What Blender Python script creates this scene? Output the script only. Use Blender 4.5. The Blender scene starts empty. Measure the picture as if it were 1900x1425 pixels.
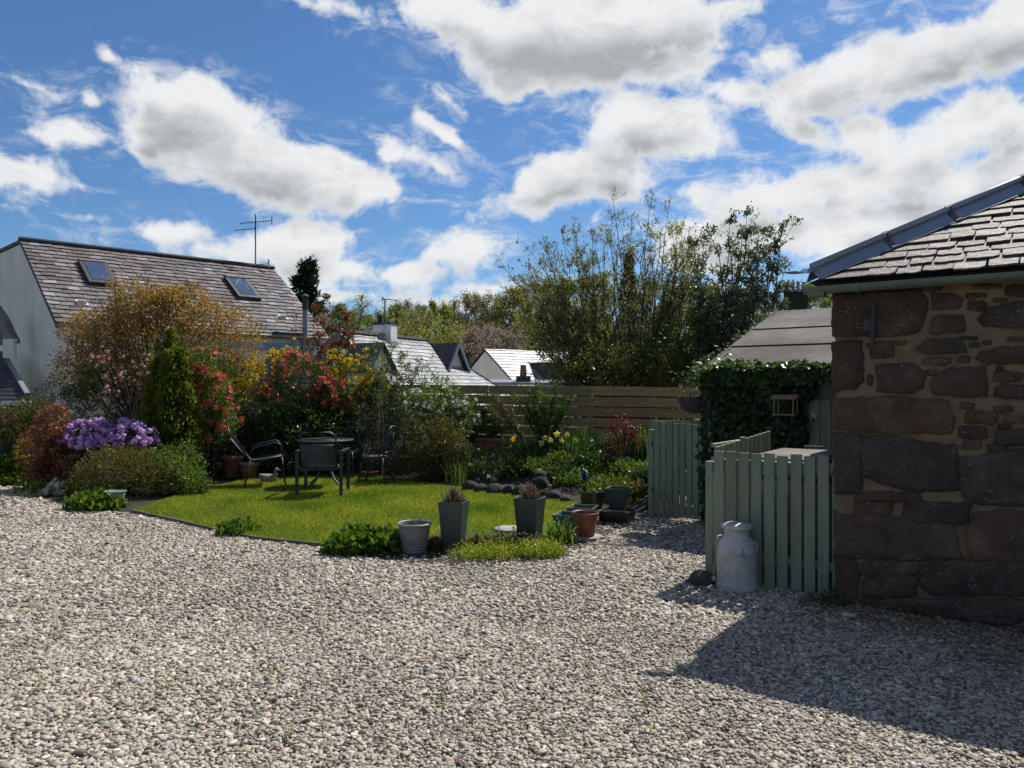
import bpy, bmesh, math, random
import numpy as np
from mathutils import Matrix, Vector
rad = math.radians
SC = bpy.context.scene
COL = SC.collection

# ---------------------------------------------------------------- camera
CAMH = 1.6; FPX = 1430.0; HX = 950.0; HY = 714.0
cam_d = bpy.data.cameras.new('camera'); cam = bpy.data.objects.new('camera', cam_d); COL.objects.link(cam)
cam.location = (0, 0, CAMH); cam.rotation_euler = (rad(90), 0, 0)
cam_d.sensor_width = 36; cam_d.lens = FPX / 1900 * 36; cam_d.shift_y = 1.5 / 1900
cam_d.clip_start = 0.05; cam_d.clip_end = 3000
SC.camera = cam
# ---------------------------------------------------------------- light
SUN_AZ, SUN_EL = rad(42), rad(51)         # azimuth from +Y towards +X
sd = Vector((math.cos(SUN_EL) * math.sin(SUN_AZ), math.cos(SUN_EL) * math.cos(SUN_AZ), math.sin(SUN_EL)))
sun_d = bpy.data.lights.new('sun', 'SUN'); sun = bpy.data.objects.new('sun', sun_d); COL.objects.link(sun)
sun_d.energy = 5.0; sun_d.angle = rad(0.55); sun_d.color = (1.0, 0.95, 0.87)
sun.rotation_euler = sd.to_track_quat('Z', 'Y').to_euler()
SC.view_settings.view_transform = 'Standard'; SC.view_settings.look = 'None'
SC.view_settings.exposure = 0.42; SC.view_settings.gamma = 1.0; SC.view_settings.use_curve_mapping = False
SC.render.engine = 'CYCLES'
cy = SC.cycles
cy.use_denoising = True; cy.max_bounces = 6; cy.diffuse_bounces = 2; cy.glossy_bounces = 3
cy.transmission_bounces = 4; cy.transparent_max_bounces = 6; cy.caustics_reflective = False; cy.caustics_refractive = False
cy.sample_clamp_indirect = 6

# ---------------------------------------------------------------- sky: Nishita + cloud field in sky directions
def azel(px, py):
    dx = (px - HX) / FPX; dz = (HY - py) / FPX
    return math.atan(dx), math.atan(dz / math.hypot(1, dx))
CLOUDS = [  # centre px, radii px, clockwise tilt (deg)
 (370,215,140,78,14),(440,300,200,80,10),(590,325,170,55,14),(720,352,110,32,4),(300,255,85,60,0),
 (735,282,66,20,12),(815,312,46,13,34),
 (60,245,110,30,-4),(40,320,120,52,10),(130,250,75,24,0),(150,345,45,18,30),
 (150,402,120,13,6),(330,432,150,28,6),(520,462,190,48,4),(640,500,230,34,0),(610,438,70,22,8),
 (850,462,100,56,0),(770,505,160,36,0),(900,535,190,22,0),(560,530,240,14,0),
 (640,15,85,24,12),(860,25,170,50,14),(1040,80,220,85,4),(1180,50,200,75,0),(950,150,85,34,0),(1240,120,90,55,0),
 (1190,235,165,72,6),(1290,258,115,48,10),(1050,330,120,66,-12),(1140,320,90,58,0),(1010,375,85,34,0),
 (1420,365,185,62,0),(1540,352,72,46,0),(1400,435,240,55,0),(1330,470,150,40,0),(1560,450,180,45,0),
 (1560,150,170,66,-12),(1440,105,65,34,0),(1750,95,205,74,-18),(1880,60,120,90,0),(1390,175,110,24,20),(1490,235,90,26,34),(1330,15,170,26,0),(1560,30,120,24,0),
 (1790,245,190,74,-12),(1860,335,180,74,0),(1710,325,115,62,0),(1620,260,70,40,30),(1760,395,150,40,0),(1650,405,110,40,0),
 (660,548,220,20,0),(480,498,200,24,4),(860,560,160,16,0),
 (205,105,18,8,34),(45,155,40,8,12),(172,188,10,8,0),(810,238,46,7,34),(825,182,26,7,34),(1105,408,42,18,-10),
]
W = bpy.data.worlds.new('World'); SC.world = W; W.use_nodes = True
wt = W.node_tree; wt.nodes.clear()
def N(t, typ, **kw):
    n = t.nodes.new(typ)
    for k, v in kw.items():
        if k.startswith('i_'):
            key = k[2:]
            n.inputs[int(key) if key.isdigit() else key].default_value = v
        else: setattr(n, k, v)
    return n
def math_(t, op, a, b=None, clamp=False):
    n = t.nodes.new('ShaderNodeMath'); n.operation = op; n.use_clamp = clamp
    for i, x in enumerate((a, b)):
        if x is None: continue
        if isinstance(x, (int, float)): n.inputs[i].default_value = x
        else: t.links.new(x, n.inputs[i])
    return n.outputs[0]
def maprange(t, v, a, b, c=0.0, d=1.0, smooth=True):
    n = t.nodes.new('ShaderNodeMapRange'); n.interpolation_type = 'SMOOTHSTEP' if smooth else 'LINEAR'
    t.links.new(v, n.inputs[0])
    for i, x in zip((1, 2, 3, 4), (a, b, c, d)): n.inputs[i].default_value = x
    return n.outputs[0]
def mixc(t, fac, a, b, blend='MIX'):
    n = t.nodes.new('ShaderNodeMix'); n.data_type = 'RGBA'; n.blend_type = blend
    for i, x in ((0, fac), (6, a), (7, b)):
        if isinstance(x, (int, float)): n.inputs[i].default_value = x
        elif isinstance(x, (tuple, list)): n.inputs[i].default_value = tuple(x) + ((1,) if len(x) == 3 else ())
        else: t.links.new(x, n.inputs[i])
    return n.outputs[2]

grp = bpy.data.node_groups.new('cloud_field', 'ShaderNodeTree')
grp.interface.new_socket('P', in_out='INPUT', socket_type='NodeSocketVector')
grp.interface.new_socket('D', in_out='OUTPUT', socket_type='NodeSocketFloat')
gi = grp.nodes.new('NodeGroupInput'); go = grp.nodes.new('NodeGroupOutput')
last = None; ROT = {}
def rotated(q):
    if q not in ROT:
        if q == 0: ROT[q] = gi.outputs[0]
        else:
            r = N(grp, 'ShaderNodeVectorRotate', rotation_type='Z_AXIS'); r.inputs['Angle'].default_value = rad(q)
            grp.links.new(gi.outputs[0], r.inputs['Vector']); ROT[q] = r.outputs[0]
    return ROT[q]
for (cx, cyy, rx, ry, tilt) in CLOUDS:
    a, e = azel(cx, cyy); q = min((-15, 0, 12, 34), key=lambda k: abs(k - tilt)); v = rotated(q)
    k = math.cos(a) ** 1.5; Rx, Ry = rx / FPX * k, ry / FPX * k
    c, s_ = math.cos(rad(q)), math.sin(rad(q)); ca, ce = a * c - e * s_, a * s_ + e * c
    m = N(grp, 'ShaderNodeVectorMath', operation='MULTIPLY_ADD'); grp.links.new(v, m.inputs[0])
    m.inputs[1].default_value = (1 / Rx, 1 / Ry, 0); m.inputs[2].default_value = (-ca / Rx, -ce / Ry, 0)
    ln = N(grp, 'ShaderNodeVectorMath', operation='LENGTH'); grp.links.new(m.outputs[0], ln.inputs[0])
    sdn = grp.nodes.new('ShaderNodeMath'); sdn.operation = 'MULTIPLY_ADD'; R_ = min(Rx, Ry) * 1.0 + .004
    grp.links.new(ln.outputs['Value'], sdn.inputs[0]); sdn.inputs[1].default_value = R_; sdn.inputs[2].default_value = -R_
    cur = sdn.outputs[0]
    if last is None: last = cur
    else:
        s = grp.nodes.new('ShaderNodeMath'); s.operation = 'SMOOTH_MIN'
        grp.links.new(last, s.inputs[0]); grp.links.new(cur, s.inputs[1]); s.inputs[2].default_value = 0.012
        last = s.outputs[0]
grp.links.new(last, go.inputs[0])

tc = N(wt, 'ShaderNodeTexCoord'); DIR = tc.outputs['Generated']
sep = N(wt, 'ShaderNodeSeparateXYZ'); wt.links.new(DIR, sep.inputs[0])
az = math_(wt, 'ARCTAN2', sep.outputs[0], sep.outputs[1]); el = math_(wt, 'ARCSINE', sep.outputs[2])
comb = N(wt, 'ShaderNodeCombineXYZ'); wt.links.new(az, comb.inputs[0]); wt.links.new(el, comb.inputs[1])
def noise(t, vec, scale, detail, rough, dim='3D', dist=0.0, lac=2.0):
    n = N(t, 'ShaderNodeTexNoise', noise_dimensions=dim); n.inputs['Scale'].default_value = scale
    n.inputs['Detail'].default_value = detail; n.inputs['Roughness'].default_value = rough; n.inputs['Distortion'].default_value = dist
    n.inputs['Lacunarity'].default_value = lac
    if vec is not None: t.links.new(vec, n.inputs['Vector'])
    return n
n_edge = noise(wt, DIR, 9.0, 8, 0.60, dist=0.2)
wv = comb
def field(off):
    g = N(wt, 'ShaderNodeGroup'); g.node_tree = grp
    ad = N(wt, 'ShaderNodeVectorMath', operation='ADD'); wt.links.new(wv.outputs[0], ad.inputs[0]); ad.inputs[1].default_value = off
    wt.links.new(ad.outputs[0], g.inputs[0]); return g.outputs[0]
# the same kind of broken cumulus goes on all round, out of frame
flat = N(wt, 'ShaderNodeVectorMath', operation='MULTIPLY'); wt.links.new(DIR, flat.inputs[0]); flat.inputs[1].default_value = (1, 1, 2.2)
n_out = noise(wt, flat.outputs[0], 3.2, 1, 0.5)
D_out = maprange(wt, n_out.outputs['Fac'], 0.42, 0.72, .09, -.10, False)
aabs = math_(wt, 'ABSOLUTE', az)
m_out = math_(wt, 'MAXIMUM', maprange(wt, aabs, 0.60, 0.74), maprange(wt, el, 0.47, 0.60))
def dens_field(off, amp):
    f = field(off)
    mx = N(wt, 'ShaderNodeMix'); mx.data_type = 'FLOAT'
    wt.links.new(m_out, mx.inputs[0]); wt.links.new(f, mx.inputs[2]); wt.links.new(D_out, mx.inputs[3])
    e = math_(wt, 'MULTIPLY', math_(wt, 'SUBTRACT', n_edge.outputs['Fac'], 0.5), amp)
    return math_(wt, 'ADD', mx.outputs[0], e)
D1 = dens_field((0, 0, 0), .112); D2 = dens_field((0.010, 0.030, 0), .08)
core = maprange(wt, D1, .0, -.017)
n_wisp = noise(wt, flat.outputs[0], 17.0, 6, 0.68, dist=0.6)
wisp = math_(wt, 'MULTIPLY', maprange(wt, D1, .034, -.012), maprange(wt, n_wisp.outputs['Fac'], .45, .70, 0.0, .7))
dens = math_(wt, 'SUBTRACT', math_(wt, 'ADD', core, wisp), math_(wt, 'MULTIPLY', core, wisp), True)
shade = maprange(wt, D2, .0, -.052)
n_bil = noise(wt, flat.outputs[0], 12.0, 6, 0.58, dist=0.4)
shade = math_(wt, 'ADD', shade, math_(wt, 'MULTIPLY', math_(wt, 'SUBTRACT', n_bil.outputs['Fac'], .5), 1.7), True)
shade = math_(wt, 'MULTIPLY', shade, maprange(wt, D1, .0, -.03))
sky = N(wt, 'ShaderNodeTexSky', sky_type='NISHITA')
sky.sun_disc = False; sky.sun_elevation = SUN_EL; sky.sun_rotation = SUN_AZ
sky.air_density = 1.0; sky.dust_density = 0.35; sky.ozone_density = 2.6; sky.altitude = 50
SKY_STR = 0.068
deep = mixc(wt, 1.0, sky.outputs[0], (0.60, 0.86, 1.12), 'MULTIPLY')
cl = mixc(wt, shade, (9.3, 9.45, 9.6), (4.5, 4.75, 5.05))
final = mixc(wt, dens, deep, cl)
bg = N(wt, 'ShaderNodeBackground'); bg.inputs[1].default_value = SKY_STR; wt.links.new(final, bg.inputs[0])
wo = N(wt, 'ShaderNodeOutputWorld'); wt.links.new(bg.outputs[0], wo.inputs[0])
W.cycles.sampling_method = 'NONE'

# ---------------------------------------------------------------- pixel helpers (direction only; distance from what a thing stands on)
def P(px, py, d): return Vector(((px - HX) / FPX * d, d, CAMH + (HY - py) / FPX * d))
def GD(py, z=0.0): return FPX * (CAMH - z) / (py - HY)
def G(px, py, z=0.0):
    d = GD(py, z); return Vector(((px - HX) / FPX * d, d, z))
def hit(px, py, o, n):
    r = Vector(((px - HX) / FPX, 1, (HY - py) / FPX)); c = Vector((0, 0, CAMH))
    t = (Vector(o) - c).dot(n) / r.dot(n); return c + r * t
def V(*a): return Vector(a)

# ---------------------------------------------------------------- mesh helpers
class MB:
    def __init__(s): s.v = []; s.f = []
    def add(s, vs, fs):
        o = len(s.v); s.v += [tuple(x) for x in vs]; s.f += [tuple(i + o for i in f) for f in fs]; return s
    def obox(s, o, a, b, c):
        o, a, b, c = map(Vector, (o, a, b, c))
        vs = [o, o + a, o + a + b, o + b, o + c, o + a + c, o + a + b + c, o + b + c]
        return s.add(vs, [(0, 3, 2, 1), (4, 5, 6, 7), (0, 1, 5, 4), (1, 2, 6, 5), (2, 3, 7, 6), (3, 0, 4, 7)])
    def cbox(s, c, a, b, d):      # centred box from three full edge vectors
        c, a, b, d = map(Vector, (c, a, b, d)); return s.obox(c - a / 2 - b / 2 - d / 2, a, b, d)
    def bar(s, p0, p1, w, h, up=(0, 0, 1)):
        p0, p1 = Vector(p0), Vector(p1); d = (p1 - p0)
        u = Vector(up); x = d.cross(u)
        if x.length < 1e-6: x = d.cross(Vector((1, 0, 0)))
        x.normalize(); y = x.cross(d).normalized()
        return s.obox(p0 - x * w / 2 - y * h / 2, x * w, d, y * h)
    def tube(s, pts, r, n=8, cap=True):
        pts = [Vector(p) for p in pts]; k = len(pts)
        rs = r if isinstance(r, (list, tuple)) else [r] * k
        vs = []; ref = None
        for i, p in enumerate(pts):
            t = (pts[min(i + 1, k - 1)] - pts[max(i - 1, 0)]).normalized()
            if ref is None:
                ref = Vector((0, 0, 1)) if abs(t.z) < .9 else Vector((1, 0, 0))
            x = t.cross(ref)
            if x.length < 1e-5: x = t.cross(Vector((0, 1, 0.1)))
            x.normalize(); y = t.cross(x); ref = -y if False else ref
            for j in range(n):
                a = 2 * math.pi * j / n; vs.append(p + (x * math.cos(a) + y * math.sin(a)) * rs[i])
        fs = [(i * n + j, i * n + (j + 1) % n, (i + 1) * n + (j + 1) % n, (i + 1) * n + j) for i in range(k - 1) for j in range(n)]
        if cap: fs += [tuple(range(n))[::-1], tuple((k - 1) * n + j for j in range(n))]
        return s.add(vs, fs)
    def lathe(s, prof, c, n=28):
        c = Vector(c); k = len(prof); vs = []
        for (r, z) in prof:
            for j in range(n):
                a = 2 * math.pi * j / n; vs.append(c + Vector((r * math.cos(a), r * math.sin(a), z)))
        fs = [(i * n + j, i * n + (j + 1) % n, (i + 1) * n + (j + 1) % n, (i + 1) * n + j) for i in range(k - 1) for j in range(n)]
        if prof[0][0] > 1e-6: fs.append(tuple(range(n))[::-1])
        if prof[-1][0] > 1e-6: fs.append(tuple((k - 1) * n + j for j in range(n)))
        return s.add(vs, fs)
    def prism(s, poly, vec):
        poly = [Vector(p) for p in poly]; vec = Vector(vec); n = len(poly)
        return s.add(poly + [p + vec for p in poly], [tuple(range(n))[::-1], tuple(range(n, 2 * n))] +
                     [(i, (i + 1) % n, n + (i + 1) % n, n + i) for i in range(n)])
    def xf(s, M):
        s.v = [tuple(M @ Vector(p)) for p in s.v]; return s
    def frust(s, c, b, t, h, ax=(1, 0, 0), wall=0.012, inner=0.05):   # open square planter, bottom side b, top side t
        c = Vector(c); ax = Vector(ax).normalized(); ay = Vector((-ax.y, ax.x, 0))
        def ring(w, z): return [c + ax * sx * w / 2 + ay * sy * w / 2 + Vector((0, 0, z)) for sx, sy in ((-1, -1), (1, -1), (1, 1), (-1, 1))]
        zi = h - inner; wi = b + (t - b) * zi / h - 2 * wall
        vs = ring(b, 0) + ring(t, h) + ring(t - 2 * wall, h) + ring(wi, zi)
        fs = [(3, 2, 1, 0)]
        for k in range(3): fs += [(k * 4 + j, k * 4 + (j + 1) % 4, k * 4 + 4 + (j + 1) % 4, k * 4 + 4 + j) for j in range(4)]
        fs.append((12, 13, 14, 15))
        return s.add(vs, fs)
MW = {}
def wm(o): return MW.get(o.name, Matrix.Identity(4)) if o else Matrix.Identity(4)
def thing(name, label, cat, loc=(0, 0, 0), group=None):
    o = bpy.data.objects.new(name, None); COL.objects.link(o); o.empty_display_size = .1
    o.location = loc; MW[o.name] = Matrix.Translation(loc); tag(o, label, cat, group); return o
def tag(o, label=None, cat=None, group=None, kind=None):
    if label: o['label'] = label
    if cat: o['category'] = cat
    if group: o['group'] = group
    if kind: o['kind'] = kind
    return o
def link(name, me, mat=None, parent=None, matrix=None):
    o = bpy.data.objects.new(name, me); COL.objects.link(o)
    if mat is not None and len(me.materials) == 0: me.materials.append(mat)
    if parent: o.parent = parent
    if matrix is not None:
        o.matrix_local = wm(parent).inverted() @ matrix; MW[o.name] = matrix
    else: MW[o.name] = wm(parent)
    return o
def obj(name, mb, mat, parent=None, smooth=False, bevel=0.0, label=None, kind=None, seg=1, fixn=True, auto=None):
    """mb holds world coordinates; stored relative to the parent thing"""
    me = bpy.data.meshes.new(name); Mi = wm(parent).inverted()
    off = None
    vs = [Mi @ Vector(p) for p in mb.v]
    if parent is None:
        lo = Vector((min(p.x for p in vs), min(p.y for p in vs), min(p.z for p in vs))); hi = Vector((max(p.x for p in vs), max(p.y for p in vs), max(p.z for p in vs)))
        off = Vector(((lo.x + hi.x) / 2, (lo.y + hi.y) / 2, lo.z)); vs = [p - off for p in vs]
    me.from_pydata([tuple(p) for p in vs], [], mb.f)
    if fixn:
        bm = bmesh.new(); bm.from_mesh(me); bmesh.ops.recalc_face_normals(bm, faces=bm.faces); bm.to_mesh(me); bm.free()
    if smooth: me.polygons.foreach_set('use_smooth', [True] * len(me.polygons))
    o = bpy.data.objects.new(name, me); COL.objects.link(o); me.materials.append(mat)
    if parent: o.parent = parent; MW[o.name] = wm(parent)
    else: o.location = off; MW[o.name] = Matrix.Translation(off)
    if auto:
        me.polygons.foreach_set('use_smooth', [True] * len(me.polygons))
        try: me.set_sharp_from_angle(angle=rad(auto))
        except Exception: pass
    if bevel:
        b = o.modifiers.new('bevel', 'BEVEL'); b.width = bevel; b.segments = seg; b.limit_method = 'ANGLE'
    if label: o['label'] = label
    if kind: o['kind'] = kind
    return o
def npmesh(name, verts, nv, rnd=None, smooth=False):
    """verts (F*nv,3): F separate faces of nv corners"""
    verts = np.asarray(verts, np.float32).reshape(-1, 3); F = len(verts) // nv
    me = bpy.data.meshes.new(name)
    me.vertices.add(len(verts)); me.vertices.foreach_set('co', verts.ravel())
    me.loops.add(F * nv); me.loops.foreach_set('vertex_index', np.arange(F * nv, dtype=np.int32))
    me.polygons.add(F); me.polygons.foreach_set('loop_start', np.arange(0, F * nv, nv, dtype=np.int32))
    try: me.polygons.foreach_set('loop_total', np.full(F, nv, np.int32))
    except Exception: pass
    if rnd is not None:
        a = me.attributes.new('rnd', 'FLOAT', 'FACE'); a.data.foreach_set('value', np.asarray(rnd, np.float32))
    me.update(calc_edges=True); me.validate()
    if smooth: me.polygons.foreach_set('use_smooth', [True] * F)
    return me

# ---------------------------------------------------------------- materials
MATS = {}
def ramp(t, fac, stops, interp='LINEAR'):
    n = t.nodes.new('ShaderNodeValToRGB'); cr = n.color_ramp; cr.interpolation = interp
    while len(cr.elements) < len(stops): cr.elements.new(0.5)
    for e, (p, c) in zip(cr.elements, stops): e.position = p; e.color = tuple(c) + (1,)
    t.links.new(fac, n.inputs[0]); return n.outputs[0]
def newmat(name):
    m = bpy.data.materials.new(name); m.use_nodes = True; t = m.node_tree; t.nodes.clear()
    out = t.nodes.new('ShaderNodeOutputMaterial'); b = t.nodes.new('ShaderNodeBsdfPrincipled'); t.links.new(b.outputs[0], out.inputs[0])
    MATS[name] = m; return m, t, b, out
def mat(name, col, rough=0.7, col2=None, scale=8.0, detail=5, bump=0.0, bscale=None, metal=0.0, spec=0.5, stretch=(1, 1, 1), col3=None, s3=30, th3=(.6, .7), rand=0.0, coat=0.0, bdist=0.01):
    m, t, b, out = newmat(name)
    c = N(t, 'ShaderNodeTexCoord'); mp = N(t, 'ShaderNodeMapping'); t.links.new(c.outputs['Object'], mp.inputs[0]); mp.inputs['Scale'].default_value = stretch
    v = mp.outputs[0]
    if col2 is None: col2 = tuple(x * .8 for x in col)
    n1 = noise(t, v, scale, detail, .6)
    cc = mixc(t, maprange(t, n1.outputs['Fac'], .34, .66), col, col2)
    if col3 is not None:
        n3 = noise(t, v, s3, 4, .65)
        cc = mixc(t, maprange(t, n3.outputs['Fac'], th3[0], th3[1]), cc, col3)
    if rand:
        oi = N(t, 'ShaderNodeObjectInfo')
        f = maprange(t, oi.outputs['Random'], 0, 1, 1 - rand, 1 + rand, False)
        mm = N(t, 'ShaderNodeVectorMath', operation='SCALE'); t.links.new(cc, mm.inputs[0]); t.links.new(f, mm.inputs['Scale']); cc = mm.outputs[0]
    t.links.new(cc, b.inputs['Base Color'])
    t.links.new(maprange(t, n1.outputs['Fac'], .3, .7, max(0, rough - .08), min(1, rough + .08)), b.inputs['Roughness'])
    b.inputs['Metallic'].default_value = metal; b.inputs['Specular IOR Level'].default_value = spec
    b.inputs['Coat Weight'].default_value = coat
    if bump:
        nb = noise(t, v, bscale or scale * 4, 6, .65)
        bp = N(t, 'ShaderNodeBump'); bp.inputs['Strength'].default_value = bump; bp.inputs['Distance'].default_value = bdist
        t.links.new(nb.outputs['Fac'], bp.inputs['Height']); t.links.new(bp.outputs[0], b.inputs['Normal'])
    return m
def leafmat(name, stops, trans=0.35, rough=0.45, spec=0.4, tint=(1.15, 1.2, .6)):
    m, t, b, out = newmat(name)
    a = N(t, 'ShaderNodeAttribute', attribute_name='rnd')
    if not isinstance(stops[0][1], tuple): stops = [(i / max(1, len(stops) - 1), c) for i, c in enumerate(stops)]
    if max(max(c) for p, c in stops) < .2: stops = [(p, tuple(x * 1.65 for x in c)) for p, c in stops]; trans = min(.58, trans + .12)
    c = ramp(t, a.outputs['Fac'], stops)
    t.links.new(c, b.inputs['Base Color']); b.inputs['Roughness'].default_value = rough; b.inputs['Specular IOR Level'].default_value = spec * .7
    tr = N(t, 'ShaderNodeBsdfTranslucent'); t.links.new(mixc(t, 1.0, c, tint, 'MULTIPLY'), tr.inputs[0])
    mx = N(t, 'ShaderNodeMixShader'); mx.inputs[0].default_value = trans
    t.links.new(b.outputs[0], mx.inputs[1]); t.links.new(tr.outputs[0], mx.inputs[2]); t.links.new(mx.outputs[0], out.inputs[0])
    return m
# ---------------------------------------------------------------- outlines on the ground
def inpoly(xs, ys, poly):
    ins = np.zeros(xs.shape, bool); n = len(poly)
    for i in range(n):
        x0, y0 = poly[i][0], poly[i][1]; x1, y1 = poly[(i + 1) % n][0], poly[(i + 1) % n][1]
        c = ((y0 > ys) != (y1 > ys)) & (xs < (x1 - x0) * (ys - y0) / ((y1 - y0) or 1e-9) + x0); ins ^= c
    return ins
def dist_poly(xs, ys, line):
    best = np.full(xs.shape, 1e9)
    for a, b in zip(line[:-1], line[1:]):
        ax, ay, bx, by = a[0], a[1], b[0], b[1]; dx, dy = bx - ax, by - ay
        t = np.clip(((xs - ax) * dx + (ys - ay) * dy) / (dx * dx + dy * dy + 1e-9), 0, 1)
        best = np.minimum(best, np.hypot(xs - ax - t * dx, ys - ay - t * dy))
    return best
def smooth(a, b, x):
    t = np.clip((x - a) / (b - a), 0, 1); return t * t * (3 - 2 * t)
LAWN_F = [G(*p) for p in ((246,952),(330,970),(410,990),(480,1004),(560,1012),(640,1020),(740,1022),(840,1022),(950,1016),(1020,1000),(1060,985),(1105,958))]
LAWN_B = [G(*p) for p in ((1098,944),(1016,926),(898,914),(800,903),(740,893),(690,886),(560,887),(470,893),(400,906),(300,935))]
LAWN = LAWN_F + LAWN_B
BED_F = [G(*p) for p in ((-260,882),(-60,890),(30,899),(75,926),(140,946),(246,953))] + LAWN_B[::-1] + [G(1150,962), G(1208,962)]
BED = BED_F + [V(3.3, 12.9, 0), V(3.3, 15.0, 0), V(-16, 17.6, 0)]
STRIP = [G(*p) for p in ((600,1022),(690,1038),(760,1046),(850,1050),(950,1049),(1040,1040),(1075,1020),(1120,1000),(1170,975),(1105,958),(1060,985),(1020,1000),(950,1016),(840,1022),(740,1022))]
def bedz(x, y):
    d = dist_poly(np.array([x], float), np.array([y], float), BED_F)[0]
    h = .14 + .34 * float(smooth(-4.5, -1.0, x))
    return .03 + h * float(smooth(0, 2.3, d))

# ---------------------------------------------------------------- ground
M_gravelbase = mat('gravel_bed', (.20,.18,.155), .9, (.09,.08,.07), 55, 6, .9, 60, col3=(.33,.30,.26), s3=80, th3=(.5,.6))
M_terrain = mat('meadow', (.07,.09,.03), .95, (.10,.085,.05), .2, 6, .3, 3)
M_soil = mat('bed_soil', (.020,.014,.009), .95, (.036,.027,.018), 9, 6, 1.0, 40, bdist=.03)
xs = np.concatenate([np.linspace(-420, -40, 12), np.linspace(-32, 32, 22), np.linspace(40, 420, 12)])
ys = np.concatenate([np.linspace(-120, 10, 8), np.linspace(14, 30, 14), np.linspace(34, 200, 34), np.linspace(230, 900, 10)])
def terr(x, y):
    return -.07 - 2.3 * smooth(15.6, 22, y) + 3.2 * smooth(42, 75, y) + 9 * smooth(70, 170, y) + 30 * smooth(180, 800, y) + .3 * np.sin(x * .11 + y * .07) * smooth(20, 40, y)
mb = MB()
for y in ys:
    for x in xs: mb.v.append((x, y, float(terr(x, y))))
nx = len(xs)
mb.f = [(j * nx + i, j * nx + i + 1, (j + 1) * nx + i + 1, (j + 1) * nx + i) for j in range(len(ys) - 1) for i in range(nx - 1)]
tag(obj('terrain', mb, M_terrain, smooth=True), kind='structure')
mb = MB(); mb.add([(-18, -8, 0), (16, -8, 0), (16, 15.4, 0), (-18, 15.4, 0)], [(0, 1, 2, 3)])
tag(obj('gravel_yard', mb, M_gravelbase), kind='structure')

# soil of the planting beds, mounding up to the fence
gx = np.arange(-14, 3.4, .16); gy = np.arange(9.2, 17.6, .16)
XX, YY = np.meshgrid(gx, gy)
inside = inpoly(XX, YY, BED)
D = dist_poly(XX, YY, BED_F); Hh = .14 + .34 * smooth(-4.5, -1.0, XX)
rs = np.random.RandomState(5)
ZZ = np.where(inside, .012 + Hh * smooth(0, 2.3, D) + rs.uniform(-.015, .02, XX.shape) * smooth(0, .3, D), -.02 - .1 * smooth(0, .2, D))
keep = inside | (D < .2)
mb = MB(); mb.v = [(float(a), float(b), float(c)) for a, b, c in zip(XX.ravel(), YY.ravel(), ZZ.ravel())]
n0 = len(gx)
mb.f = [(j * n0 + i, j * n0 + i + 1, (j + 1) * n0 + i + 1, (j + 1) * n0 + i) for j in range(len(gy) - 1) for i in range(n0 - 1)
        if keep[j, i] and keep[j + 1, i] and keep[j, i + 1] and keep[j + 1, i + 1]]
tag(obj('garden_soil', mb, M_soil, smooth=True), kind='structure')
mb = MB(); mb.add([(p.x, p.y, .008) for p in STRIP], [tuple(range(len(STRIP)))])
tag(obj('border_soil', mb, M_soil), kind='structure')

# lawn
M_lawn = mat('lawn_turf', (.09,.13,.018), .9, (.13,.155,.03), 1.6, 5, .5, 60, col3=(.17,.15,.04), s3=4, th3=(.52,.72))
mb = MB(); c = sum((Vector(p) for p in LAWN), Vector()) / len(LAWN)
mb.add([(p.x, p.y, .035) for p in LAWN] + [(p.x, p.y, -.01) for p in LAWN], [tuple(range(len(LAWN)))] + [(i, (i + 1) % len(LAWN), len(LAWN) + (i + 1) % len(LAWN), len(LAWN) + i) for i in range(len(LAWN))])
lawn = tag(obj('lawn', mb, M_lawn), kind='structure')
rs = np.random.RandomState(11)
LP = np.array([[p.x, p.y] for p in LAWN]); lo = LP.min(0); hi = LP.max(0)
cand = rs.uniform(lo, hi, (330000, 2)); cand = cand[inpoly(cand[:, 0], cand[:, 1], LAWN)]
patch = np.sin(cand[:, 0] * 2.3 + 1) * np.sin(cand[:, 1] * 2.9) + .6 * np.sin(cand[:, 0] * 6.1 + cand[:, 1] * 4.7)
tuft = np.zeros(len(cand))
for (px, py, r) in ((438, 938, .22), (905, 952, .3), (560, 950, .3), (690, 925, .35)):
    g = G(px, py); tuft += np.exp(-((cand[:, 0] - g.x) ** 2 + (cand[:, 1] - g.y) ** 2 * .5) / r ** 2)
hgt = rs.uniform(.014, .048, len(cand)) * (1 + .3 * patch) + .022 * tuft
ang = rs.uniform(0, 2 * np.pi, len(cand)); wd = rs.uniform(.003, .007, len(cand))
lean = rs.normal(0, .017, (len(cand), 2))
b0 = np.c_[cand, np.full(len(cand), .033)]; sx = np.c_[np.cos(ang), np.sin(ang), np.zeros(len(cand))] * wd[:, None]
tip = b0 + np.c_[lean, hgt]
vv = np.stack([b0 - sx, b0 + sx, tip], 1)
rv = np.clip(.5 + .16 * patch + rs.normal(0, .2, len(cand)) - .4 * tuft, 0, 1)
me = npmesh('grass', vv, 3, rv)
M_grass = leafmat('grass_blade', [(.08,.15,.018), (.16,.22,.03), (.25,.285,.044), (.42,.37,.11)], .55, .6, .25, (1.1,1.15,.5))
o = link('grass', me, M_grass); tag(o, 'short mown grass blades growing across the garden lawn', 'grass', kind='stuff')
# timber edging of the lawn
M_edge = mat('edging_timber', (.12,.10,.08), .85, (.06,.05,.04), 6, 5, .4)
mb = MB()
for a, b in zip(LAWN_F[:6], LAWN_F[1:7]):
    d = (b - a).normalized(); n = V(d.y, -d.x, 0)
    mb.obox(a + n * .003 - V(0, 0, .01), b - a, n * .022, V(0, 0, .058))
tag(obj('lawn_edging', mb, M_edge), 'thin weathered timber strip edging the lawn against the gravel', 'edging')

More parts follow.
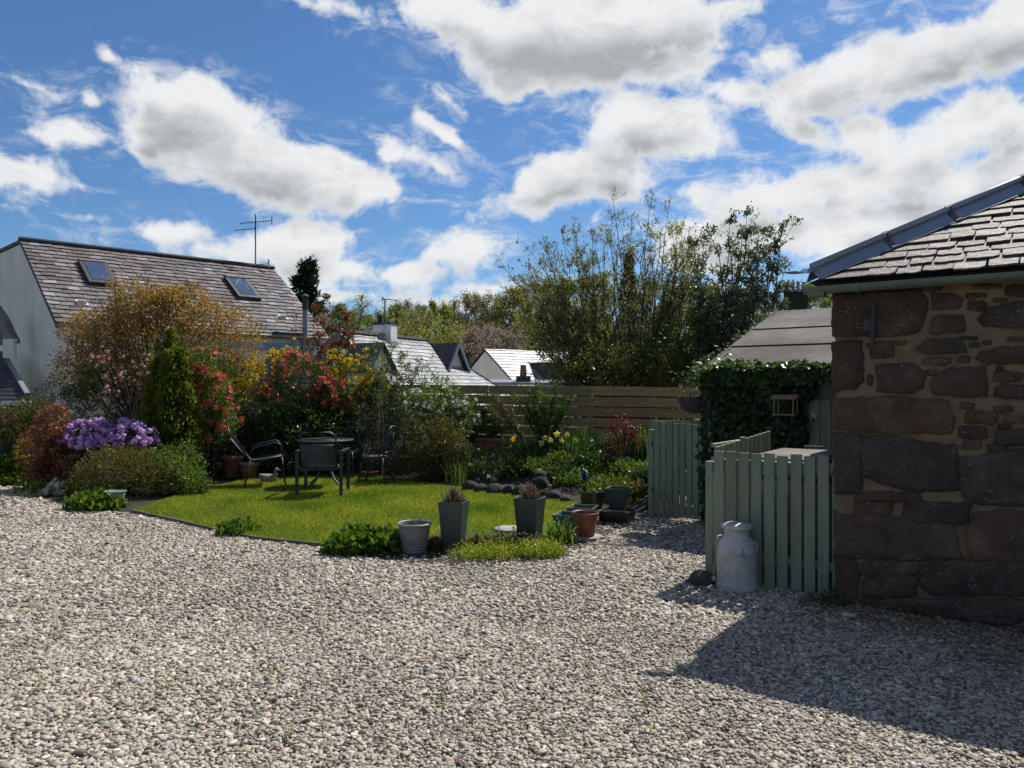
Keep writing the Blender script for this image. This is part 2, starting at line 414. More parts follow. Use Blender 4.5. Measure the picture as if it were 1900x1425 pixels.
# ---------------------------------------------------------------- gravel pebbles (uncountable)
BC = V(2.39, 5.70, 0); BF = V(.8, -.6, 0); BS = V(.6, .8, 0); BN = -BS     # stone outbuilding: corner, along the front, into the depth, outward
def grid_pts(x0, x1, y0, y1, s, seed):
    r = np.random.RandomState(seed)
    a, b = np.meshgrid(np.arange(x0, x1, s), np.arange(y0, y1, s)); a = a.ravel(); b = b.ravel()
    return np.c_[a + r.uniform(-.48, .48, len(a)) * s, b + r.uniform(-.48, .48, len(b)) * s]
pts = []; scl = []; zz = []
for (y0, y1, s, sc, seed, z) in ((1.9, 5.2, .0158, .0220, 1, .003), (1.9, 5.2, .0205, .0232, 2, .010), (5.2, 9.2, .0215, .0278, 3, .005), (5.2, 9.2, .030, .0290, 4, .013), (9.2, 15.2, .034, .045, 5, .008)):
    p = grid_pts(-.72 * y1 - 1.3, .72 * y1 + 1.0, y0, y1, s, seed)
    ok = (np.abs(p[:, 0]) < .70 * p[:, 1] + 1.3)
    u = (p[:, 0] - BC.x) * BF.x + (p[:, 1] - BC.y) * BF.y; w = (p[:, 0] - BC.x) * BS.x + (p[:, 1] - BC.y) * BS.y
    ok &= ~((u > 0) & (w > 0))
    for pol in (LAWN, BED): ok &= ~inpoly(p[:, 0], p[:, 1], pol)
    st = inpoly(p[:, 0], p[:, 1], STRIP); ok &= ~(st & (np.random.RandomState(seed + 50).uniform(0, 1, len(p)) < .75))
    p = p[ok]; r = np.random.RandomState(seed + 20)
    big = np.sin(p[:, 0] * .9 + 1.3 * np.sin(p[:, 1] * .7)) * np.sin(p[:, 1] * 1.1 + .8 * np.sin(p[:, 0] * 1.3)) + .5 * np.sin(p[:, 0] * 2.7 + p[:, 1] * 1.9)
    pts.append(np.c_[p, r.normal(z, .003, len(p)) + .006 * big]); scl.append(sc * np.exp(r.normal(0, .30, len(p))) * (1 + .11 * big))
pts = np.concatenate(pts); scl = np.concatenate(scl)
me = bpy.data.meshes.new('gravel'); me.vertices.add(len(pts)); me.vertices.foreach_set('co', pts.astype(np.float32).ravel())
at = me.attributes.new('scl', 'FLOAT', 'POINT'); at.data.foreach_set('value', scl.astype(np.float32)); me.update()
M_peb, t, b, out = newmat('pebble')
oi = N(t, 'ShaderNodeObjectInfo')
c = ramp(t, oi.outputs['Random'], [(0, (.10,.085,.07)), (.06, (.18,.155,.125)), (.18, (.28,.25,.205)), (.32, (.25,.195,.15)), (.40, (.345,.30,.235)), (.53, (.37,.34,.29)), (.67, (.41,.36,.29)), (.78, (.39,.31,.25)), (.84, (.30,.295,.28)), (.91, (.49,.46,.40)), (1, (.62,.585,.52))], 'CONSTANT')
tcn = N(t, 'ShaderNodeTexCoord'); nn = noise(t, tcn.outputs['Object'], 1.6, 4, .6)
c = mixc(t, .55, c, mixc(t, nn.outputs['Fac'], (.3,.3,.3), (1.5,1.5,1.5)), 'MULTIPLY')
gm = N(t, 'ShaderNodeNewGeometry')
nbig = noise(t, gm.outputs['Position'], .8, 5, .62)      # drifts of paler and dirtier stone
c = mixc(t, 1.0, c, ramp(t, nbig.outputs['Fac'], [(.3, (.78,.765,.75)), (.5, (1.05,1.04,1.01)), (.7, (1.24,1.225,1.19))]), 'MULTIPLY')
t.links.new(c, b.inputs['Base Color']); b.inputs['Roughness'].default_value = .62; b.inputs['Specular IOR Level'].default_value = .35
ng = bpy.data.node_groups.new('pebbles', 'GeometryNodeTree')
ng.interface.new_socket('Geometry', in_out='INPUT', socket_type='NodeSocketGeometry'); ng.interface.new_socket('Geometry', in_out='OUTPUT', socket_type='NodeSocketGeometry')
I = ng.nodes.new('NodeGroupInput'); O = ng.nodes.new('NodeGroupOutput'); L = ng.links
join = ng.nodes.new('GeometryNodeGeometryToInstance')
for k in range(7):
    ico = ng.nodes.new('GeometryNodeMeshIcoSphere'); ico.inputs['Radius'].default_value = .5; ico.inputs['Subdivisions'].default_value = 2
    sp = ng.nodes.new('GeometryNodeSetPosition'); L.new(ico.outputs[0], sp.inputs['Geometry'])
    nz = ng.nodes.new('ShaderNodeTexNoise'); nz.noise_dimensions = '4D'; nz.inputs['W'].default_value = k * 7.3; nz.inputs['Scale'].default_value = 1.5; nz.inputs['Detail'].default_value = 1
    vm = ng.nodes.new('ShaderNodeVectorMath'); vm.operation = 'SUBTRACT'; L.new(nz.outputs['Color'], vm.inputs[0]); vm.inputs[1].default_value = (.5, .5, .5)
    v2 = ng.nodes.new('ShaderNodeVectorMath'); v2.operation = 'SCALE'; L.new(vm.outputs[0], v2.inputs[0]); v2.inputs['Scale'].default_value = .75
    L.new(v2.outputs[0], sp.inputs['Offset'])
    tr = ng.nodes.new('GeometryNodeTransform'); L.new(sp.outputs[0], tr.inputs['Geometry']); tr.inputs['Scale'].default_value = (1.05, .72 + .05 * (k % 4), .48 + .05 * (k % 3))
    sm = ng.nodes.new('GeometryNodeSetShadeSmooth'); L.new(tr.outputs[0], sm.inputs[0])
    mt = ng.nodes.new('GeometryNodeSetMaterial'); L.new(sm.outputs[0], mt.inputs[0]); mt.inputs['Material'].default_value = M_peb
    L.new(mt.outputs[0], join.inputs[0])
iop = ng.nodes.new('GeometryNodeInstanceOnPoints'); L.new(I.outputs[0], iop.inputs['Points']); L.new(join.outputs[0], iop.inputs['Instance'])
iop.inputs['Pick Instance'].default_value = True
rr = ng.nodes.new('FunctionNodeRandomValue'); rr.data_type = 'FLOAT_VECTOR'; rr.inputs[0].default_value = (-.45, -.45, 0); rr.inputs[1].default_value = (.45, .45, 6.28)
L.new(rr.outputs[0], iop.inputs['Rotation'])
na = ng.nodes.new('GeometryNodeInputNamedAttribute'); na.data_type = 'FLOAT'; na.inputs[0].default_value = 'scl'
L.new(na.outputs[0], iop.inputs['Scale']); L.new(iop.outputs[0], O.inputs[0])
o = link('gravel', me, M_peb); md = o.modifiers.new('pebbles', 'NODES'); md.node_group = ng
tag(o, 'rounded grey and buff pebbles covering the yard', 'gravel', kind='stuff')

# ---------------------------------------------------------------- stone outbuilding
M_mortar = mat('lime_mortar', (.195,.138,.076), .95, (.13,.09,.052), 4.5, 7, 1.0, 38, col3=(.075,.055,.04), s3=2.2, th3=(.52,.68))
M_stone, t, b, out = newmat('red_sandstone')
tcn = N(t, 'ShaderNodeTexCoord'); oi = N(t, 'ShaderNodeObjectInfo')
c = ramp(t, oi.outputs['Random'], [(0, (.080,.052,.040)), (.25, (.105,.066,.049)), (.45, (.080,.064,.056)), (.65, (.135,.085,.058)), (.85, (.10,.078,.062)), (1, (.072,.056,.046))])
n1 = noise(t, tcn.outputs['Object'], 5, 8, .65); c = mixc(t, .8, c, ramp(t, n1.outputs['Fac'], [(.28, (.4,.4,.42)), (.45, (.85,.83,.83)), (.55, (1.1,1.08,1.05)), (.72, (1.9,1.85,1.8))]), 'MULTIPLY')
vo = N(t, 'ShaderNodeTexVoronoi'); vo.inputs['Scale'].default_value = 34; vo.inputs['Randomness'].default_value = 1
nw = noise(t, tcn.outputs['Object'], 30, 3, .6); vd = N(t, 'ShaderNodeVectorMath', operation='MULTIPLY_ADD'); t.links.new(nw.outputs['Color'], vd.inputs[0]); vd.inputs[1].default_value = (.05, .05, .02); t.links.new(tcn.outputs['Object'], vd.inputs[2]); t.links.new(vd.outputs[0], vo.inputs['Vector'])
n2 = noise(t, tcn.outputs['Object'], 7, 3, .5)
spot = math_(t, 'MULTIPLY', maprange(t, vo.outputs['Distance'], .26, .16), maprange(t, n2.outputs['Fac'], .48, .62))
c = mixc(t, math_(t, 'MULTIPLY', spot, .62), c, (.32,.31,.29))
t.links.new(c, b.inputs['Base Color']); b.inputs['Roughness'].default_value = .92; b.inputs['Specular IOR Level'].default_value = .2
st = N(t, 'ShaderNodeMapping'); st.inputs['Scale'].default_value = (1, 1, 2.6); t.links.new(tcn.outputs['Object'], st.inputs[0])
nb = noise(t, st.outputs[0], 22, 8, .7); bp = N(t, 'ShaderNodeBump'); bp.inputs['Strength'].default_value = 1; bp.inputs['Distance'].default_value = .03
t.links.new(nb.outputs['Fac'], bp.inputs['Height']); t.links.new(bp.outputs[0], b.inputs['Normal'])
EAVE = 2.30
bld = thing('stone_outbuilding', 'red sandstone rubble outbuilding with ochre mortar and hipped slate roof', 'outbuilding', tuple(BC))
mb = MB(); mb.obox(BC - V(0, 0, .1), BF * 5.2, BS * 4.6, V(0, 0, EAVE + .1)); obj('wall', mb, M_mortar, bld)
wallpart = bld.children[0] if bld.children else None
Z8 = 2.095
def z8(pts): return [(1500 + x / Z8, 500 + y / Z8) for x, y in pts]
def bx_(x0, y0, x1, y1):
    w, h = x1 - x0, y1 - y0; r = random.Random(x0 * 7 + y0)
    k = lambda a: a * r.uniform(.08, .32)
    return [(x0 + k(w), y0), (x1 - k(w), y0 + r.uniform(0, .12) * h), (x1, y0 + k(h)), (x1 - r.uniform(0, .06) * w, y1 - k(h)), (x1 - k(w), y1), (x0 + k(w), y1 - r.uniform(0, .12) * h), (x0, y1 - k(h)), (x0 + r.uniform(0, .05) * w, y0 + k(h))]
STONES = [[(90,95),(430,80),(465,130),(450,200),(420,245),(330,262),(92,258)], [(480,95),(560,95),(600,115),(590,150),(485,155)],
 [(475,200),(510,180),(600,178),(605,240),(470,248)], [(660,190),(700,150),(800,130),(900,125),(905,225),(680,225)], [(225,290),(325,275),(330,340),(250,345)],
 [(415,310),(470,275),(590,268),(615,320),(480,333)], [(90,285),(205,280),(215,420),(190,465),(92,470)], [(265,370),(400,365),(450,400),(450,460),(400,480),(270,475)],
 [(475,450),(500,405),(560,385),(690,380),(695,495),(590,498),(485,480)], [(650,345),(680,320),(760,300),(900,310),(905,360),(700,365)],
 [(94,505),(300,495),(540,510),(570,580),(550,635),(300,635),(94,620)], [(96,640),(200,650),(205,840),(180,870),(98,860)], [(218,655),(330,655),(575,695),(575,850),(400,860),(215,800)],
 [(595,740),(700,720),(900,700),(905,915),(620,905),(600,850)], [(104,960),(400,970),(560,1000),(590,1110),(400,1125),(104,1105)], [(615,1010),(650,950),(750,940),(905,950),(905,1140),(640,1120)]]
STONES += [bx_(*q) for q in ((612,95,657,113),(620,124,690,160),(664,96,690,108),(765,62,900,105),(640,62,750,74),(440,66,520,82),(720,395,832,438),(720,448,905,505),(590,522,645,542),(610,550,735,600),(720,530,792,556),(760,568,835,596),(740,600,790,620),(590,614,688,652),(735,626,905,682),(605,668,665,690),
 (185,872,430,898),(186,904,322,955),(368,905,622,988),(104,1115,190,1290),(215,1195,420,1272),(440,1135,905,1262),(225,1280,905,1372),(443,343,556,371),(580,338,628,362),(458,391,496,411),(332,275,380,291),(596,262,656,273),(628,285,666,302),(680,277,712,292),(230,410,249,450),(730,377,757,391),(770,265,905,276),(430,690,470,700),(720,115,770,126),(200,1135,430,1185),(700,685,770,700))]
def wall_uv(px, py):
    h = hit(px, py, BC, BN); return ((h - BC).dot(BF), h.z)
def stone_mesh(uv, proud, seed, o=BC, f=BF, nrm=BN):
    r = random.Random(seed); per = []
    n = len(uv)
    for i in range(n):
        a = Vector(uv[i]); b_ = Vector(uv[(i + 1) % n]); k = max(1, min(9, int((b_ - a).length / .03)))
        for j in range(k):
            q = a.lerp(b_, j / k)
            per.append(q + Vector((r.uniform(-1, 1), r.uniform(-1, 1))) * ((.009 if proud > .018 else .006) if k > 1 else .003))
    c = sum(per, Vector((0, 0))) / len(per); m = len(per)
    ph = [r.uniform(0, 6.28) for _ in range(4)]
    def ring(s, d, jit):
        res = []
        for q in per:
            w_ = c + (q - c) * s; wob = math.sin(w_.x * 13 + ph[0]) * math.sin(w_.y * 17 + ph[1]) + .6 * math.sin(w_.x * 29 + w_.y * 23 + ph[2])
            res.append(o + f * w_.x + V(0, 0, w_.y) + nrm * (d + jit * wob))
        return res
    size = max((q - c).length for q in per); s1 = 1 - .018 / max(size, .03); s2 = 1 - .07 / max(size, .12)
    vs = ring(1.0, -.02, 0) + ring(1.0, proud * .35, .002) + ring(s1, proud * .8, .003) + ring(s2, proud * 1.05, .006) + ring(s2 * .5, proud * 1.15, .008)
    cw = math.sin(c.x * 13 + ph[0]) * math.sin(c.y * 17 + ph[1]) + .6 * math.sin(c.x * 29 + c.y * 23 + ph[2])
    vs.append(o + f * c.x + V(0, 0, c.y) + nrm * (proud * 1.15 + .008 * cw))
    fs = [(k * m + j, k * m + (j + 1) % m, (k + 1) * m + (j + 1) % m, (k + 1) * m + j) for k in range(4) for j in range(m)]
    fs += [(4 * m + j, 4 * m + (j + 1) % m, 5 * m) for j in range(m)]
    w = MB(); w.v = [tuple(x) for x in vs]; w.f = fs; return w
wp = [o for o in COL.objects if o.name == 'wall'][0]
maxu = 0
for i, st_ in enumerate(STONES):
    cxs = sum(p[0] for p in st_) / len(st_); cys = sum(p[1] for p in st_) / len(st_); gr = 9 if cys > 620 else 3
    st_ = [(p[0] + (gr if p[0] > cxs else -gr) * (p[0] > 110 or p[0] > cxs), p[1] + (gr if p[1] > cys else -gr)) for p in st_]
    uv = [wall_uv(*p) for p in z8(st_)]; uv = [(u, max(z, -.05)) for u, z in uv]; maxu = max(maxu, max(u for u, z in uv))
    area = (max(u for u, z in uv) - min(u for u, z in uv))
    obj('stone', stone_mesh(uv, .030 if area > .2 else .018, i), M_stone, wp, smooth=True)
rr_ = random.Random(8); z = 0.0       # the wall runs on beyond the frame, and round the corner
while z < EAVE - .1:
    h = rr_.uniform(.16, .34); h = min(h, EAVE - .02 - z); u = maxu + .03
    while u < 3.2:
        w_ = rr_.uniform(.2, .6); q = bx_(u * 100, z * 100, (u + w_) * 100, (z + h - .03) * 100)
        obj('stone', stone_mesh([(a / 100, b_ / 100) for a, b_ in q], .02, int(u * 997 + z * 31)), M_stone, wp, smooth=True); u += w_ + .04
    u = .0
    while u < 2.0:
        w_ = rr_.uniform(.25, .6); q = bx_(u * 100, z * 100, (u + w_) * 100, (z + h - .03) * 100)
        obj('stone', stone_mesh([(a / 100, b_ / 100) for a, b_ in q], .02, int(u * 997 + z * 37), BC, BS, -BF), M_stone, wp, smooth=True); u += w_ + .04
    z += h
# roof
TA = .585; AL = math.atan(TA); UPV = BS * math.cos(AL) + V(0, 0, math.sin(AL)); RN = (-BS * math.sin(AL) + V(0, 0, math.cos(AL)))
E0 = V(2.20, 5.715, EAVE + .055)
M_roofbase = mat('roof_sarking', (.03,.03,.032), .9)
M_slate, t, b, out = newmat('heavy_slate')
tcn = N(t, 'ShaderNodeTexCoord'); oi = N(t, 'ShaderNodeObjectInfo')
c = ramp(t, oi.outputs['Random'], [(0, (.07,.056,.052)), (.35, (.105,.083,.074)), (.6, (.09,.078,.074)), (.85, (.135,.108,.095)), (1, (.18,.158,.142))])
n1 = noise(t, tcn.outputs['Object'], 11, 6, .65); c = mixc(t, .8, c, ramp(t, n1.outputs['Fac'], [(.3, (.55,.52,.52)), (.5, (1,1,1)), (.7, (1.55,1.5,1.45))]), 'MULTIPLY')
t.links.new(c, b.inputs['Base Color']); b.inputs['Roughness'].default_value = .66; b.inputs['Specular IOR Level'].default_value = .28
nb = noise(t, tcn.outputs['Object'], 18, 6, .6); bp = N(t, 'ShaderNodeBump'); bp.inputs['Strength'].default_value = .7; bp.inputs['Distance'].default_value = .02
t.links.new(nb.outputs['Fac'], bp.inputs['Height']); t.links.new(bp.outputs[0], b.inputs['Normal'])
roof_p = 2.35
mb = MB(); top = E0 + BF * roof_p + BS * roof_p + V(0, 0, roof_p * TA); far = E0 + BF * 5.4
topr = far - BF * 0 + BS * roof_p + V(0, 0, roof_p * TA)
back = E0 + BS * 4.9
mb.add([E0, far, topr, top], [(0, 1, 2, 3)]); mb.add([E0, top, back + V(0, 0, 0)], [(0, 1, 2)])
roof = obj('roof', mb, M_roofbase, bld)
def slate_mesh(w, l, th, seed, nm, jag=.012):
    r = random.Random(seed); per = [(0, 0)]
    k = 5
    bot = [(w * i / k, r.uniform(-jag, jag)) for i in range(k + 1)]; bot[0] = (r.uniform(0, jag), r.uniform(0, 2 * jag)); bot[-1] = (w - r.uniform(0, jag), r.uniform(0, 2 * jag))
    out_ = bot + [(w - r.uniform(0, .004), l), (r.uniform(0, .004), l)]
    m = MB(); m.prism([(x, y, 0) for x, y in out_], (0, 0, th))
    me = bpy.data.meshes.new(nm); me.from_pydata(m.v, [], m.f)
    bm = bmesh.new(); bm.from_mesh(me); bmesh.ops.recalc_face_normals(bm, faces=bm.faces); bm.to_mesh(me); bm.free(); return me
def cut_slate(nm):
    m = MB(); m.prism([(0, 0, 0), (.31, .004, 0), (.31, .27, 0), (.25, .27, 0)], (0, 0, .009)); me = bpy.data.meshes.new(nm); me.from_pydata(m.v, [], m.f); return me
SLC = cut_slate('slate'); SLC.materials.append(M_slate)
SLV = [slate_mesh(.165, .27, .0075 + .0025 * (k % 3), 40 + k, 'slate', .011) for k in range(7)]
for s in SLV: s.materials.append(M_slate)
def frame(o, x, y, z):
    return Matrix(((x.x, y.x, z.x, o.x), (x.y, y.y, z.y, o.y), (x.z, y.z, z.z, o.z), (0, 0, 0, 1)))
rr_ = random.Random(3); t_ = -.03; row = 0; extra = MB()
while t_ < 2.3:
    p = max(0, t_) * math.cos(AL); u = p + .115 + rr_.uniform(0, .08) + (.09 if row % 2 else 0)
    u = p + .09; first = True
    while u < 3.4:
        sxs = 1.0 if first else rr_.uniform(.82, 1.22); tilt = math.atan(.024 / .27) + rr_.uniform(-.008, .014); yw = rr_.uniform(-.03, .03)
        if first or not (rr_.random() < .03 and row > 0):
            o_ = E0 + BF * u + UPV * (t_ + rr_.uniform(-.012, .012)) + RN * (.026 + rr_.uniform(0, .004))
            y_ = (UPV * math.cos(tilt) - RN * math.sin(tilt)); x_ = BF; z_ = x_.cross(y_).normalized()
            M = frame(o_, x_, y_, z_) @ Matrix.Rotation(yw, 4, 'Z') @ Matrix.Diagonal((sxs, 1, rr_.uniform(.85, 1.3), 1))
            if u < 2.6: link('slate', SLC if first else rr_.choice(SLV), None, roof, M)
            else: extra.xf(Matrix.Identity(4)); extra.add([M @ Vector(q) for q in ((0,0,0),(.19,0,0),(.19,.3,0),(0,.3,0),(0,0,.014),(.19,0,.014),(.19,.3,.014),(0,.3,.014))], [(4,5,6,7),(0,1,5,4),(1,2,6,5),(3,0,4,7)])
        u += (.31 if first else .165 * sxs) + rr_.uniform(.001, .007); first = False
    t_ += .138; row += 1
UPL = BF * math.cos(AL) + V(0, 0, math.sin(AL)); RNL = (-BF * math.sin(AL) + V(0, 0, math.cos(AL)))
for row in range(12):      # slates of the side slope, seen only past the hip
    t_ = row * .158 - .03; p = max(0, t_) * math.cos(AL); u = p + .30
    while u < 4.4 - p:
        o_ = E0 + BS * u + UPL * t_ + RNL * .03; extra.add([o_, o_ + BS * .18, o_ + BS * .18 + UPL * .28 - RNL * .03, o_ + UPL * .28 - RNL * .03] + [q + RNL * .014 for q in (o_, o_ + BS * .18, o_ + BS * .18 + UPL * .28 - RNL * .03, o_ + UPL * .28 - RNL * .03)], [(4,5,6,7),(0,1,5,4),(1,2,6,5),(3,0,4,7)]); u += .19
obj('slates', extra, M_slate, roof, kind='stuff')
# hip capping: folded lead-grey metal with a roll, straps and rust
M_lead, t, b, out = newmat('hip_metal')
tcn = N(t, 'ShaderNodeTexCoord'); n1 = noise(t, tcn.outputs['Object'], 3, 6, .6); n2 = noise(t, tcn.outputs['Object'], 2.3, 7, .75)
c = mixc(t, n1.outputs['Fac'], (.15,.18,.22), (.26,.30,.355)); rust = maprange(t, n2.outputs['Fac'], .60, .66)
c = mixc(t, rust, c, (.20,.075,.045)); t.links.new(c, b.inputs['Base Color'])
t.links.new(maprange(t, rust, 0, 1, .42, .9), b.inputs['Roughness']); t.links.new(maprange(t, rust, 0, 1, .35, 0), b.inputs['Metallic'])
M_strap = mat('strap_metal', (.12,.10,.10), .6, (.07,.05,.045), 20, metal=.4)
HD = (BF + BS).normalized() * math.sqrt(2); hipdir = V(HD.x, HD.y, TA)      # per unit of plan offset
H0 = E0 + hipdir * .015 + V(0, 0, .092); H1 = E0 + hipdir * 2.32 + V(0, 0, .092)
d = (H1 - H0); dn = d.normalized()
fw = (BF - dn * BF.dot(dn)); fw = (fw - RN * fw.dot(RN)).normalized()       # lies on the front slope, away from the hip
lw = (BS - dn * BS.dot(dn)); lw = (lw - RNL * lw.dot(RNL)).normalized()
hc = None
mb = MB()
for side, nrm in ((fw, RN), (lw, RNL)):
    mb.obox(H0, d, side * .085 - V(0, 0, .05), nrm * .007)
    mb.obox(H0 + side * .085 - V(0, 0, .05), d, side * .028, nrm * .007)
hc = obj('hip_capping', mb, M_lead, roof)
mb = MB(); mb.tube([H0 + V(0, 0, .02), H1 + V(0, 0, .02)], .026, 12); obj('hip_roll', mb, M_lead, hc, smooth=True)
for px, py in ((1640, 470), (1757, 413), (1893, 346), (2040, 275)):
    best = min((abs((HX + FPX * (H0 + d * k / 400).x / (H0 + d * k / 400).y) - px), k) for k in range(401))[1]; q = H0 + d * (best / 400)
    mb = MB(); arc = [q + fw * .12 - V(0, 0, .036), q + fw * .088 - V(0, 0, .04), q + fw * .032 + V(0, 0, .0), q + fw * .02 + V(0, 0, .045), q + V(0, 0, .052), q + lw * .02 + V(0, 0, .045), q + lw * .09 - V(0, 0, .07)]
    for a, b_ in zip(arc[:-1], arc[1:]): mb.bar(a, b_, .045, .007, (RN + RNL))
    obj('strap', mb, M_strap, hc)
# upturned metal flap at the foot of the hip
mb = MB(); q = H0
pts = [q + V(0, 0, .01), q - hipdir.normalized() * .05 + V(-.02, 0, -.012), q - hipdir.normalized() * .09 + V(-.04, -.02, .0), q - hipdir.normalized() * .12 + V(-.07, -.02, .025)]
for k, (a, b_) in enumerate(zip(pts[:-1], pts[1:])):
    mb.add([a - BF * .06, a + BF * .06, b_ + BF * .05, b_ - BF * .05], [(0, 1, 2, 3)])
obj('flashing_flap', mb, M_lead, hc, smooth=True, fixn=False)
# gutter
M_gutter = mat('green_gutter', (.105,.135,.105), .42, (.085,.112,.09), 3, 5, .1, 30, col3=(.05,.06,.045), s3=5, th3=(.6,.8))
gut = V(2.176, 5.711, EAVE + .018)
def half_gutter(o, dirv, length, r, outv):
    m = MB(); n = 10; prof = []
    for i in range(n + 1):
        a = math.pi * i / n; prof.append(outv * (-math.cos(a) * r) + V(0, 0, -math.sin(a) * r))
    for i in range(n, -1, -1):
        a = math.pi * i / n; prof.append(outv * (-math.cos(a) * (r - .006)) + V(0, 0, -math.sin(a) * (r - .006) + .001))
    m.prism([o + q for q in prof], dirv * length); return m
g = obj('gutter', half_gutter(gut, BF, 5.2, .055, BN), M_gutter, bld, auto=40)
mb = MB(); n = 12
mb.prism([gut - BF * .004 + BN * (-math.cos(math.pi * i / n) * .055) + V(0, 0, -math.sin(math.pi * i / n) * .055) for i in range(n + 1)], BF * .008); obj('gutter_end_cap', mb, M_gutter, g)
for s_ in (.085, .345, 1.4, 2.4):
    obj('gutter_joint', half_gutter(gut + BF * s_, BF, .035, .062, BN), M_gutter, g, auto=40)
obj('gutter_outlet', half_gutter(gut + BF * .03 - V(0, 0, .035), BF, .11, .045, BN), M_gutter, g, auto=40)
mb = MB(); mb.obox(BC + BN * .005 + BF * (-.02) + V(0, 0, EAVE + .001), BF * 5.1, BN * .05, V(0, 0, .115)); obj('fascia', mb, M_roofbase, bld)
# iron pintle on the wall
M_iron = mat('black_iron', (.015,.017,.02), .6, (.03,.035,.04), 20, 4, .3)
u0, z0 = wall_uv(1624, 562); u1, z1 = wall_uv(1621, 640)
pin = tag(thing('wall_hook', 'black iron hinge hook fixed high on the rubble wall', 'hook', tuple(BC + BF * u0 + V(0, 0, z1))), None)
mb = MB(); mb.bar(BC + BF * u1 + BN * .045 + V(0, 0, z1), BC + BF * u0 + BN * .045 + V(0, 0, z0), .026, .03, BN); obj('bar', mb, M_iron, pin, bevel=.004)
mb = MB(); mb.obox(BC + BF * (u0 - .075) + BN * .02 + V(0, 0, z1 + .09), BF * .09, BN * .03, V(0, 0, .10)); obj('plate', mb, M_iron, pin, bevel=.006)
# ---------------------------------------------------------------- sage-green picket work
M_sage = mat('sage_paint', (.172,.205,.138), .62, (.14,.17,.116), 9, 6, .35, 60, stretch=(1.6, 1.6, .22), col3=(.07,.08,.06), s3=5, th3=(.58,.78), rand=.12)
def picket(parent, p, d, w, z0, z1, th=.02, name='picket'):
    """p: left foot (xy) on the front face line, d: unit direction along the fence"""
    n = V(d.y, -d.x, 0)      # towards the viewer
    m = MB(); m.obox(V(p.x, p.y, z0), d * w, -n * th, V(0, 0, z1 - z0)); return obj(name, m, M_sage, parent, bevel=.0025)
A = V(1.635, 6.27, 0); Bp = V(2.42, 5.725, 0); fd = (Bp - A).normalized(); fn = V(fd.y, -fd.x, 0)
rr_ = random.Random(21)
bf = thing('bin_screen', 'sage green picket screen with a square corner post hiding the bins beside the stone wall', 'fence', tuple(A))
m = MB(); m.obox(A - fd * .065 - V(0, 0, .03), fd * .062, -fn * .062, V(0, 0, 1.005)); obj('corner_post', m, M_sage, bf, bevel=.003)
Lf = (Bp - A).length; n = 9; pitch = (Lf - .05) / n
for k in range(n):
    picket(bf, A + fd * (.008 + k * pitch + rr_.uniform(-.003, .003)), fd, pitch * .80, .012 + rr_.uniform(0, .01), 1.062 + rr_.uniform(-.012, .008))
m = MB(); m.obox(Bp - fd * .038 + fn * .004, fd * .036, -fn * .05, V(0, 0, 1.05)); obj('end_post', m, M_sage, bf, bevel=.003)
for z in (.20, .93):
    m = MB(); m.obox(A - fn * .022 + V(0, 0, z), fd * (Lf - .04), -fn * .03, V(0, 0, .07)); obj('rail', m, M_sage, bf, bevel=.003)
sfd = V(.605, .796, 0); S0 = V(1.70, 6.40, 0)
sf = thing('bin_side_screen', 'sage green picket panel running back behind the milk churn towards the ivy shed', 'fence', tuple(S0))
for k in range(12):
    picket(sf, S0 + sfd * (k * .112), sfd, .092, .02, 1.085 + .006 * k + (.02 if k == 5 else 0))
for z in (.2, .93, 1.10):
    m = MB(); sn = V(sfd.y, -sfd.x, 0); m.obox(S0 - sn * .022 + V(0, 0, z - (.02 if z > 1 else 0)), sfd * 1.33, -sn * .03, V(0, 0, .07 if z < 1 else .03)); obj('rail', m, M_sage, sf, bevel=.003)
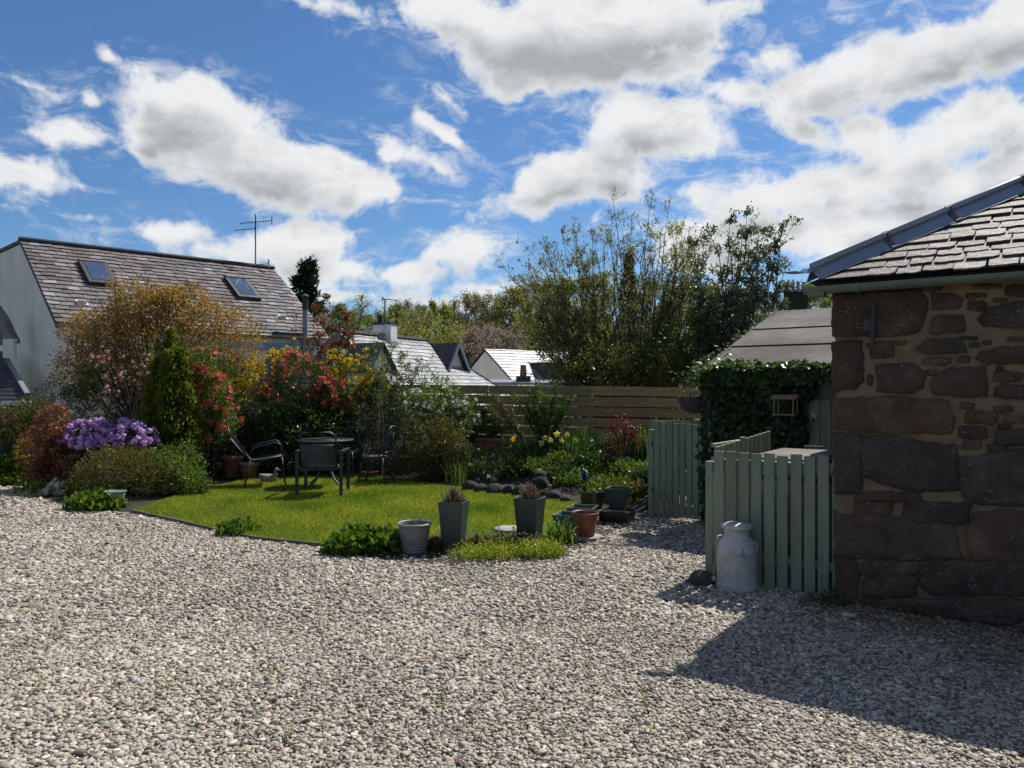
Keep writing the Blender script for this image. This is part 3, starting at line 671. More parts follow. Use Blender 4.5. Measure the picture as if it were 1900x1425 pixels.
# wheelie bins
M_bin = mat('dark_bin_plastic', (.03,.032,.035), .5, (.045,.045,.05), 10)
M_bl1 = mat('brown_bin_lid', (.11,.065,.05), .5, (.08,.048,.038), 6, col3=(.3,.24,.2), s3=9, th3=(.6,.75))
M_bl2 = mat('blue_grey_bin_lid', (.16,.18,.23), .4, (.11,.125,.16), 6)
M_black = mat('black_rubber', (.012,.012,.012), .7)
def bin_(c, ang, lid, label, h=1.0, name='wheelie_bin'):
    t_ = thing(name, label, 'bin', tuple(c), 'bins behind the picket screen')
    ax = V(math.cos(ang), math.sin(ang), 0); ay = V(-ax.y, ax.x, 0)
    def ring(w, dd, z): return [c + ax * sx * w / 2 + ay * sy * dd / 2 + V(0, 0, z) for sx, sy in ((-1, -1), (1, -1), (1, 1), (-1, 1))]
    m = MB(); m.add(ring(.42, .46, .04) + ring(.54, .66, h - .03) + ring(.57, .70, h - .03) + ring(.57, .70, h), [(3, 2, 1, 0), (12, 13, 14, 15)] + [(k * 4 + j, k * 4 + (j + 1) % 4, k * 4 + 4 + (j + 1) % 4, k * 4 + 4 + j) for k in range(3) for j in range(4)])
    obj('body', m, M_bin, t_, bevel=.02, seg=2)
    m = MB(); m.add(ring(.60, .74, h + .002) + ring(.60, .74, h + .03) + ring(.52, .60, h + .062) + ring(.44, .5, h + .072), [(3, 2, 1, 0), (12, 13, 14, 15)] + [(k * 4 + j, k * 4 + (j + 1) % 4, k * 4 + 4 + (j + 1) % 4, k * 4 + 4 + j) for k in range(3) for j in range(4)])
    l = obj('lid', m, lid, t_, bevel=.008, seg=2)
    m = MB(); m.bar(c + ay * .33 - ax * .06 + V(0, 0, h + .085), c + ay * .33 + ax * .10 + V(0, 0, h + .085), .03, .02); m.bar(c + ay * .33 - ax * .05 + V(0, 0, h + .05), c + ay * .33 - ax * .05 + V(0, 0, h + .085), .02, .02); m.bar(c + ay * .33 + ax * .09 + V(0, 0, h + .05), c + ay * .33 + ax * .09 + V(0, 0, h + .085), .02, .02); obj('lid_handle', m, lid, l)
    for s in (-1, 1):
        m = MB(); w = c - ay * .24 + ax * s * .25 + V(0, 0, .1); m.tube([w - ax * .025, w + ax * .025], .1, 16); obj('wheel', m, M_black, t_, smooth=False)
bdir = math.atan2(fd.y, fd.x)
bin_(V(2.46, 6.55, 0), bdir, M_bl1, 'wheelie bin with a faded brown lid between picket screen and side panel', .965)
bin_(V(2.96, 6.22, 0), bdir + .05, M_bl1, 'taller wheelie bin with dull red-brown lid up against the rubble wall', .995)
m_ = V(2.30, 6.19, 0)
bt = thing('recycling_box', 'low blue-grey lidded recycling box just behind the green pickets', 'bin', tuple(m_))
m = MB(); m.cbox(m_ + V(0, 0, .42), V(fd.x, fd.y, 0) * .62, fn * .2, V(0, 0, .84)); obj('body', m, M_bl2, bt, bevel=.015)
m = MB(); m.obox(m_ + V(0, 0, .86) - fd * .34 - fn * .12, fd * .68, fn * .24, V(0, 0, .12)); obj('lid', m, M_bl2, bt, bevel=.02, seg=2)

# gate between the bed and the shed
g0 = V(1.655, 9.32, 0); g1 = V(2.215, 8.78, 0); gd = (g1 - g0).normalized(); gn = V(gd.y, -gd.x, 0); gl = (g1 - g0).length
gate = thing('picket_gate', 'sage green picket gate with strap hinges beside the ivy shed', 'gate', tuple(g0))
m = MB(); m.obox(g0 - gd * .01 - V(0, 0, .02), gd * .072, -gn * .07, V(0, 0, 1.08)); obj('gate_post', m, M_sage, gate, bevel=.003)
n = 8; pt = (gl - .08) / n
for k in range(n):
    top = 1.165 - .004 * k + rr_.uniform(-.006, .006)
    if k == 2:
        p = g0 + gd * (.075 + k * pt); w = pt * .84; nn_ = -gn * .02
        m = MB(); m.prism([V(p.x, p.y, .05), V(p.x, p.y, .05) + gd * w, V(p.x, p.y, top) + gd * w, V(p.x, p.y, top) + gd * w * .75, V(p.x, p.y, top - .07)], nn_); obj('picket', m, M_sage, gate)
    else: picket(gate, g0 + gd * (.075 + k * pt), gd, pt * .84, .05, top)
for z in (.30, .85):
    m = MB(); m.obox(g0 + gd * .07 - gn * .022 + V(0, 0, z), gd * (gl - .09), -gn * .03, V(0, 0, .07)); obj('rail', m, M_sage, gate)
    m = MB(); m.obox(g0 + gd * .03 + gn * .003 + V(0, 0, z + .03), gd * .25, gn * .005, V(0, 0, .022)); h_ = obj('strap_hinge', m, M_sage, gate)
    m = MB(); q = g0 + gd * .055 + gn * .012 + V(0, 0, z + .01); m.tube([q, q + V(0, 0, .06)], .009, 8); obj('hinge_pin', m, M_iron, h_)
m = MB(); q = g1 - gd * .11 + gn * .02 + V(0, 0, .775); m.tube([q - gn * .02, q + gn * .03], .022, 12); m.bar(q + gn * .01, q + gn * .01 + gd * .10, .012, .012); obj('latch', m, M_iron, gate)
bp0 = V(1.86, 10.35, 0); bpd = V(.86, -.51, 0).normalized()
pf = thing('low_picket_fence', 'sage picket panel standing behind the gate in front of the board fence', 'fence', tuple(bp0))
for k in range(9): picket(pf, bp0 + bpd * (k * .1), bpd, .078, .03, 1.125 + .002 * k)
m = MB(); bn = V(bpd.y, -bpd.x, 0); m.obox(bp0 - bn * .022 + V(0, 0, .82), bpd * .9, -bn * .03, V(0, 0, .07)); obj('rail', m, M_sage, pf)
m = MB(); m.obox(bp0 - bn * .022 + V(0, 0, .2), bpd * .9, -bn * .03, V(0, 0, .07)); obj('rail', m, M_sage, pf)

# milk churn
M_alu, t, b, out = newmat('old_aluminium')
tcn = N(t, 'ShaderNodeTexCoord'); n1 = noise(t, tcn.outputs['Object'], 9, 7, .7)
c = ramp(t, n1.outputs['Fac'], [(.25, (.25,.245,.235)), (.5, (.40,.39,.37)), (.75, (.52,.505,.475))]); t.links.new(c, b.inputs['Base Color'])
b.inputs['Metallic'].default_value = .22; t.links.new(maprange(t, n1.outputs['Fac'], .3, .7, .58, .42), b.inputs['Roughness'])
CH = G(1367, 1094)
ch = thing('milk_churn', 'dull aluminium milk churn with domed lid and loop handles in front of the pickets', 'churn', tuple(CH))
H = .53
m = MB(); m.lathe([(.150,0),(.157,.004),(.157,.055),(.152,.06),(.152,.305),(.154,.31),(.154,.318),(.152,.323),(.148,.345),(.128,.385),(.106,.415),(.098,.43),(.096,.47),(.099,.485),(.09,.485),(.085,.46)], CH, 36); obj('body', m, M_alu, ch, auto=35)
m = MB(); m.lathe([(.117,.483),(.122,.488),(.122,.503),(.116,.512),(.085,.522),(.04,.527),(.0,.528)], CH, 36); m.f.append(tuple(range(36))[::-1]); obj('lid', m, M_alu, ch, auto=40)
for a0 in (-1.15, 1.99):
    def hp(a, r, z): return CH + V(r * math.cos(a), r * math.sin(a), z)
    m = MB(); m.tube([hp(a0 - .42, .15, .30), hp(a0 - .42, .165, .315), hp(a0 - .42, .165, .375), hp(a0 - .3, .168, .395), hp(a0 + .3, .168, .395), hp(a0 + .42, .165, .375), hp(a0 + .42, .165, .315), hp(a0 + .42, .15, .30)], .0075, 8); obj('handle', m, M_alu, ch, smooth=True)
# rocks
M_rock = mat('dark_rock', (.035,.030,.028), .85, (.065,.055,.05), 14, 7, .9, 30, col3=(.10,.045,.035), s3=11, th3=(.55,.66), bdist=.02)
M_pale = mat('bleached_wood', (.36,.33,.29), .8, (.20,.17,.14), 7, 7, .9, 16, stretch=(1, 3, 1), bdist=.03)
M_bedrock = mat('mossy_stone', (.028,.024,.020), .95, (.018,.022,.010), 9, 7, .8, 25, rand=.3, bdist=.02)
def rock_mb(c, r, seed, sub=3, lump=.28):
    bm = bmesh.new(); bmesh.ops.create_icosphere(bm, subdivisions=sub, radius=1); rg = random.Random(seed)
    ks = [(Vector((rg.gauss(0, 1), rg.gauss(0, 1), rg.gauss(0, 1))) * 1.6, rg.uniform(0, 6.28), rg.uniform(.4, 1)) for _ in range(7)]
    cuts = [(Vector((rg.gauss(0, 1), rg.gauss(0, 1), rg.gauss(0, .8))).normalized(), rg.uniform(.68, .95)) for _ in range(6)]
    m = MB()
    for v in bm.verts:
        p = v.co.copy(); p *= 1 + lump * sum(math.sin(p.dot(k) + ph) * a for k, ph, a in ks) / 5
        for nrm, dd in cuts:
            e = p.dot(nrm) - dd
            if e > 0: p -= nrm * e * .8
        m.v.append((c[0] + p.x * r[0], c[1] + p.y * r[1], c[2] + p.z * r[2]))
    m.f = [tuple(v.index for v in f.verts) for f in bm.faces]; bm.free(); return m
R0 = G(1303, 1086)
tag(obj('rock', rock_mb((R0.x, R0.y, .045), (.115, .10, .075), 4), M_rock, auto=35), 'dark rounded rock with a rusty top beside the milk churn', 'rock')
R1 = G(95, 922)
lg = MB(); rgd = random.Random(6)
for k_, (dx0, dz0, dx1, dz1, r0_, r1_) in enumerate(((-.18, .02, .10, .17, .05, .065), (.02, .03, .20, .06, .07, .05), (-.05, .05, .03, .22, .06, .022), (.08, .10, .16, .20, .05, .02), (-.2, .03, -.08, .06, .03, .05))):
    a_ = V(R1.x + dx0, R1.y + rgd.uniform(-.04, .04), dz0); b2_ = V(R1.x + dx1, R1.y + rgd.uniform(-.05, .05), dz1); lg.tube([a_.lerp(b2_, f) + V(rgd.gauss(0, .014), rgd.gauss(0, .014), rgd.gauss(0, .014)) for f in (0, .2, .4, .6, .8, 1)], [(r0_ + (r1_ - r0_) * f) * rgd.uniform(.75, 1.25) for f in (0, .2, .4, .6, .8, 1)], 9)
tag(obj('driftwood', lg, M_pale, auto=45), 'gnarled bleached driftwood stump at the edge of the gravel', 'driftwood')
# ---------------------------------------------------------------- shed
M_shed = mat('shed_green', (.095,.125,.10), .65, (.075,.10,.082), 4, 5, .2, 40, stretch=(3, 3, .3))
M_felt = mat('roofing_felt', (.10,.082,.07), .9, (.072,.06,.052), 1.3, 7, .5, 90, col3=(.15,.135,.12), s3=5, th3=(.55,.75))
SC0 = V(2.285, 8.80, 0); SF = V(.78, -.626, 0).normalized(); SS = V(-SF.y, SF.x, 0); SN = -SS
shed = thing('garden_shed', 'low green boarded shed with sloping brown felt roof', 'shed', tuple(SC0))
SZ = 1.70
m = MB(); m.obox(SC0 - V(0, 0, .05), SF * 2.6, SS * 2.1, V(0, 0, SZ + .05)); obj('wall', m, M_shed, shed)
def spt(px, py): h = hit(px, py, SC0, SN); return (h - SC0).dot(SF), h.z
m = MB()
ev0 = SC0 + SN * .12 - SF * .07 + V(0, 0, SZ + .045); slope = V(SS.x, SS.y, .355); 
m.obox(ev0 - V(0, 0, .03), SF * 2.75, slope * 2.45, V(0, 0, .03)); rf = obj('roof', m, M_shed, shed)
for k, (a, b_) in enumerate(((0, .92), (.88, 1.62), (1.58, 2.47))):     # overlapping felt strips
    m = MB(); rg = random.Random(k); nseg = 14
    top_ = []; 
    for i in range(nseg + 1):
        for j in (a, b_):
            wob = 0
            top_.append(ev0 + SF * (-.02 + 2.79 * i / nseg) + slope * (j - .02) + V(0, 0, .006 + (.016 if j == a and k else 0)))
    m.v = [tuple(q) for q in top_]; m.f = [(2 * i, 2 * i + 2, 2 * i + 3, 2 * i + 1) for i in range(nseg)]
    fo = obj('felt_strip', m, M_felt, rf, fixn=False); so = fo.modifiers.new('solid', 'SOLIDIFY'); so.thickness = .006; so.offset = 0
m = MB(); m.obox(ev0 + SN * .004 - V(0, 0, .085), SF * 2.75, SN * .02, V(0, 0, .075)); obj('fascia', m, M_shed, shed)
m = MB(); m.obox(ev0 - SF * .03 - V(0, 0, .09), SF * .022, slope * 2.45, V(0, 0, .11)); obj('barge_board', m, M_felt, shed)
# gable triangle of the side wall
m = MB(); m.prism([SC0 + V(0, 0, SZ - .001), SC0 + SS * 2.1 + V(0, 0, SZ - .001), SC0 + SS * 2.1 + V(0, 0, SZ + .355 * 2.1 + .05)], SF * 2.6); obj('gable', m, M_shed, shed)
# door of vertical boards
du0, dzt = spt(1501, 737)
door = None
m = MB(); m.obox(SC0 + SF * (du0 - .02) + SN * .002 + V(0, 0, .03), SF * .86, SN * .012, V(0, 0, dzt - .03)); door = obj('door', m, M_shed, shed)
for k in range(7):
    m = MB(); m.obox(SC0 + SF * (du0 + .012 + k * .115) + SN * .014 + V(0, 0, .05), SF * .108, SN * .012, V(0, 0, dzt - .075)); obj('board', m, M_sage, door, bevel=.003)
u_, z_ = spt(1511, 776)
M_brass = mat('tarnished_lock', (.28,.27,.24), .5, (.18,.17,.15), 30, metal=.5)
m = MB(); q = SC0 + SF * u_ + SN * .026 + V(0, 0, z_)
m.prism([q + SF * (.036 * math.cos(a)) + V(0, 0, .06 * math.sin(a)) for a in [2 * math.pi * i / 14 for i in range(14)]], SN * .014); lk = obj('lock_plate', m, M_brass, door)
m = MB(); m.obox(q - SF * .008 + SN * .014 - V(0, 0, .03), SF * .018, SN * .008, V(0, 0, .035)); obj('keyhole_cover', m, M_iron, lk)
# grey pole at the shed corner
M_grey = mat('weathered_grey', (.19,.19,.17), .7, (.11,.115,.095), 6, 6, .3)
pq = V(2.24, 8.70, 0); m = MB(); m.tube([pq - V(0, 0, .02), pq + V(.005, 0, .8), pq + V(0, 0, 1.5)], .028, 10)
tag(obj('corner_pole', m, M_grey, smooth=True), 'weathered grey pole standing at the shed corner by the gate latch', 'pole')
# bird table frame on the ivy
M_teak = mat('pale_wood', (.24,.15,.075), .7, (.16,.10,.05), 12, 5, .2, stretch=(1, 1, 6))
ua, za = spt(1455, 769); ub, zb = spt(1492, 740); q = SC0 + SF * ua + SN * .27 + V(0, 0, za); wf = ub - ua; hf = zb - za
bfd = thing('bird_feeder', 'open wooden bird feeder frame fixed among the ivy leaves', 'bird feeder', tuple(q))
m = MB(); m.obox(q - SF * .012 - SS * .06, SF * (wf + .024), SS * .16, V(0, 0, .016)); obj('tray', m, M_teak, bfd, bevel=.002)
for s in (0, wf - .014):
    for dd in (-.055, .075):
        m = MB(); m.obox(q + SF * s + SS * dd + V(0, 0, .017), SF * .014, SS * .014, V(0, 0, hf - .02)); obj('post', m, M_teak, bfd)
m = MB(); m.prism([q - SF * .03 - SS * .08 + V(0, 0, hf - .002), q - SF * .03 + SS * .02 + V(0, 0, hf + .045), q - SF * .03 + SS * .11 + V(0, 0, hf - .002)], SF * (wf + .06)); obj('roof', m, M_teak, bfd)
# wall basket on the corner
M_coir = mat('dark_basket', (.035,.037,.045), .9, (.055,.055,.06), 20, 6, .7, 60)
hb = P(1289, 752, 8.95); 
wb = thing('wall_basket', 'dark grey half-bowl hanging basket on the shed corner above the gate', 'basket', tuple(hb))
m = MB(); n = 14
for i in range(7):
    f_ = i / 6; r = .19 * math.sqrt(max(0, 1 - (1 - f_) ** 2)) if i else .01
    for j in range(n + 1):
        a = math.pi * j / n; m.v.append(tuple(hb + SF * (-math.cos(a) * r) + SN * (math.sin(a) * r) + V(0, 0, -.10 + .19 * f_)))
m.f = [(i * (n + 1) + j, i * (n + 1) + j + 1, (i + 1) * (n + 1) + j + 1, (i + 1) * (n + 1) + j) for i in range(6) for j in range(n)]
m.f.append(tuple(6 * (n + 1) + j for j in range(n + 1))); obj('bowl', m, M_coir, wb, smooth=True)
m = MB(); m.tube([hb + SF * (-math.cos(math.pi * j / n) * .19) + SN * (math.sin(math.pi * j / n) * .19) + V(0, 0, .092) for j in range(n + 1)], .008, 6); obj('rim', m, M_iron, wb, smooth=True)

# ---------------------------------------------------------------- board fence
M_board = mat('treated_board', (.30,.20,.08), .8, (.20,.135,.058), 1.7, 6, .35, 7, stretch=(1.0, 4, 11), col3=(.05,.035,.02), s3=2.4, th3=(.66,.74), rand=.16)
FA = V(-3.6, 15.2, 0); FB = V(3.32, 12.85, 0); fdv = (FB - FA); FL = fdv.length; fdn = fdv.normalized(); ffn = V(fdn.y, -fdn.x, 0)
bfence = thing('board_fence', 'brown horizontal board fence with open gaps between the garden and the cottages', 'fence', tuple(FA))
rr_ = random.Random(77)
for row in range(6):
    u = 0.0; cuts = [0, 1.55 + .25 * (row % 2), 3.35 + .2 * (row % 3), 5.25 - .3 * (row % 2), FL]
    for a, b_ in zip(cuts[:-1], cuts[1:]):
        def zt(x): return 1.625 - .075 * x / FL - row * .182
        j = rr_.uniform(-.008, .008); pa = FA + fdn * (a + .004); pb = FA + fdn * (b_ - .004)
        hgt = .157 + rr_.uniform(-.004, .004); m = MB()
        m.add([V(pa.x, pa.y, zt(a) - hgt + j), V(pb.x, pb.y, zt(b_) - hgt), V(pb.x, pb.y, zt(b_)), V(pa.x, pa.y, zt(a) + j)] +
              [V(q.x, q.y, q.z) - ffn * .022 for q in (V(pa.x, pa.y, zt(a) - hgt + j), V(pb.x, pb.y, zt(b_) - hgt), V(pb.x, pb.y, zt(b_)), V(pa.x, pa.y, zt(a) + j))],
              [(0, 1, 2, 3), (7, 6, 5, 4), (0, 4, 5, 1), (1, 5, 6, 2), (2, 6, 7, 3), (3, 7, 4, 0)])
        obj('board', m, M_board, bfence, bevel=.003)
for a in (0.1, 1.6, 3.4, 5.2, FL - .06):
    q = FA + fdn * a - ffn * .025; m = MB(); m.obox(q, fdn * .075, -ffn * .075, V(0, 0, 1.57 - .08 * a / FL)); obj('post', m, M_board, bfence)

# ---------------------------------------------------------------- garden furniture
M_dk = mat('anthracite_metal', (.020,.024,.030), .42, (.03,.034,.04), 20, metal=.3)
M_castiron = mat('cast_metal', (.03,.036,.042), .45, (.045,.05,.056), 30, 4, .2, metal=.3)
M_mesh, t, b, out = newmat('sling_mesh')
tcn = N(t, 'ShaderNodeTexCoord'); b.inputs['Base Color'].default_value = (.06,.062,.07,1); b.inputs['Roughness'].default_value = .5
ck = N(t, 'ShaderNodeTexChecker'); ck.inputs['Scale'].default_value = 160; t.links.new(tcn.outputs['Object'], ck.inputs['Vector'])
tp = N(t, 'ShaderNodeBsdfTransparent'); mx = N(t, 'ShaderNodeMixShader'); mx.inputs[0].default_value = .30
t.links.new(b.outputs[0], mx.inputs[1]); t.links.new(tp.outputs[0], mx.inputs[2]); t.links.new(mx.outputs[0], out.inputs[0])
def place(o, ang):      # local (x right, y back, z up) -> world
    return Matrix.Translation(o) @ Matrix.Rotation(ang, 4, 'Z')
LZ = .037
def sling_chair(o, ang, label, name='garden_chair', back_tilt=.12, w=.56, seat_rise=.0, h=.90, thin=False):
    """chair faces local +y; backrest at -y"""
    T = place(o, ang); t_ = thing(name, label, 'chair', tuple(o), 'chairs around the round garden table')
    hw = w / 2; rt = .013
    def tb(name, pts, r=rt, mt=M_dk, par=t_): m = MB(); m.tube(pts, r, 10).xf(T); return obj(name, m, mt, par, smooth=True)
    sb = -.24; sf_ = .22; sz = .40; szf = .40 + seat_rise; bt = sb - back_tilt * 2.0
    tb('back_frame', [(-hw + .06, sb, sz - .02), (-hw + .06, bt + .03, h - .10), (-hw + .075, bt + .012, h - .04), (-hw + .13, bt, h), (hw - .13, bt, h), (hw - .075, bt + .012, h - .04), (hw - .06, bt + .03, h - .10), (hw - .06, sb, sz - .02)])
    m = MB()
    nb = 6; pts = []
    for i in range(nb + 1):
        f = i / nb; z = sz - .01 + f * (h - .16 - sz); y = sb + (bt + .035 - sb) * f - .012 * math.sin(math.pi * f)
        pts.append((y, z))
    for (y, z) in pts: m.v += [(-hw + .07, y, z), (hw - .07, y, z)]
    m.f = [(2 * i, 2 * i + 1, 2 * i + 3, 2 * i + 2) for i in range(nb)]; m.xf(T); so = obj('backrest', m, M_mesh, t_, smooth=True, fixn=False); md_ = so.modifiers.new('solid', 'SOLIDIFY'); md_.thickness = .004
    m = MB(); m.v = []; 
    for i in range(6):
        f = i / 5; m.v += [(-hw + .06, sb + f * (sf_ - sb), sz + (szf - sz) * f - .015 * math.sin(math.pi * f)), (hw - .06, sb + f * (sf_ - sb), sz + (szf - sz) * f - .015 * math.sin(math.pi * f))]
    m.f = [(2 * i, 2 * i + 1, 2 * i + 3, 2 * i + 2) for i in range(5)]; m.xf(T); so = obj('seat', m, M_mesh, t_, smooth=True, fixn=False); md_ = so.modifiers.new('solid', 'SOLIDIFY'); md_.thickness = .006
    tb('seat_frame', [(-hw + .06, sb, sz), (-hw + .06, sf_, szf), (hw - .06, sf_, szf), (hw - .06, sb, sz), (-hw + .06, sb, sz)], .011)
    for s in (-1, 1):
        x = s * (hw - .0)
        if thin:
            tb('leg', [(x, sb - .02, sz + .01), (x, sb - .10, .0)], .012); tb('leg', [(x, sf_ - .02, szf), (x, sf_ + .04, .0)], .012)
            ar = [(x, sb - .0, sz + .12), (x, sb + .02, sz + .19), (x, sb + .12, sz + .23), (x, sf_ - .10, szf + .21), (x, sf_ - .03, szf + .17), (x, sf_ - .01, szf)]
            tb('armrest', ar, .012)
        else:
            m = MB(); m.obox((x - .022, sb - .03, 0), (.044, 0, 0), (0, .030, 0), (0, 0, .62)); m.xf(T); obj('leg', m, M_dk, t_, bevel=.005)
            m = MB(); m.obox((x - .022, sf_ - .02, 0), (.044, 0, 0), (0, .030, 0), (0, 0, .61)); m.xf(T); obj('leg', m, M_dk, t_, bevel=.005)
            m = MB(); m.obox((x - .026, sb - .04, .621), (.052, 0, 0), (0, sf_ - sb + .09, 0), (0, 0, .022)); m.xf(T); obj('armrest', m, M_dk, t_, bevel=.006)
            m = MB(); m.bar((x - s * .022, sb - .01, .40), (x - s * .07, sb - .01, .40), .02, .03); m.xf(T); obj('bracket', m, M_dk, t_)
    m = MB(); m.bar((-hw + .05, sb - .012, sz - .022), (hw - .05, sb - .012, sz - .022), .022, .022); m.xf(T); obj('stretcher', m, M_dk, t_)
    return t_
o1 = G(600, 916, LZ); sling_chair(o1, 0.0, 'wide mesh-backed armchair with flat square legs, its back to the gravel', w=.62, back_tilt=.05)
o2 = G(497, 900, LZ); sling_chair(V(o2.x, o2.y, LZ), rad(-72), 'thin-legged sling armchair with reclined back turned sideways to the table', back_tilt=.17, seat_rise=.07, h=.92, thin=True, w=.54)
def cast_chair(o, ang, label):
    T = place(o, ang); t_ = thing('cast_chair', label, 'chair', tuple(o), 'chairs around the round garden table')
    def tb(name, pts, r, par=t_, n=8): m = MB(); m.tube(pts, r, n).xf(T); return obj(name, m, M_castiron, par, smooth=True)
    m = MB(); n = 18; sz = .43
    def sq(a, r): return (r * (abs(math.cos(a)) ** .7) * math.copysign(1, math.cos(a)), r * .95 * (abs(math.sin(a)) ** .7) * math.copysign(1, math.sin(a)))
    o_ = [sq(2 * math.pi * i / 28, .215) for i in range(28)]; i_ = [sq(2 * math.pi * i / 28, .175) for i in range(28)]
    m.v = [(x, y, sz + .015) for x, y in o_] + [(x, y, sz + .015) for x, y in i_] + [(x, y, sz - .008) for x, y in i_] + [(x, y, sz - .022) for x, y in o_]
    m.f = [(k * 28 + j, k * 28 + (j + 1) % 28, ((k + 1) % 4) * 28 + (j + 1) % 28, ((k + 1) % 4) * 28 + j) for k in range(4) for j in range(28)]; m.xf(T); seat = obj('seat', m, M_castiron, t_, auto=40)
    m = MB()
    for k in range(6):
        a = 2 * math.pi * k / 6; m.tube([(.03 * math.cos(a + 1) , .03 * math.sin(a + 1), sz), (.09 * math.cos(a), .09 * math.sin(a), sz + .006), (.13 * math.cos(a + .5), .13 * math.sin(a + .5), sz), (.18 * math.cos(a + .25), .18 * math.sin(a + .25), sz)], .011, 6)
    for rr2 in (.035, .11): m.tube([(rr2 * math.cos(2 * math.pi * i / 18), rr2 * math.sin(2 * math.pi * i / 18), sz) for i in range(19)], .009, 6, False)
    m.xf(T); obj('seat_scrollwork', m, M_castiron, seat, smooth=True)
    for sx, sy in ((-1, 1), (1, 1), (-1, -1), (1, -1)):
        tb('leg', [(sx * .16, sy * .16, sz), (sx * .175, sy * .175, .30), (sx * .18, sy * .19, .15), (sx * .21, sy * .24, .0)], [.017, .015, .012, .015])
    tb('back_frame', [(-.18, -.19, sz), (-.19, -.215, .62), (-.185, -.24, .80), (-.16, -.275, .875), (-.09, -.285, .90), (0, -.29, .91), (.09, -.285, .90), (.16, -.275, .875), (.185, -.24, .80), (.19, -.215, .62), (.18, -.19, sz)], .014)
    m = MB()
    for s in (-1, 1):
        m.tube([(s * .02, -.195, sz + .03), (s * .05, -.21, .58), (s * .14, -.235, .68), (s * .15, -.255, .80), (s * .07, -.26, .80), (s * .05, -.245, .72), (s * .0, -.23, .62)], .009, 6)
        m.tube([(s * .19, -.215, .60), (s * .10, -.22, .62), (s * .04, -.24, .76), (0, -.275, .88)], .009, 6)
    m.tube([(-.19, -.20, .50), (.19, -.20, .50)], .011, 6); m.xf(T); obj('back_scrollwork', m, M_castiron, t_, smooth=True)
o3 = G(697, 897, LZ); cast_chair(o3, rad(82), 'ornate cast metal chair in profile with its seat towards the table')
o4 = G(636, 887, LZ); cast_chair(o4 + V(-.02, .25, 0), rad(178), 'ornate cast metal chair tucked in at the far side of the table')
tb0 = G(604, 901, LZ)
tbl = thing('garden_table', 'round patterned metal garden table on curved splayed legs', 'table', tuple(tb0)); T = place(tb0, 0)
m = MB(); m.lathe([(.40,.685),(.425,.69),(.43,.70),(.43,.712),(.42,.718),(.0,.714)], tb0, 48); m.f.append(tuple(range(48))[::-1]); top_ = obj('tabletop', m, M_castiron, tbl, auto=40)
m = MB()
for r_ in (.12, .2, .28, .36): m.tube([tb0 + V(r_ * math.cos(2 * math.pi * i / 36), r_ * math.sin(2 * math.pi * i / 36), .718) for i in range(37)], .006, 5, False)
for k in range(16): a = 2 * math.pi * k / 16; m.bar(tb0 + V(.1 * math.cos(a), .1 * math.sin(a), .719), tb0 + V(.4 * math.cos(a), .4 * math.sin(a), .719), .01, .008)
obj('top_pattern', m, M_castiron, top_)
for k in range(4):
    a = math.pi / 4 + k * math.pi / 2 + .2; q = lambda r, z: tb0 + V(r * math.cos(a), r * math.sin(a), z)
    m = MB(); m.tube([q(.26, .69), q(.15, .55), q(.08, .40), q(.10, .25), q(.20, .10), q(.31, .03), q(.36, .0)], [.016, .015, .015, .016, .017, .015, .02], 8); obj('leg', m, M_castiron, tbl, smooth=True)
m = MB(); m.lathe([(.0,.38),(.085,.385),(.085,.40),(.0,.405)], tb0, 20); obj('leg_collar', m, M_castiron, tbl)

# ---------------------------------------------------------------- pots
M_pgreen = mat('green_planter', (.022,.046,.037), .5, (.018,.038,.031), 3, 6, .12, 30, col3=(.04,.06,.05), s3=2.5, th3=(.55,.8))
M_pgreen2 = mat('pale_green_planter', (.075,.115,.095), .55, (.055,.09,.075), 4, 6, .2, 30)
M_terra = mat('terracotta', (.22,.085,.05), .75, (.16,.065,.04), 7, 6, .3, 30, col3=(.28,.17,.12), s3=6, th3=(.58,.75))
M_rpot = mat('red_plastic_pot', (.21,.055,.036), .5, (.17,.045,.03), 6, 5, .1)
M_gpot = mat('ribbed_grey_pot', (.20,.20,.205), .55, (.13,.13,.135), 5, 6, .15, stretch=(1, 1, 9))
M_blackpot = mat('dark_glaze', (.022,.016,.015), .3, (.03,.022,.02), 6)
M_slab = mat('pale_slab', (.33,.315,.28), .85, (.22,.21,.185), 8, 7, .4, 40)
M_bucket = mat('grey_bucket', (.30,.32,.34), .45, (.22,.235,.25), 8)
M_comp = mat('compost', (.022,.016,.011), 1, (.05,.036,.025), 30, 5, 1, 60)
def square_planter(c, b_, t__, h, ax, mt, name, label, cat='planter', group=None, inner=.04, wall=.014):
    r = thing(name, label, cat, tuple(c), group); m = MB(); m.frust(c, b_, t__, h, ax, wall, inner + .02); obj('pot', m, mt, r, bevel=.004)
    ax = Vector(ax).normalized(); ay = V(-ax.y, ax.x, 0); w = t__ - 2 * wall - .012
    w = b_ + (t__ - b_) * (h - inner) / h - 2 * wall - .004
    m = MB(); m.cbox(c + V(0, 0, h - inner - .01), ax * w, ay * w, V(0, 0, .02)); obj('compost', m, M_comp, r); return r
def round_pot(c, prof, mt, name, label, group=None, fill=None, cat='pot', n=32):
    r = thing(name, label, cat, tuple(c), group); m = MB(); m.lathe(prof, c, n); obj('pot', m, mt, r, auto=35)
    if fill: m = MB(); m.lathe([(fill[0], fill[1] - .02), (fill[0], fill[1]), (fill[0] * .5, fill[1] + .012), (0, fill[1] + .015)], c, 20); obj('compost', m, M_comp, r, smooth=True)
    return r
PL1 = G(842, 1020); PL2 = G(983, 1008)
AX1 = V(math.cos(rad(-14)), math.sin(rad(-14)), 0); AX2 = V(math.cos(rad(-24)), math.sin(rad(-24)), 0)
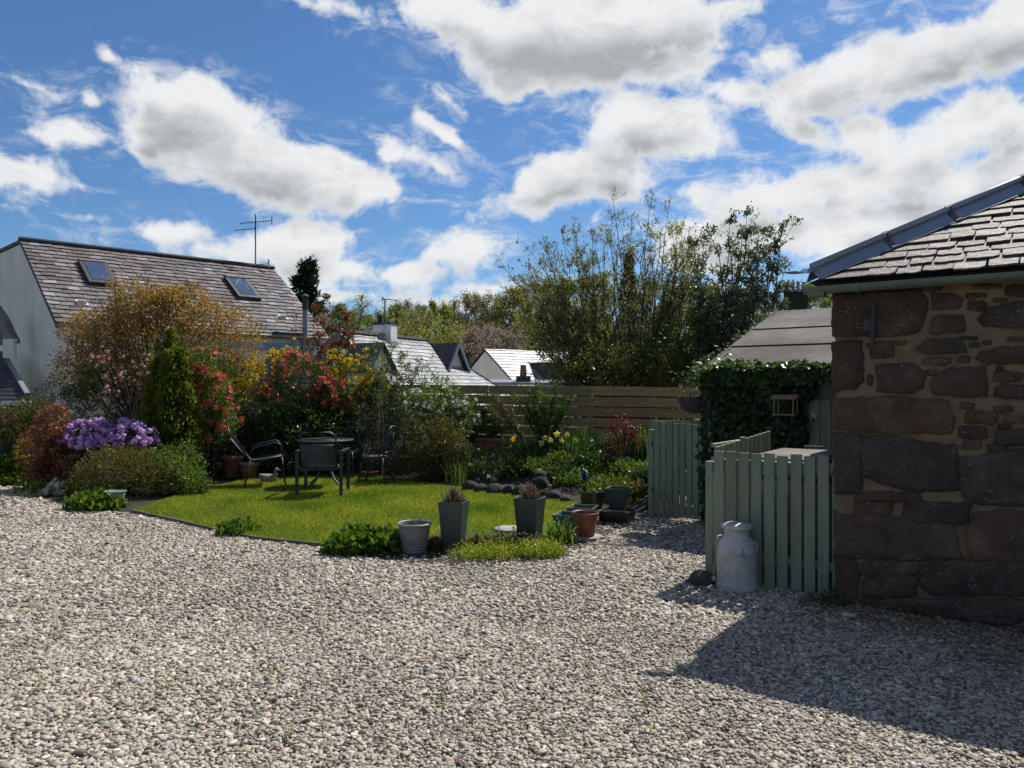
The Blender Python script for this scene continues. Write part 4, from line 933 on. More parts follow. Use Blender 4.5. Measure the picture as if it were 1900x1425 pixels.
square_planter(PL1, .17, .245, .475, AX1, M_pgreen, 'tall_planter', 'tall tapered dark green planter of dry stems beside the ribbed grey pot', group='tall green planters')
square_planter(PL2, .18, .255, .465, AX2, M_pgreen, 'tall_planter', 'tall tapered dark green planter of dry stems in front of the round slab', group='tall green planters')
GP = G(769, 1026)
gp = round_pot(GP, [(.0,0),(.105,0),(.11,.01),(.148,.26),(.152,.262),(.163,.27),(.165,.285),(.158,.291),(.148,.285),(.14,.25),(.0,.235)], M_gpot, 'ribbed_pot', 'round ribbed grey pot with a sprouting plant beside the tall planter', fill=(.13, .25))
for k in range(9):
    z = .03 + k * .026; r_ = .112 + (.148 - .11) * z / .26
    m = MB(); m.lathe([(r_ - .004, z - .007), (r_ + .003, z - .004), (r_ + .004, z + .004), (r_ - .003, z + .007)], GP, 32); m.f = m.f[:96]; obj('rib', m, M_gpot, gp, smooth=True)
RP = G(1086, 1000); RP.z = .035
m = MB(); m.lathe([(.0,-.03),(.14,-.03),(.15,-.025),(.15,-.002),(.145,.0),(.0,.0)], RP + V(.03, 0, 0), 28); tag(obj('round_slab', m, M_slab, auto=40), 'pale round slab under the red-brown pot', 'slab')
round_pot(RP, [(.0,.001),(.092,.001),(.096,.01),(.122,.19),(.124,.20),(.138,.205),(.142,.215),(.142,.24),(.136,.247),(.128,.24),(.118,.19),(.0,.18)], M_rpot, 'plastic_pot', 'red-brown plastic pot with rolled rim on a round slab', fill=(.115, .19))
sl2 = G(945, 992); m = MB(); m.lathe([(.0,.036),(.15,.036),(.158,.042),(.158,.07),(.15,.076),(.0,.078)], sl2, 30); tag(obj('round_slab', m, M_slab, auto=40), 'pale round slab lying behind a tall green planter on the lawn', 'slab')
LQ1 = G(1058, 985); LQ2 = G(1083, 975) + V(0, .12, 0)
square_planter(LQ1, .25, .32, .19, V(.93, -.36, 0), M_pgreen2, 'low_planter', 'low square pale green planter just behind the red-brown pot', group='low green planters', inner=.05)
square_planter(LQ2, .25, .31, .20, V(.93, -.36, 0), M_pgreen2, 'low_planter', 'empty low square pale green planter standing further onto the lawn', group='low green planters', inner=.12)
BP = G(1099, 943)
round_pot(BP, [(.0,0),(.11,0),(.13,.01),(.155,.12),(.15,.19),(.158,.205),(.158,.22),(.148,.222),(.14,.19),(.0,.17)], M_blackpot, 'glazed_pot', 'squat dark glazed pot at the edge of the raised bed', fill=(.135, .18))
SQ = G(1148, 966) + V(0, .0, 0); SQ.z = .03
square_planter(SQ + V(0, 0, .10), .17, .27, .26, V(.92, -.39, 0), M_pgreen, 'tapered_planter', 'small dark green tapered planter standing on a black crate near the gate', inner=.06)
CRQ = SQ + V(-.02, -.03, -.03)
cr = thing('black_crate', 'low black crate under the small tapered planter', 'crate', tuple(CRQ)); m = MB(); m.frust(CRQ, .34, .36, .13, V(.92, -.39, 0), .01, .03); obj('crate', m, M_blackpot, cr, bevel=.004)
BK = G(214, 941)
bk = round_pot(BK, [(.0,0),(.085,0),(.09,.006),(.122,.20),(.132,.204),(.134,.214),(.126,.218),(.118,.20),(.0,.185)], M_bucket, 'grey_bucket', 'plain grey bucket pot under the olive azalea', fill=(.112, .19), cat='bucket')
def clay(px, py, z, r, h, label, group, sq=False, d=None):
    c = G(px, py, z) if d is None else V((px - HX) / FPX * d, d, z)
    return round_pot(c, [(.0,0),(r*.7,0),(r*.73,.01),(r*.94,h*.8),(r*.96,h*.82),(r*1.04,h*.84),(r*1.05,h*.98),(r*.98,h),(r*.9,h*.85),(.0,h*.8)], M_terra, 'terracotta_pot', label, group, fill=(r * .88, h * .85)), c
TP, tpc = clay(1155, 873, .22, .125, .30, 'terracotta pot holding the red acer in the raised bed', 'clay pots', d=11.6)
clay(432, 893, .05, .17, .36, 'shaded terracotta pot under the dark hedge', 'clay pots', d=12.9)
clay(462, 892, .04, .15, .28, 'sunlit buff clay pot behind the sling armchair', 'clay pots', d=12.7)
clay(505, 885, .06, .16, .34, 'terracotta pot in the shade behind the garden table', 'clay pots', d=13.5)
c = G(685, 884, .05); round_pot(c, [(.0,0),(.13,0),(.155,.07),(.16,.085),(.15,.086),(.0,.07)], M_rpot, 'shallow_bowl', 'shallow red bowl of thin stems behind the profile chair', cat='bowl')
c = G(738, 899, LZ); round_pot(c, [(.0,0),(.028,0),(.036,.05),(.04,.052),(.04,.062),(.034,.062),(.0,.055)], M_rpot, 'tiny_pot', 'tiny red flowerpot standing alone on the lawn', n=14)
for px, w, lab in ((912, .52, 'terracotta trough at the fence foot nearest the white-flowering shrub'), (985, .85, 'long terracotta trough at the fence foot behind the daffodils')):
    d = 13.6 - (px - 912) * .003; c = V((px - HX) / FPX * d, d, .42); m = MB(); tr_ = thing('clay_trough', lab, 'trough', tuple(c), 'clay troughs')
    m.cbox(c + V(0, 0, .11), fdn * w, ffn * .2, V(0, 0, .24)); obj('trough', m, M_terra, tr_, bevel=.01)
    for k in (-1, 1): m = MB(); m.cbox(c + V(0, 0, .2), fdn * (w + .02), ffn * .22, V(0, 0, .03)); obj('rim', m, M_terra, tr_, bevel=.004); break
# stones edging the raised bed
rr_ = random.Random(9)
for i, (px, py, r) in enumerate(((872,912,.13),(893,916,.12),(918,919,.14),(945,921,.12),(968,923,.15),(998,925,.16),(1028,930,.12),(1002,890,.11),(1006,868,.10),(1010,850,.11),(1004,905,.13),(1052,936,.1))):
    q = G(px, py, .02 if py > 908 else .2)
    o_ = obj('bed_stone', rock_mb((q.x, q.y + .08, q.z + r * .45), (r, r * .8, r * .75), 100 + i, 2), M_bedrock, auto=35)
    tag(o_, 'dark mossy stone edging the raised bed' if py > 908 else 'dark mossy stone stacked up the slope of the raised bed', 'stone', 'bed edging stones' if py > 908 else 'stacked bed stones')
m = MB(); q = G(1020, 925); m.cbox(V(q.x, q.y - .02, .10), V(.05, 0, 0), V(0, .03, 0), V(0, 0, .2)); tag(obj('slate_marker', m, M_slab, bevel=.006), 'small pale upright stone marker at the bed edge', 'marker')
# ornaments
M_duck = mat('stone_duck', (.30,.26,.20), .85, (.20,.17,.13), 12, 6, .4)
dk = G(497, 896, .04); du = thing('duck_ornament', 'buff stone duck ornament sitting by the sling armchair', 'ornament', tuple(dk))
m = MB(); bm = bmesh.new(); bmesh.ops.create_uvsphere(bm, u_segments=20, v_segments=12, radius=1)
for v in bm.verts:
    p = v.co.copy(); x = p.x; zz_ = p.z * .075 + .07
    if x < 0: zz_ += .05 * (x * x)
    m.v.append((dk.x + x * .15, dk.y + p.y * .085 * (1 - .25 * abs(x)), max(.0, zz_) + dk.z))
m.f = [tuple(v.index for v in f.verts) for f in bm.faces]; bm.free(); obj('body', m, M_duck, du, smooth=True)
m = MB(); m.tube([dk + V(.10, 0, .09), dk + V(.125, 0, .14), dk + V(.115, 0, .19), dk + V(.135, 0, .215), dk + V(.165, 0, .21)], [.045, .03, .027, .035, .022], 12); hd = obj('neck_and_head', m, M_duck, du, smooth=True)
m = MB(); m.tube([dk + V(.16, 0, .207), dk + V(.20, 0, .198)], [.016, .006], 8); obj('beak', m, M_duck, hd, smooth=True)
M_blue = mat('cobalt_glaze', (.006,.02,.28), .25, (.005,.015,.2), 6)
M_yel = mat('yellow_glaze', (.5,.33,.03), .4)
bq = P(1083, 888, 11.0); bq.z = bedz(bq.x, bq.y); bo = thing('blue_bird', 'cobalt blue bird ornament on a thin stake in the raised bed', 'ornament', tuple(bq))
c = P(1083, 882, 11.0)
m = MB(); m.tube([bq - V(0, 0, .03), c], .006, 6); obj('stake', m, M_iron, bo)
m = MB(); m.tube([c + V(.02, 0, -.09), c + V(.015, 0, -.05), c + V(.0, 0, .0), c + V(-.01, 0, .05), c + V(-.005, 0, .075), c + V(-.012, 0, .10)], [.012, .03, .042, .03, .028, .01], 12); obj('body', m, M_blue, bo, smooth=True)
m = MB(); m.tube([c + V(.015, -.01, .065), c + V(.055, -.015, .055)], [.014, .003], 8); obj('beak', m, M_yel, bo)
# ---------------------------------------------------------------- plants
def unit(a): return a / (np.linalg.norm(a, axis=1, keepdims=True) + 1e-9)
def kites(pos, axis, nrm, L, Wd, fold=.12):
    side = unit(np.cross(axis, nrm)); nrm = np.cross(side, axis)
    L = L[:, None]; Wd = Wd[:, None]; mid = pos + axis * L * .45
    return np.stack([pos, mid + side * Wd / 2 + nrm * Wd * fold, pos + axis * L, mid - side * Wd / 2 + nrm * Wd * fold], 1)
def lump(d, seed):
    r = np.random.RandomState(seed); out = np.zeros(len(d))
    for _ in range(5):
        k = r.normal(0, 2.6, 3); out += np.sin(d @ k + r.uniform(0, 6.28))
    return out / 5
def clusters(blobs, n, seed, inner=.5, lumpy=.22, zmin=None):
    """twig-end positions spread through a union of ellipsoids; returns positions, outward directions, depth 0..1"""
    r = np.random.RandomState(seed); vol = np.array([(b[3] * b[4] * b[5]) ** .6667 for b in blobs]); idx = r.choice(len(blobs), n, p=vol / vol.sum())
    d = unit(r.normal(0, 1, (n, 3))); u = r.uniform(0, 1, n); fac = 1 - (1 - inner) * u ** 1.8
    C = np.array([b[:3] for b in blobs])[idx]; R = np.array([b[3:6] for b in blobs])[idx]
    lm = np.zeros(n)
    for i in range(len(blobs)):
        s = idx == i
        if s.any(): lm[s] = lump(d[s], seed * 13 + i)
    p = C + R * d * (fac * (1 + lumpy * lm))[:, None]
    o = unit(d / R); ok = np.ones(n, bool)
    if zmin is not None: ok = p[:, 2] > zmin
    return p[ok], o[ok], fac[ok]
def foliage(cl, per, L, Wd, spread, seed, out=.7, up=.3, rnd=.6, flat=.5, along=.0, depthshade=False, rj=.22):
    p, o, fac = cl; r = np.random.RandomState(seed); n = len(p); N_ = n * per
    P_ = np.repeat(p, per, 0); O_ = np.repeat(o, per, 0)
    base = P_ + r.normal(0, spread, (N_, 3)) - O_ * (np.abs(r.normal(0, along, N_))[:, None] if along else 0)
    ax = unit(O_ * out + np.array([0, 0, up]) + r.normal(0, rnd, (N_, 3)))
    nr = unit(O_ * .4 + np.array([0, 0, flat]) + r.normal(0, .6, (N_, 3)))
    l = L * r.uniform(.65, 1.3, N_); w = Wd * r.uniform(.7, 1.25, N_)
    rv = np.clip(np.repeat(r.uniform(0, 1, n), per) * .6 + r.uniform(0, 1, N_) * .4 + r.normal(0, rj * .3, N_), 0, 1)
    return kites(base, ax, nr, l, w), rv
def whorls(p, o, per, L, Wd, seed, open_=.7, up=.25):
    """star of narrow leaves or petals at each twig end"""
    r = np.random.RandomState(seed); n = len(p); N_ = n * per
    o = unit(o + np.array([0, 0, up]) + r.normal(0, .25, (n, 3))); a = unit(np.cross(o, r.normal(0, 1, (n, 3)))); b_ = np.cross(o, a)
    th = np.tile(np.arange(per) / per * 2 * np.pi, n) + np.repeat(r.uniform(0, 6, n), per) + r.normal(0, .2, N_)
    O_ = np.repeat(o, per, 0); rad_ = np.repeat(a, per, 0) * np.cos(th)[:, None] + np.repeat(b_, per, 0) * np.sin(th)[:, None]
    k = open_ * r.uniform(.6, 1.4, N_)[:, None]
    ax = unit(O_ * (1 - np.clip(k, 0, .95)) + rad_ * k); nr = unit(O_ - ax * np.sum(O_ * ax, 1, keepdims=True) + r.normal(0, .15, (N_, 3)))
    rv = np.clip(np.repeat(r.uniform(0, 1, n), per) * .6 + r.uniform(0, 1, N_) * .4, 0, 1)
    return kites(np.repeat(p, per, 0), ax, nr, L * r.uniform(.7, 1.2, N_), Wd * r.uniform(.8, 1.2, N_)), rv
def balls(p, o, per, R, L, seed):
    """rounded flower heads of many petals"""
    r = np.random.RandomState(seed); n = len(p); N_ = n * per; d = unit(np.repeat(o, per, 0) * .7 + r.normal(0, .75, (N_, 3)))
    base = np.repeat(p, per, 0) + d * R * r.uniform(.5, 1, N_)[:, None]; t_ = unit(np.cross(d, r.normal(0, 1, (N_, 3))))
    rv = np.clip(np.repeat(r.uniform(0, 1, n), per) * .5 + r.uniform(0, 1, N_) * .5, 0, 1)
    ll = L * r.uniform(.7, 1.3, N_)
    return kites(base - t_ * ll[:, None] * .5, t_, d, ll, ll * .85, -.15), rv
def stems(base, ends, r0, seed, bend=.25, n=4, rtip=.25, segs=5, spread=.08):
    m = MB(); rg = random.Random(seed)
    for e in ends:
        e = Vector(e); b_ = Vector(base) + V(rg.uniform(-spread, spread), rg.uniform(-spread, spread), 0)
        L_ = (e - b_).length; mid = b_.lerp(e, .5) + V(rg.uniform(-1, 1) * .12, rg.uniform(-1, 1) * .12, bend) * L_
        pts = []; rs_ = []
        for i in range(segs + 1):
            f = i / segs; q = b_.lerp(mid, f).lerp(mid.lerp(e, f), f); pts.append(q + V(rg.uniform(-1, 1), rg.uniform(-1, 1), rg.uniform(-1, 1)) * L_ * .012 * (i not in (0, segs))); rs_.append(r0 * (1 - f * (1 - rtip)))
        m.tube(pts, rs_, n, False)
    return m
def part_np(name, data, mt, parent, label=None):
    v, rv = data; M = np.array(wm(parent).inverted()); v = v.reshape(-1, 3) @ M[:3, :3].T + M[:3, 3]
    o = link(name, npmesh(name, v, 4, rv), mt, parent); o['kind'] = 'stuff'
    if label: o['label'] = label
    return o
def cat2(*ds): return np.concatenate([d[0] for d in ds]), np.concatenate([d[1] for d in ds])
B_twig = mat('twig_bark', (.075,.055,.042), .9, (.045,.034,.026), 12, 5, .5)
B_pale = mat('pale_bark', (.17,.14,.11), .9, (.10,.08,.065), 12, 5, .5)
L_dark = leafmat('dark_evergreen', [(.010,.022,.008), (.018,.036,.010), (.030,.052,.014), (.045,.07,.02)], .25, .38, .5)
L_black = leafmat('yew_dark', [(.006,.012,.005), (.011,.02,.008), (.017,.03,.010)], .2, .5, .3)
L_mid = leafmat('mid_green', [(.020,.040,.008), (.040,.070,.012), (.065,.10,.018), (.10,.135,.03)], .35)
L_lime = leafmat('fresh_green', [(.035,.075,.010), (.065,.125,.015), (.10,.17,.02), (.15,.22,.035)], .4)
L_olive = leafmat('olive_leaf', [(.026,.028,.010), (.050,.045,.014), (.075,.066,.020), (.10,.10,.026)], .3)
L_bronze = leafmat('bronze_leaf', [(.10,.135,.03), (.16,.165,.045), (.25,.17,.058), (.34,.205,.085), (.38,.29,.14)], .5, tint=(1.25,1.0,.55))
L_copper = leafmat('copper_leaf', [(.06,.035,.018), (.13,.055,.022), (.20,.085,.035), (.26,.13,.06)], .4, tint=(1.2,.95,.6))
L_pinktip = leafmat('salmon_shoot', [(.20,.075,.045), (.34,.13,.085), (.46,.20,.13), (.5,.28,.2)], .35, tint=(1.2,.9,.7))
L_red = leafmat('scarlet_shoot', [(.38,.035,.035), (.60,.08,.075), (.72,.15,.13), (.76,.30,.24)], .4, tint=(1.2,.8,.7))
L_purple = leafmat('mauve_petal', [(.34,.16,.44), (.48,.26,.58), (.60,.38,.70), (.72,.54,.80)], .35, .6, .2, (1.1,.95,1.1))
L_yellow = leafmat('yellow_petal', [(.46,.30,.01), (.62,.44,.015), (.72,.56,.04)], .4, .6, .2, (1.1,1.05,.6))
L_paleyel = leafmat('daffodil_petal', [(.62,.55,.10), (.70,.64,.20)], .35, .6, .2)
L_white = leafmat('white_petal', [(.66,.66,.58), (.78,.78,.72), (.84,.84,.78)], .5, .6, .2, (1,1,.95))
L_blush = leafmat('blush_petal', [(.44,.28,.24), (.58,.42,.37), (.64,.50,.45)], .35, .6, .2, (1,.95,.9))
L_gold = leafmat('golden_conifer', [(.022,.04,.007), (.045,.065,.01), (.09,.105,.014), (.15,.15,.02)], .4)
L_grey = leafmat('grey_green', [(.022,.034,.018), (.042,.058,.030), (.07,.088,.048), (.12,.135,.085)], .3)
L_gum = leafmat('gum_leaf', [(.024,.036,.026), (.042,.06,.043), (.065,.085,.06), (.11,.105,.085)], .32, .4)
L_wine = leafmat('wine_leaf', [(.075,.010,.012), (.14,.016,.02), (.20,.03,.03)], .35, tint=(1.2,.8,.8))
L_dry = leafmat('dry_heather', [(.12,.085,.075), (.19,.14,.125), (.26,.19,.165)], .2, .8, .1)
L_ivy = leafmat('ivy_leaf', [(.008,.022,.008), (.014,.034,.012), (.024,.05,.016), (.07,.12,.025)], .22, .35, .5)
L_blade = leafmat('strap_leaf', [(.018,.042,.014), (.032,.065,.018), (.055,.09,.02)], .35)

def spot(px, d): return V((px - HX) / FPX * d, d, 0)
def ez(py, d): return CAMH + (HY - py) / FPX * d
def shrub(name, label, px, d, ytop, wpx, leafm, n, per, L, Wd, seed, ybot=None, depth=None, blobs=None, stem_n=24, bark=None, spread=.035, inner=.45, lumpy=.2, group=None, cat='shrub', zbase=None, stem_r=.012, **kw):
    c = spot(px, d); zb = bedz(c.x, c.y) if zbase is None else zbase; c.z = zb
    t_ = thing(name, label, cat, tuple(c), group); zt = ez(ytop, d); w = wpx / FPX * d / 2; dp = depth or w * .8
    if blobs is None:
        z0 = zb if ybot is None else ez(ybot, d); h = max(.06, (zt - z0) / 2)
        blobs = [(c.x, c.y, z0 + h, w, dp, h)]
    else:
        blobs = [((px_ - HX) / FPX * (d + dd), d + dd, ez(py_, d + dd), rx / FPX * d, (rx / FPX * d) * .85 if len(q) == 0 else q[0], ry / FPX * d) for (px_, py_, rx, ry, dd, *q) in blobs]
    cl = clusters(blobs, n, seed, inner, lumpy, zb + .01)
    part_np('foliage', foliage(cl, per, L, Wd, spread, seed + 1, **kw), leafm, t_)
    if stem_n:
        r = np.random.RandomState(seed + 2); ids = r.choice(len(cl[0]), min(stem_n, len(cl[0])), False)
        obj('branches', stems((c.x, c.y, zb - .03), cl[0][ids], stem_r, seed, .10), bark or B_twig, t_, smooth=True, fixn=False)
    return t_, cl, blobs
def tops(cl, k, seed, bias=.2, fmin=.85):
    p, o, f = cl; r = np.random.RandomState(seed); w = ((o[:, 2] + bias > 0) & (f > fmin) & (o[:, 1] < .6)); ids = np.where(w)[0]
    ids = r.choice(ids, min(k, len(ids)), False); return p[ids] + o[ids] * .02, o[ids]

# --- left border
t_, cl, _ = shrub('azalea', 'low domed olive-brown azalea spreading above the grey bucket', 228, 11.0, 826, 215, L_olive, 2600, 7, .034, .015, 301, blobs=[(225,885,88,56,0),(170,908,48,34,-.1),(285,900,60,44,-.1),(230,862,66,34,.1)], stem_n=40, inner=.55, up=.5, out=.5)
t_, cl, _ = shrub('leafy_bush', 'loose pale green bush beside the olive azalea at the lawn edge', 325, 11.15, 835, 120, L_mid, 900, 7, .042, .022, 302, blobs=[(318,880,48,36,0),(345,895,38,30,-.1),(300,850,34,22,.1),(372,905,18,14,-.1)], stem_n=26, lumpy=.35)
shrub('leafy_bush', 'sprig of pale upright shoots beside the dark hedge and olive azalea', 352, 11.5, 820, 60, L_lime, 160, 6, .045, .02, 303, blobs=[(350,850,18,32,0),(365,870,12,24,0)], stem_n=14, lumpy=.4)
t_, cl, _ = shrub('rhododendron', 'low rhododendron smothered in mauve flowers behind the olive azalea', 205, 11.75, 770, 175, L_dark, 900, 7, .055, .022, 304, blobs=[(165,818,50,38,0),(245,820,44,36,0),(205,838,62,36,.1)], stem_n=24)
pp, oo = tops(cl, 420, 305, .25, .7); keepf = pp[:, 2] > ez(828, 11.75); part_np('blossom', balls(pp[keepf], oo[keepf], 26, .065, .042, 306), L_purple, t_)
t_, cl, _ = shrub('pieris', 'salmon-pink and bronze pieris beside the mauve rhododendron', 95, 11.75, 752, 90, L_copper, 1500, 8, .045, .014, 307, blobs=[(105,790,34,40,0),(85,840,42,50,0),(110,860,45,50,0),(80,895,40,30,0),(120,815,30,30,0)], stem_n=30)
pp, oo = tops(cl, 170, 308, 0); keepf = pp[:, 2] > ez(840, 11.75); part_np('young_shoots', whorls(pp[keepf], oo[keepf], 9, .055, .016, 309, .6), L_pinktip, t_)
t_, cl, _ = shrub('pieris', 'loose green pieris with red tips below the neighbour roof', 30, 12.8, 742, 130, L_olive, 1500, 8, .055, .016, 310, blobs=[(25,790,65,45,0),(70,770,40,34,.1),(-40,800,70,60,0),(60,830,40,40,0)], stem_n=36)
pp, oo = tops(cl, 26, 311, 0); part_np('young_shoots', whorls(pp, oo, 9, .06, .016, 312, .6), L_red, t_)
t_, cl, _ = shrub('azalea', 'small bright yellow azalea at the gravel edge beneath the pieris', 48, 12.3, 812, 34, L_mid, 120, 6, .04, .015, 313, ybot=870, stem_n=10)
pp, oo = tops(cl, 34, 314, .6, .6); part_np('blossom', balls(pp, oo, 16, .035, .03, 315), L_yellow, t_)
t_, cl, _ = shrub('perennial_clump', 'broad green clump of soft leaves spilling onto the left gravel', 15, 12.6, 850, 130, L_mid, 700, 6, .075, .05, 316, ybot=915, stem_n=0, cat='plant', up=.6)
shrub('perennial_clump', 'frill of light green leaves at the gravel corner below the yellow azalea', 22, 12.25, 878, 100, L_lime, 330, 6, .06, .045, 317, ybot=912, stem_n=0, cat='plant')
t_, cl, _ = shrub('primula', 'little lilac-flowered plant under the salmon pieris', 64, 12.0, 858, 16, L_mid, 40, 5, .04, .03, 318, ybot=885, stem_n=0, cat='plant')
pp, oo = tops(cl, 14, 319, .9, .3); part_np('blossom', balls(pp, oo, 14, .03, .026, 320), L_purple, t_)
shrub('perennial_clump', 'dark green foliage tumbling around the driftwood stump', 100, 11.2, 895, 130, L_mid, 420, 6, .05, .035, 321, ybot=938, stem_n=0, cat='plant', depth=.3)
shrub('ladys_mantle', 'fresh green scalloped clump overhanging the gravel beside the grey bucket', 178, 9.9, 921, 95, L_lime, 330, 6, .07, .06, 322, zbase=.0, ybot=962, depth=.3, stem_n=0, cat='plant', group='scalloped green clumps', up=.7, spread=.03)
# --- big bronze tree and neighbours
t_, cl, bl = shrub('bronze_tree', 'large spreading shrub with bronze and orange spring leaves in front of the white house', 290, 14.6, 528, 370, L_bronze, 1900, 15, .065, .027, 330,
   blobs=[(200,610,70,55,0),(290,575,80,48,.2),(380,600,75,55,.1),(440,645,50,55,0),(160,640,45,45,0),(290,640,120,60,.3),(210,690,70,45,0),(250,560,50,32,0),(335,555,50,30,.2),(420,700,55,50,.1),(150,690,45,40,.1)], stem_n=120, lumpy=.42, inner=.35, stem_r=.022, spread=.075)
shrub('understorey_shrub', 'green leafy underskirt shrub below the bronze spring tree', 300, 14.2, 640, 300, L_mid, 1500, 7, .055, .024, 331, blobs=[(180,720,60,40,0),(320,690,90,50,0),(250,700,80,40,.1),(420,720,60,50,0)], stem_n=60, lumpy=.4, inner=.3)
shrub('yew_hedge', 'very dark evergreen hedge in shade behind the mauve rhododendron', 170, 14.6, 690, 230, L_black, 2600, 8, .06, .014, 332, blobs=[(110,760,60,52,0),(190,755,80,55,.2),(270,770,70,60,.3),(320,800,60,60,.2),(60,790,50,50,.2),(210,820,140,50,.3)], stem_n=30, inner=.5)
t_, cl, _ = shrub('flowering_cherry', 'arching cherry branches with blush-pink blossom beside the golden conifer', 240, 13.4, 655, 150, L_copper, 260, 5, .05, .02, 334, blobs=[(235,700,50,34,0),(200,740,45,36,-.1),(265,680,30,30,0),(180,770,30,30,-.1),(190,665,40,20,0)], stem_n=46, bark=B_pale, lumpy=.5, inner=.2, stem_r=.012)
pp, oo = tops(cl, 90, 335, 1, .2); part_np('blossom', balls(pp, oo, 12, .036, .032, 336), L_blush, t_)
# golden conifer: flame-shaped sprays
def conifer(name, label, px, d, ytop, wpx, mt, n, seed, zbase=None, per=10, L=.09, Wd=.035, spires=None, group=None, flare=1.0):
    c = spot(px, d); zb = bedz(c.x, c.y) if zbase is None else zbase; c.z = zb; zt = ez(ytop, d); h = zt - zb; w = wpx / FPX * d / 2
    t_ = thing(name, label, 'tree', tuple(c), group); r = np.random.RandomState(seed); sp = spires or [(0, 0, 1, 1)]
    ps = []; os_ = []
    for (dx, dy, hs, ws) in sp:
        k = n // len(sp); f = r.uniform(0, 1, k) ** .85; prof = np.minimum(1, (1 - f) * 1.75) ** .8 * (.72 + .28 * np.minimum(1, f * 5)) * ws; a = r.uniform(0, 6.283, k)
        prof = prof * (1 + .22 * np.sin(a * 3 + f * 9 + dx * 9) + r.normal(0, .08, k)); rr2 = np.maximum(prof * w * (1 - .3 * r.uniform(0, 1, k) ** 2), 0.01)
        ps.append(np.c_[c.x + dx * w + rr2 * np.cos(a), c.y + dy * w + rr2 * np.sin(a), zb + .03 + f * h * hs]); os_.append(unit(np.c_[np.cos(a), np.sin(a), np.full(k, .9)]))
    p = np.concatenate(ps); o = np.concatenate(os_)
    part_np('foliage', foliage((p, o, np.ones(len(p))), per, L, Wd, .03, seed + 1, out=.6, up=.9, rnd=.45, flat=.1), mt, t_)
    m = MB(); m.tube([c - V(0, 0, .05), c + V(0, 0, h * .9)], [w * .10 + .01, .006], 6); obj('trunk', m, B_twig, t_, smooth=True); return t_
conifer('golden_conifer', 'upright green-gold conifer with flame-shaped tips beside the red pieris', 318, 12.35, 618, 108, L_gold, 3000, 340, per=10, L=.075, Wd=.028, spires=[(0, 0, 1, .62), (.42, -.1, .86, .48), (-.45, -.1, .80, .5), (.1, -.4, .84, .48), (-.2, .4, .7, .5), (.62, -.1, .6, .4), (-.68, -.1, .55, .4)])
# red pieris
t_, cl, _ = shrub('pieris', 'tall pieris topped with scarlet shoots beside the golden conifer', 393, 12.7, 640, 90, L_mid, 1100, 8, .06, .017, 350, blobs=[(375,685,28,42,0),(395,740,34,44,0),(412,780,28,28,0),(385,810,35,30,0),(365,720,24,40,.1)], stem_n=34, lumpy=.3)
pp, oo = tops(cl, 150, 351, .3); part_np('scarlet_shoots', whorls(pp, oo, 10, .075, .019, 352, .62), L_red, t_)
shrub('dark_hedge', 'dark green clipped hedge behind the clay pots', 430, 13.5, 745, 160, L_dark, 2200, 8, .045, .02, 353, blobs=[(420,800,60,60,0),(480,790,60,55,.1),(370,830,50,50,0),(450,850,80,45,.1)], stem_n=16, inner=.6)
t_, cl, _ = shrub('azalea', 'sparse azalea with bright yellow flowers against the white house wall', 480, 14.25, 640, 120, L_olive, 500, 6, .045, .015, 354, blobs=[(500,690,45,38,0),(450,710,42,34,0),(530,670,36,28,.1),(470,745,60,40,.1)], stem_n=50, lumpy=.5, inner=.25)
pp, oo = tops(cl, 300, 355, .7, .3); part_np('blossom', balls(pp, oo, 14, .05, .042, 356), L_yellow, t_)
t_, cl, _ = shrub('pieris', 'broad dark pieris covered in coral-red shoots behind the garden table', 565, 13.9, 655, 150, L_dark, 1900, 8, .065, .019, 357, blobs=[(560,705,56,48,0),(610,740,34,40,0),(520,740,40,40,.1),(570,780,70,60,.1),(625,780,28,30,0)], stem_n=30)
pp, oo = tops(cl, 190, 358, .15); keepf = (pp[:, 2] > ez(760, 13.9)); part_np('scarlet_shoots', whorls(pp[keepf], oo[keepf], 10, .085, .022, 359, .65), L_red, t_)
shrub('laurel', 'glossy dark broad-leaved laurel behind the sling armchair', 530, 13.5, 745, 170, L_dark, 1500, 7, .085, .042, 360, blobs=[(540,800,60,55,0),(480,830,60,50,.1),(600,820,60,50,.1),(540,860,90,35,.1)], stem_n=16, spread=.05, inner=.55)
t_, cl, _ = shrub('azalea', 'open yellow-flowered azalea beside the coral pieris', 660, 14.3, 635, 130, L_lime, 620, 6, .045, .016, 362, blobs=[(630,680,34,40,0),(670,690,48,44,.1),(700,715,34,30,0),(650,740,60,40,.1)], stem_n=60, lumpy=.5, inner=.25)
pp, oo = tops(cl, 240, 363, .8, .2); part_np('blossom', balls(pp, oo, 13, .048, .042, 364), L_yellow, t_)
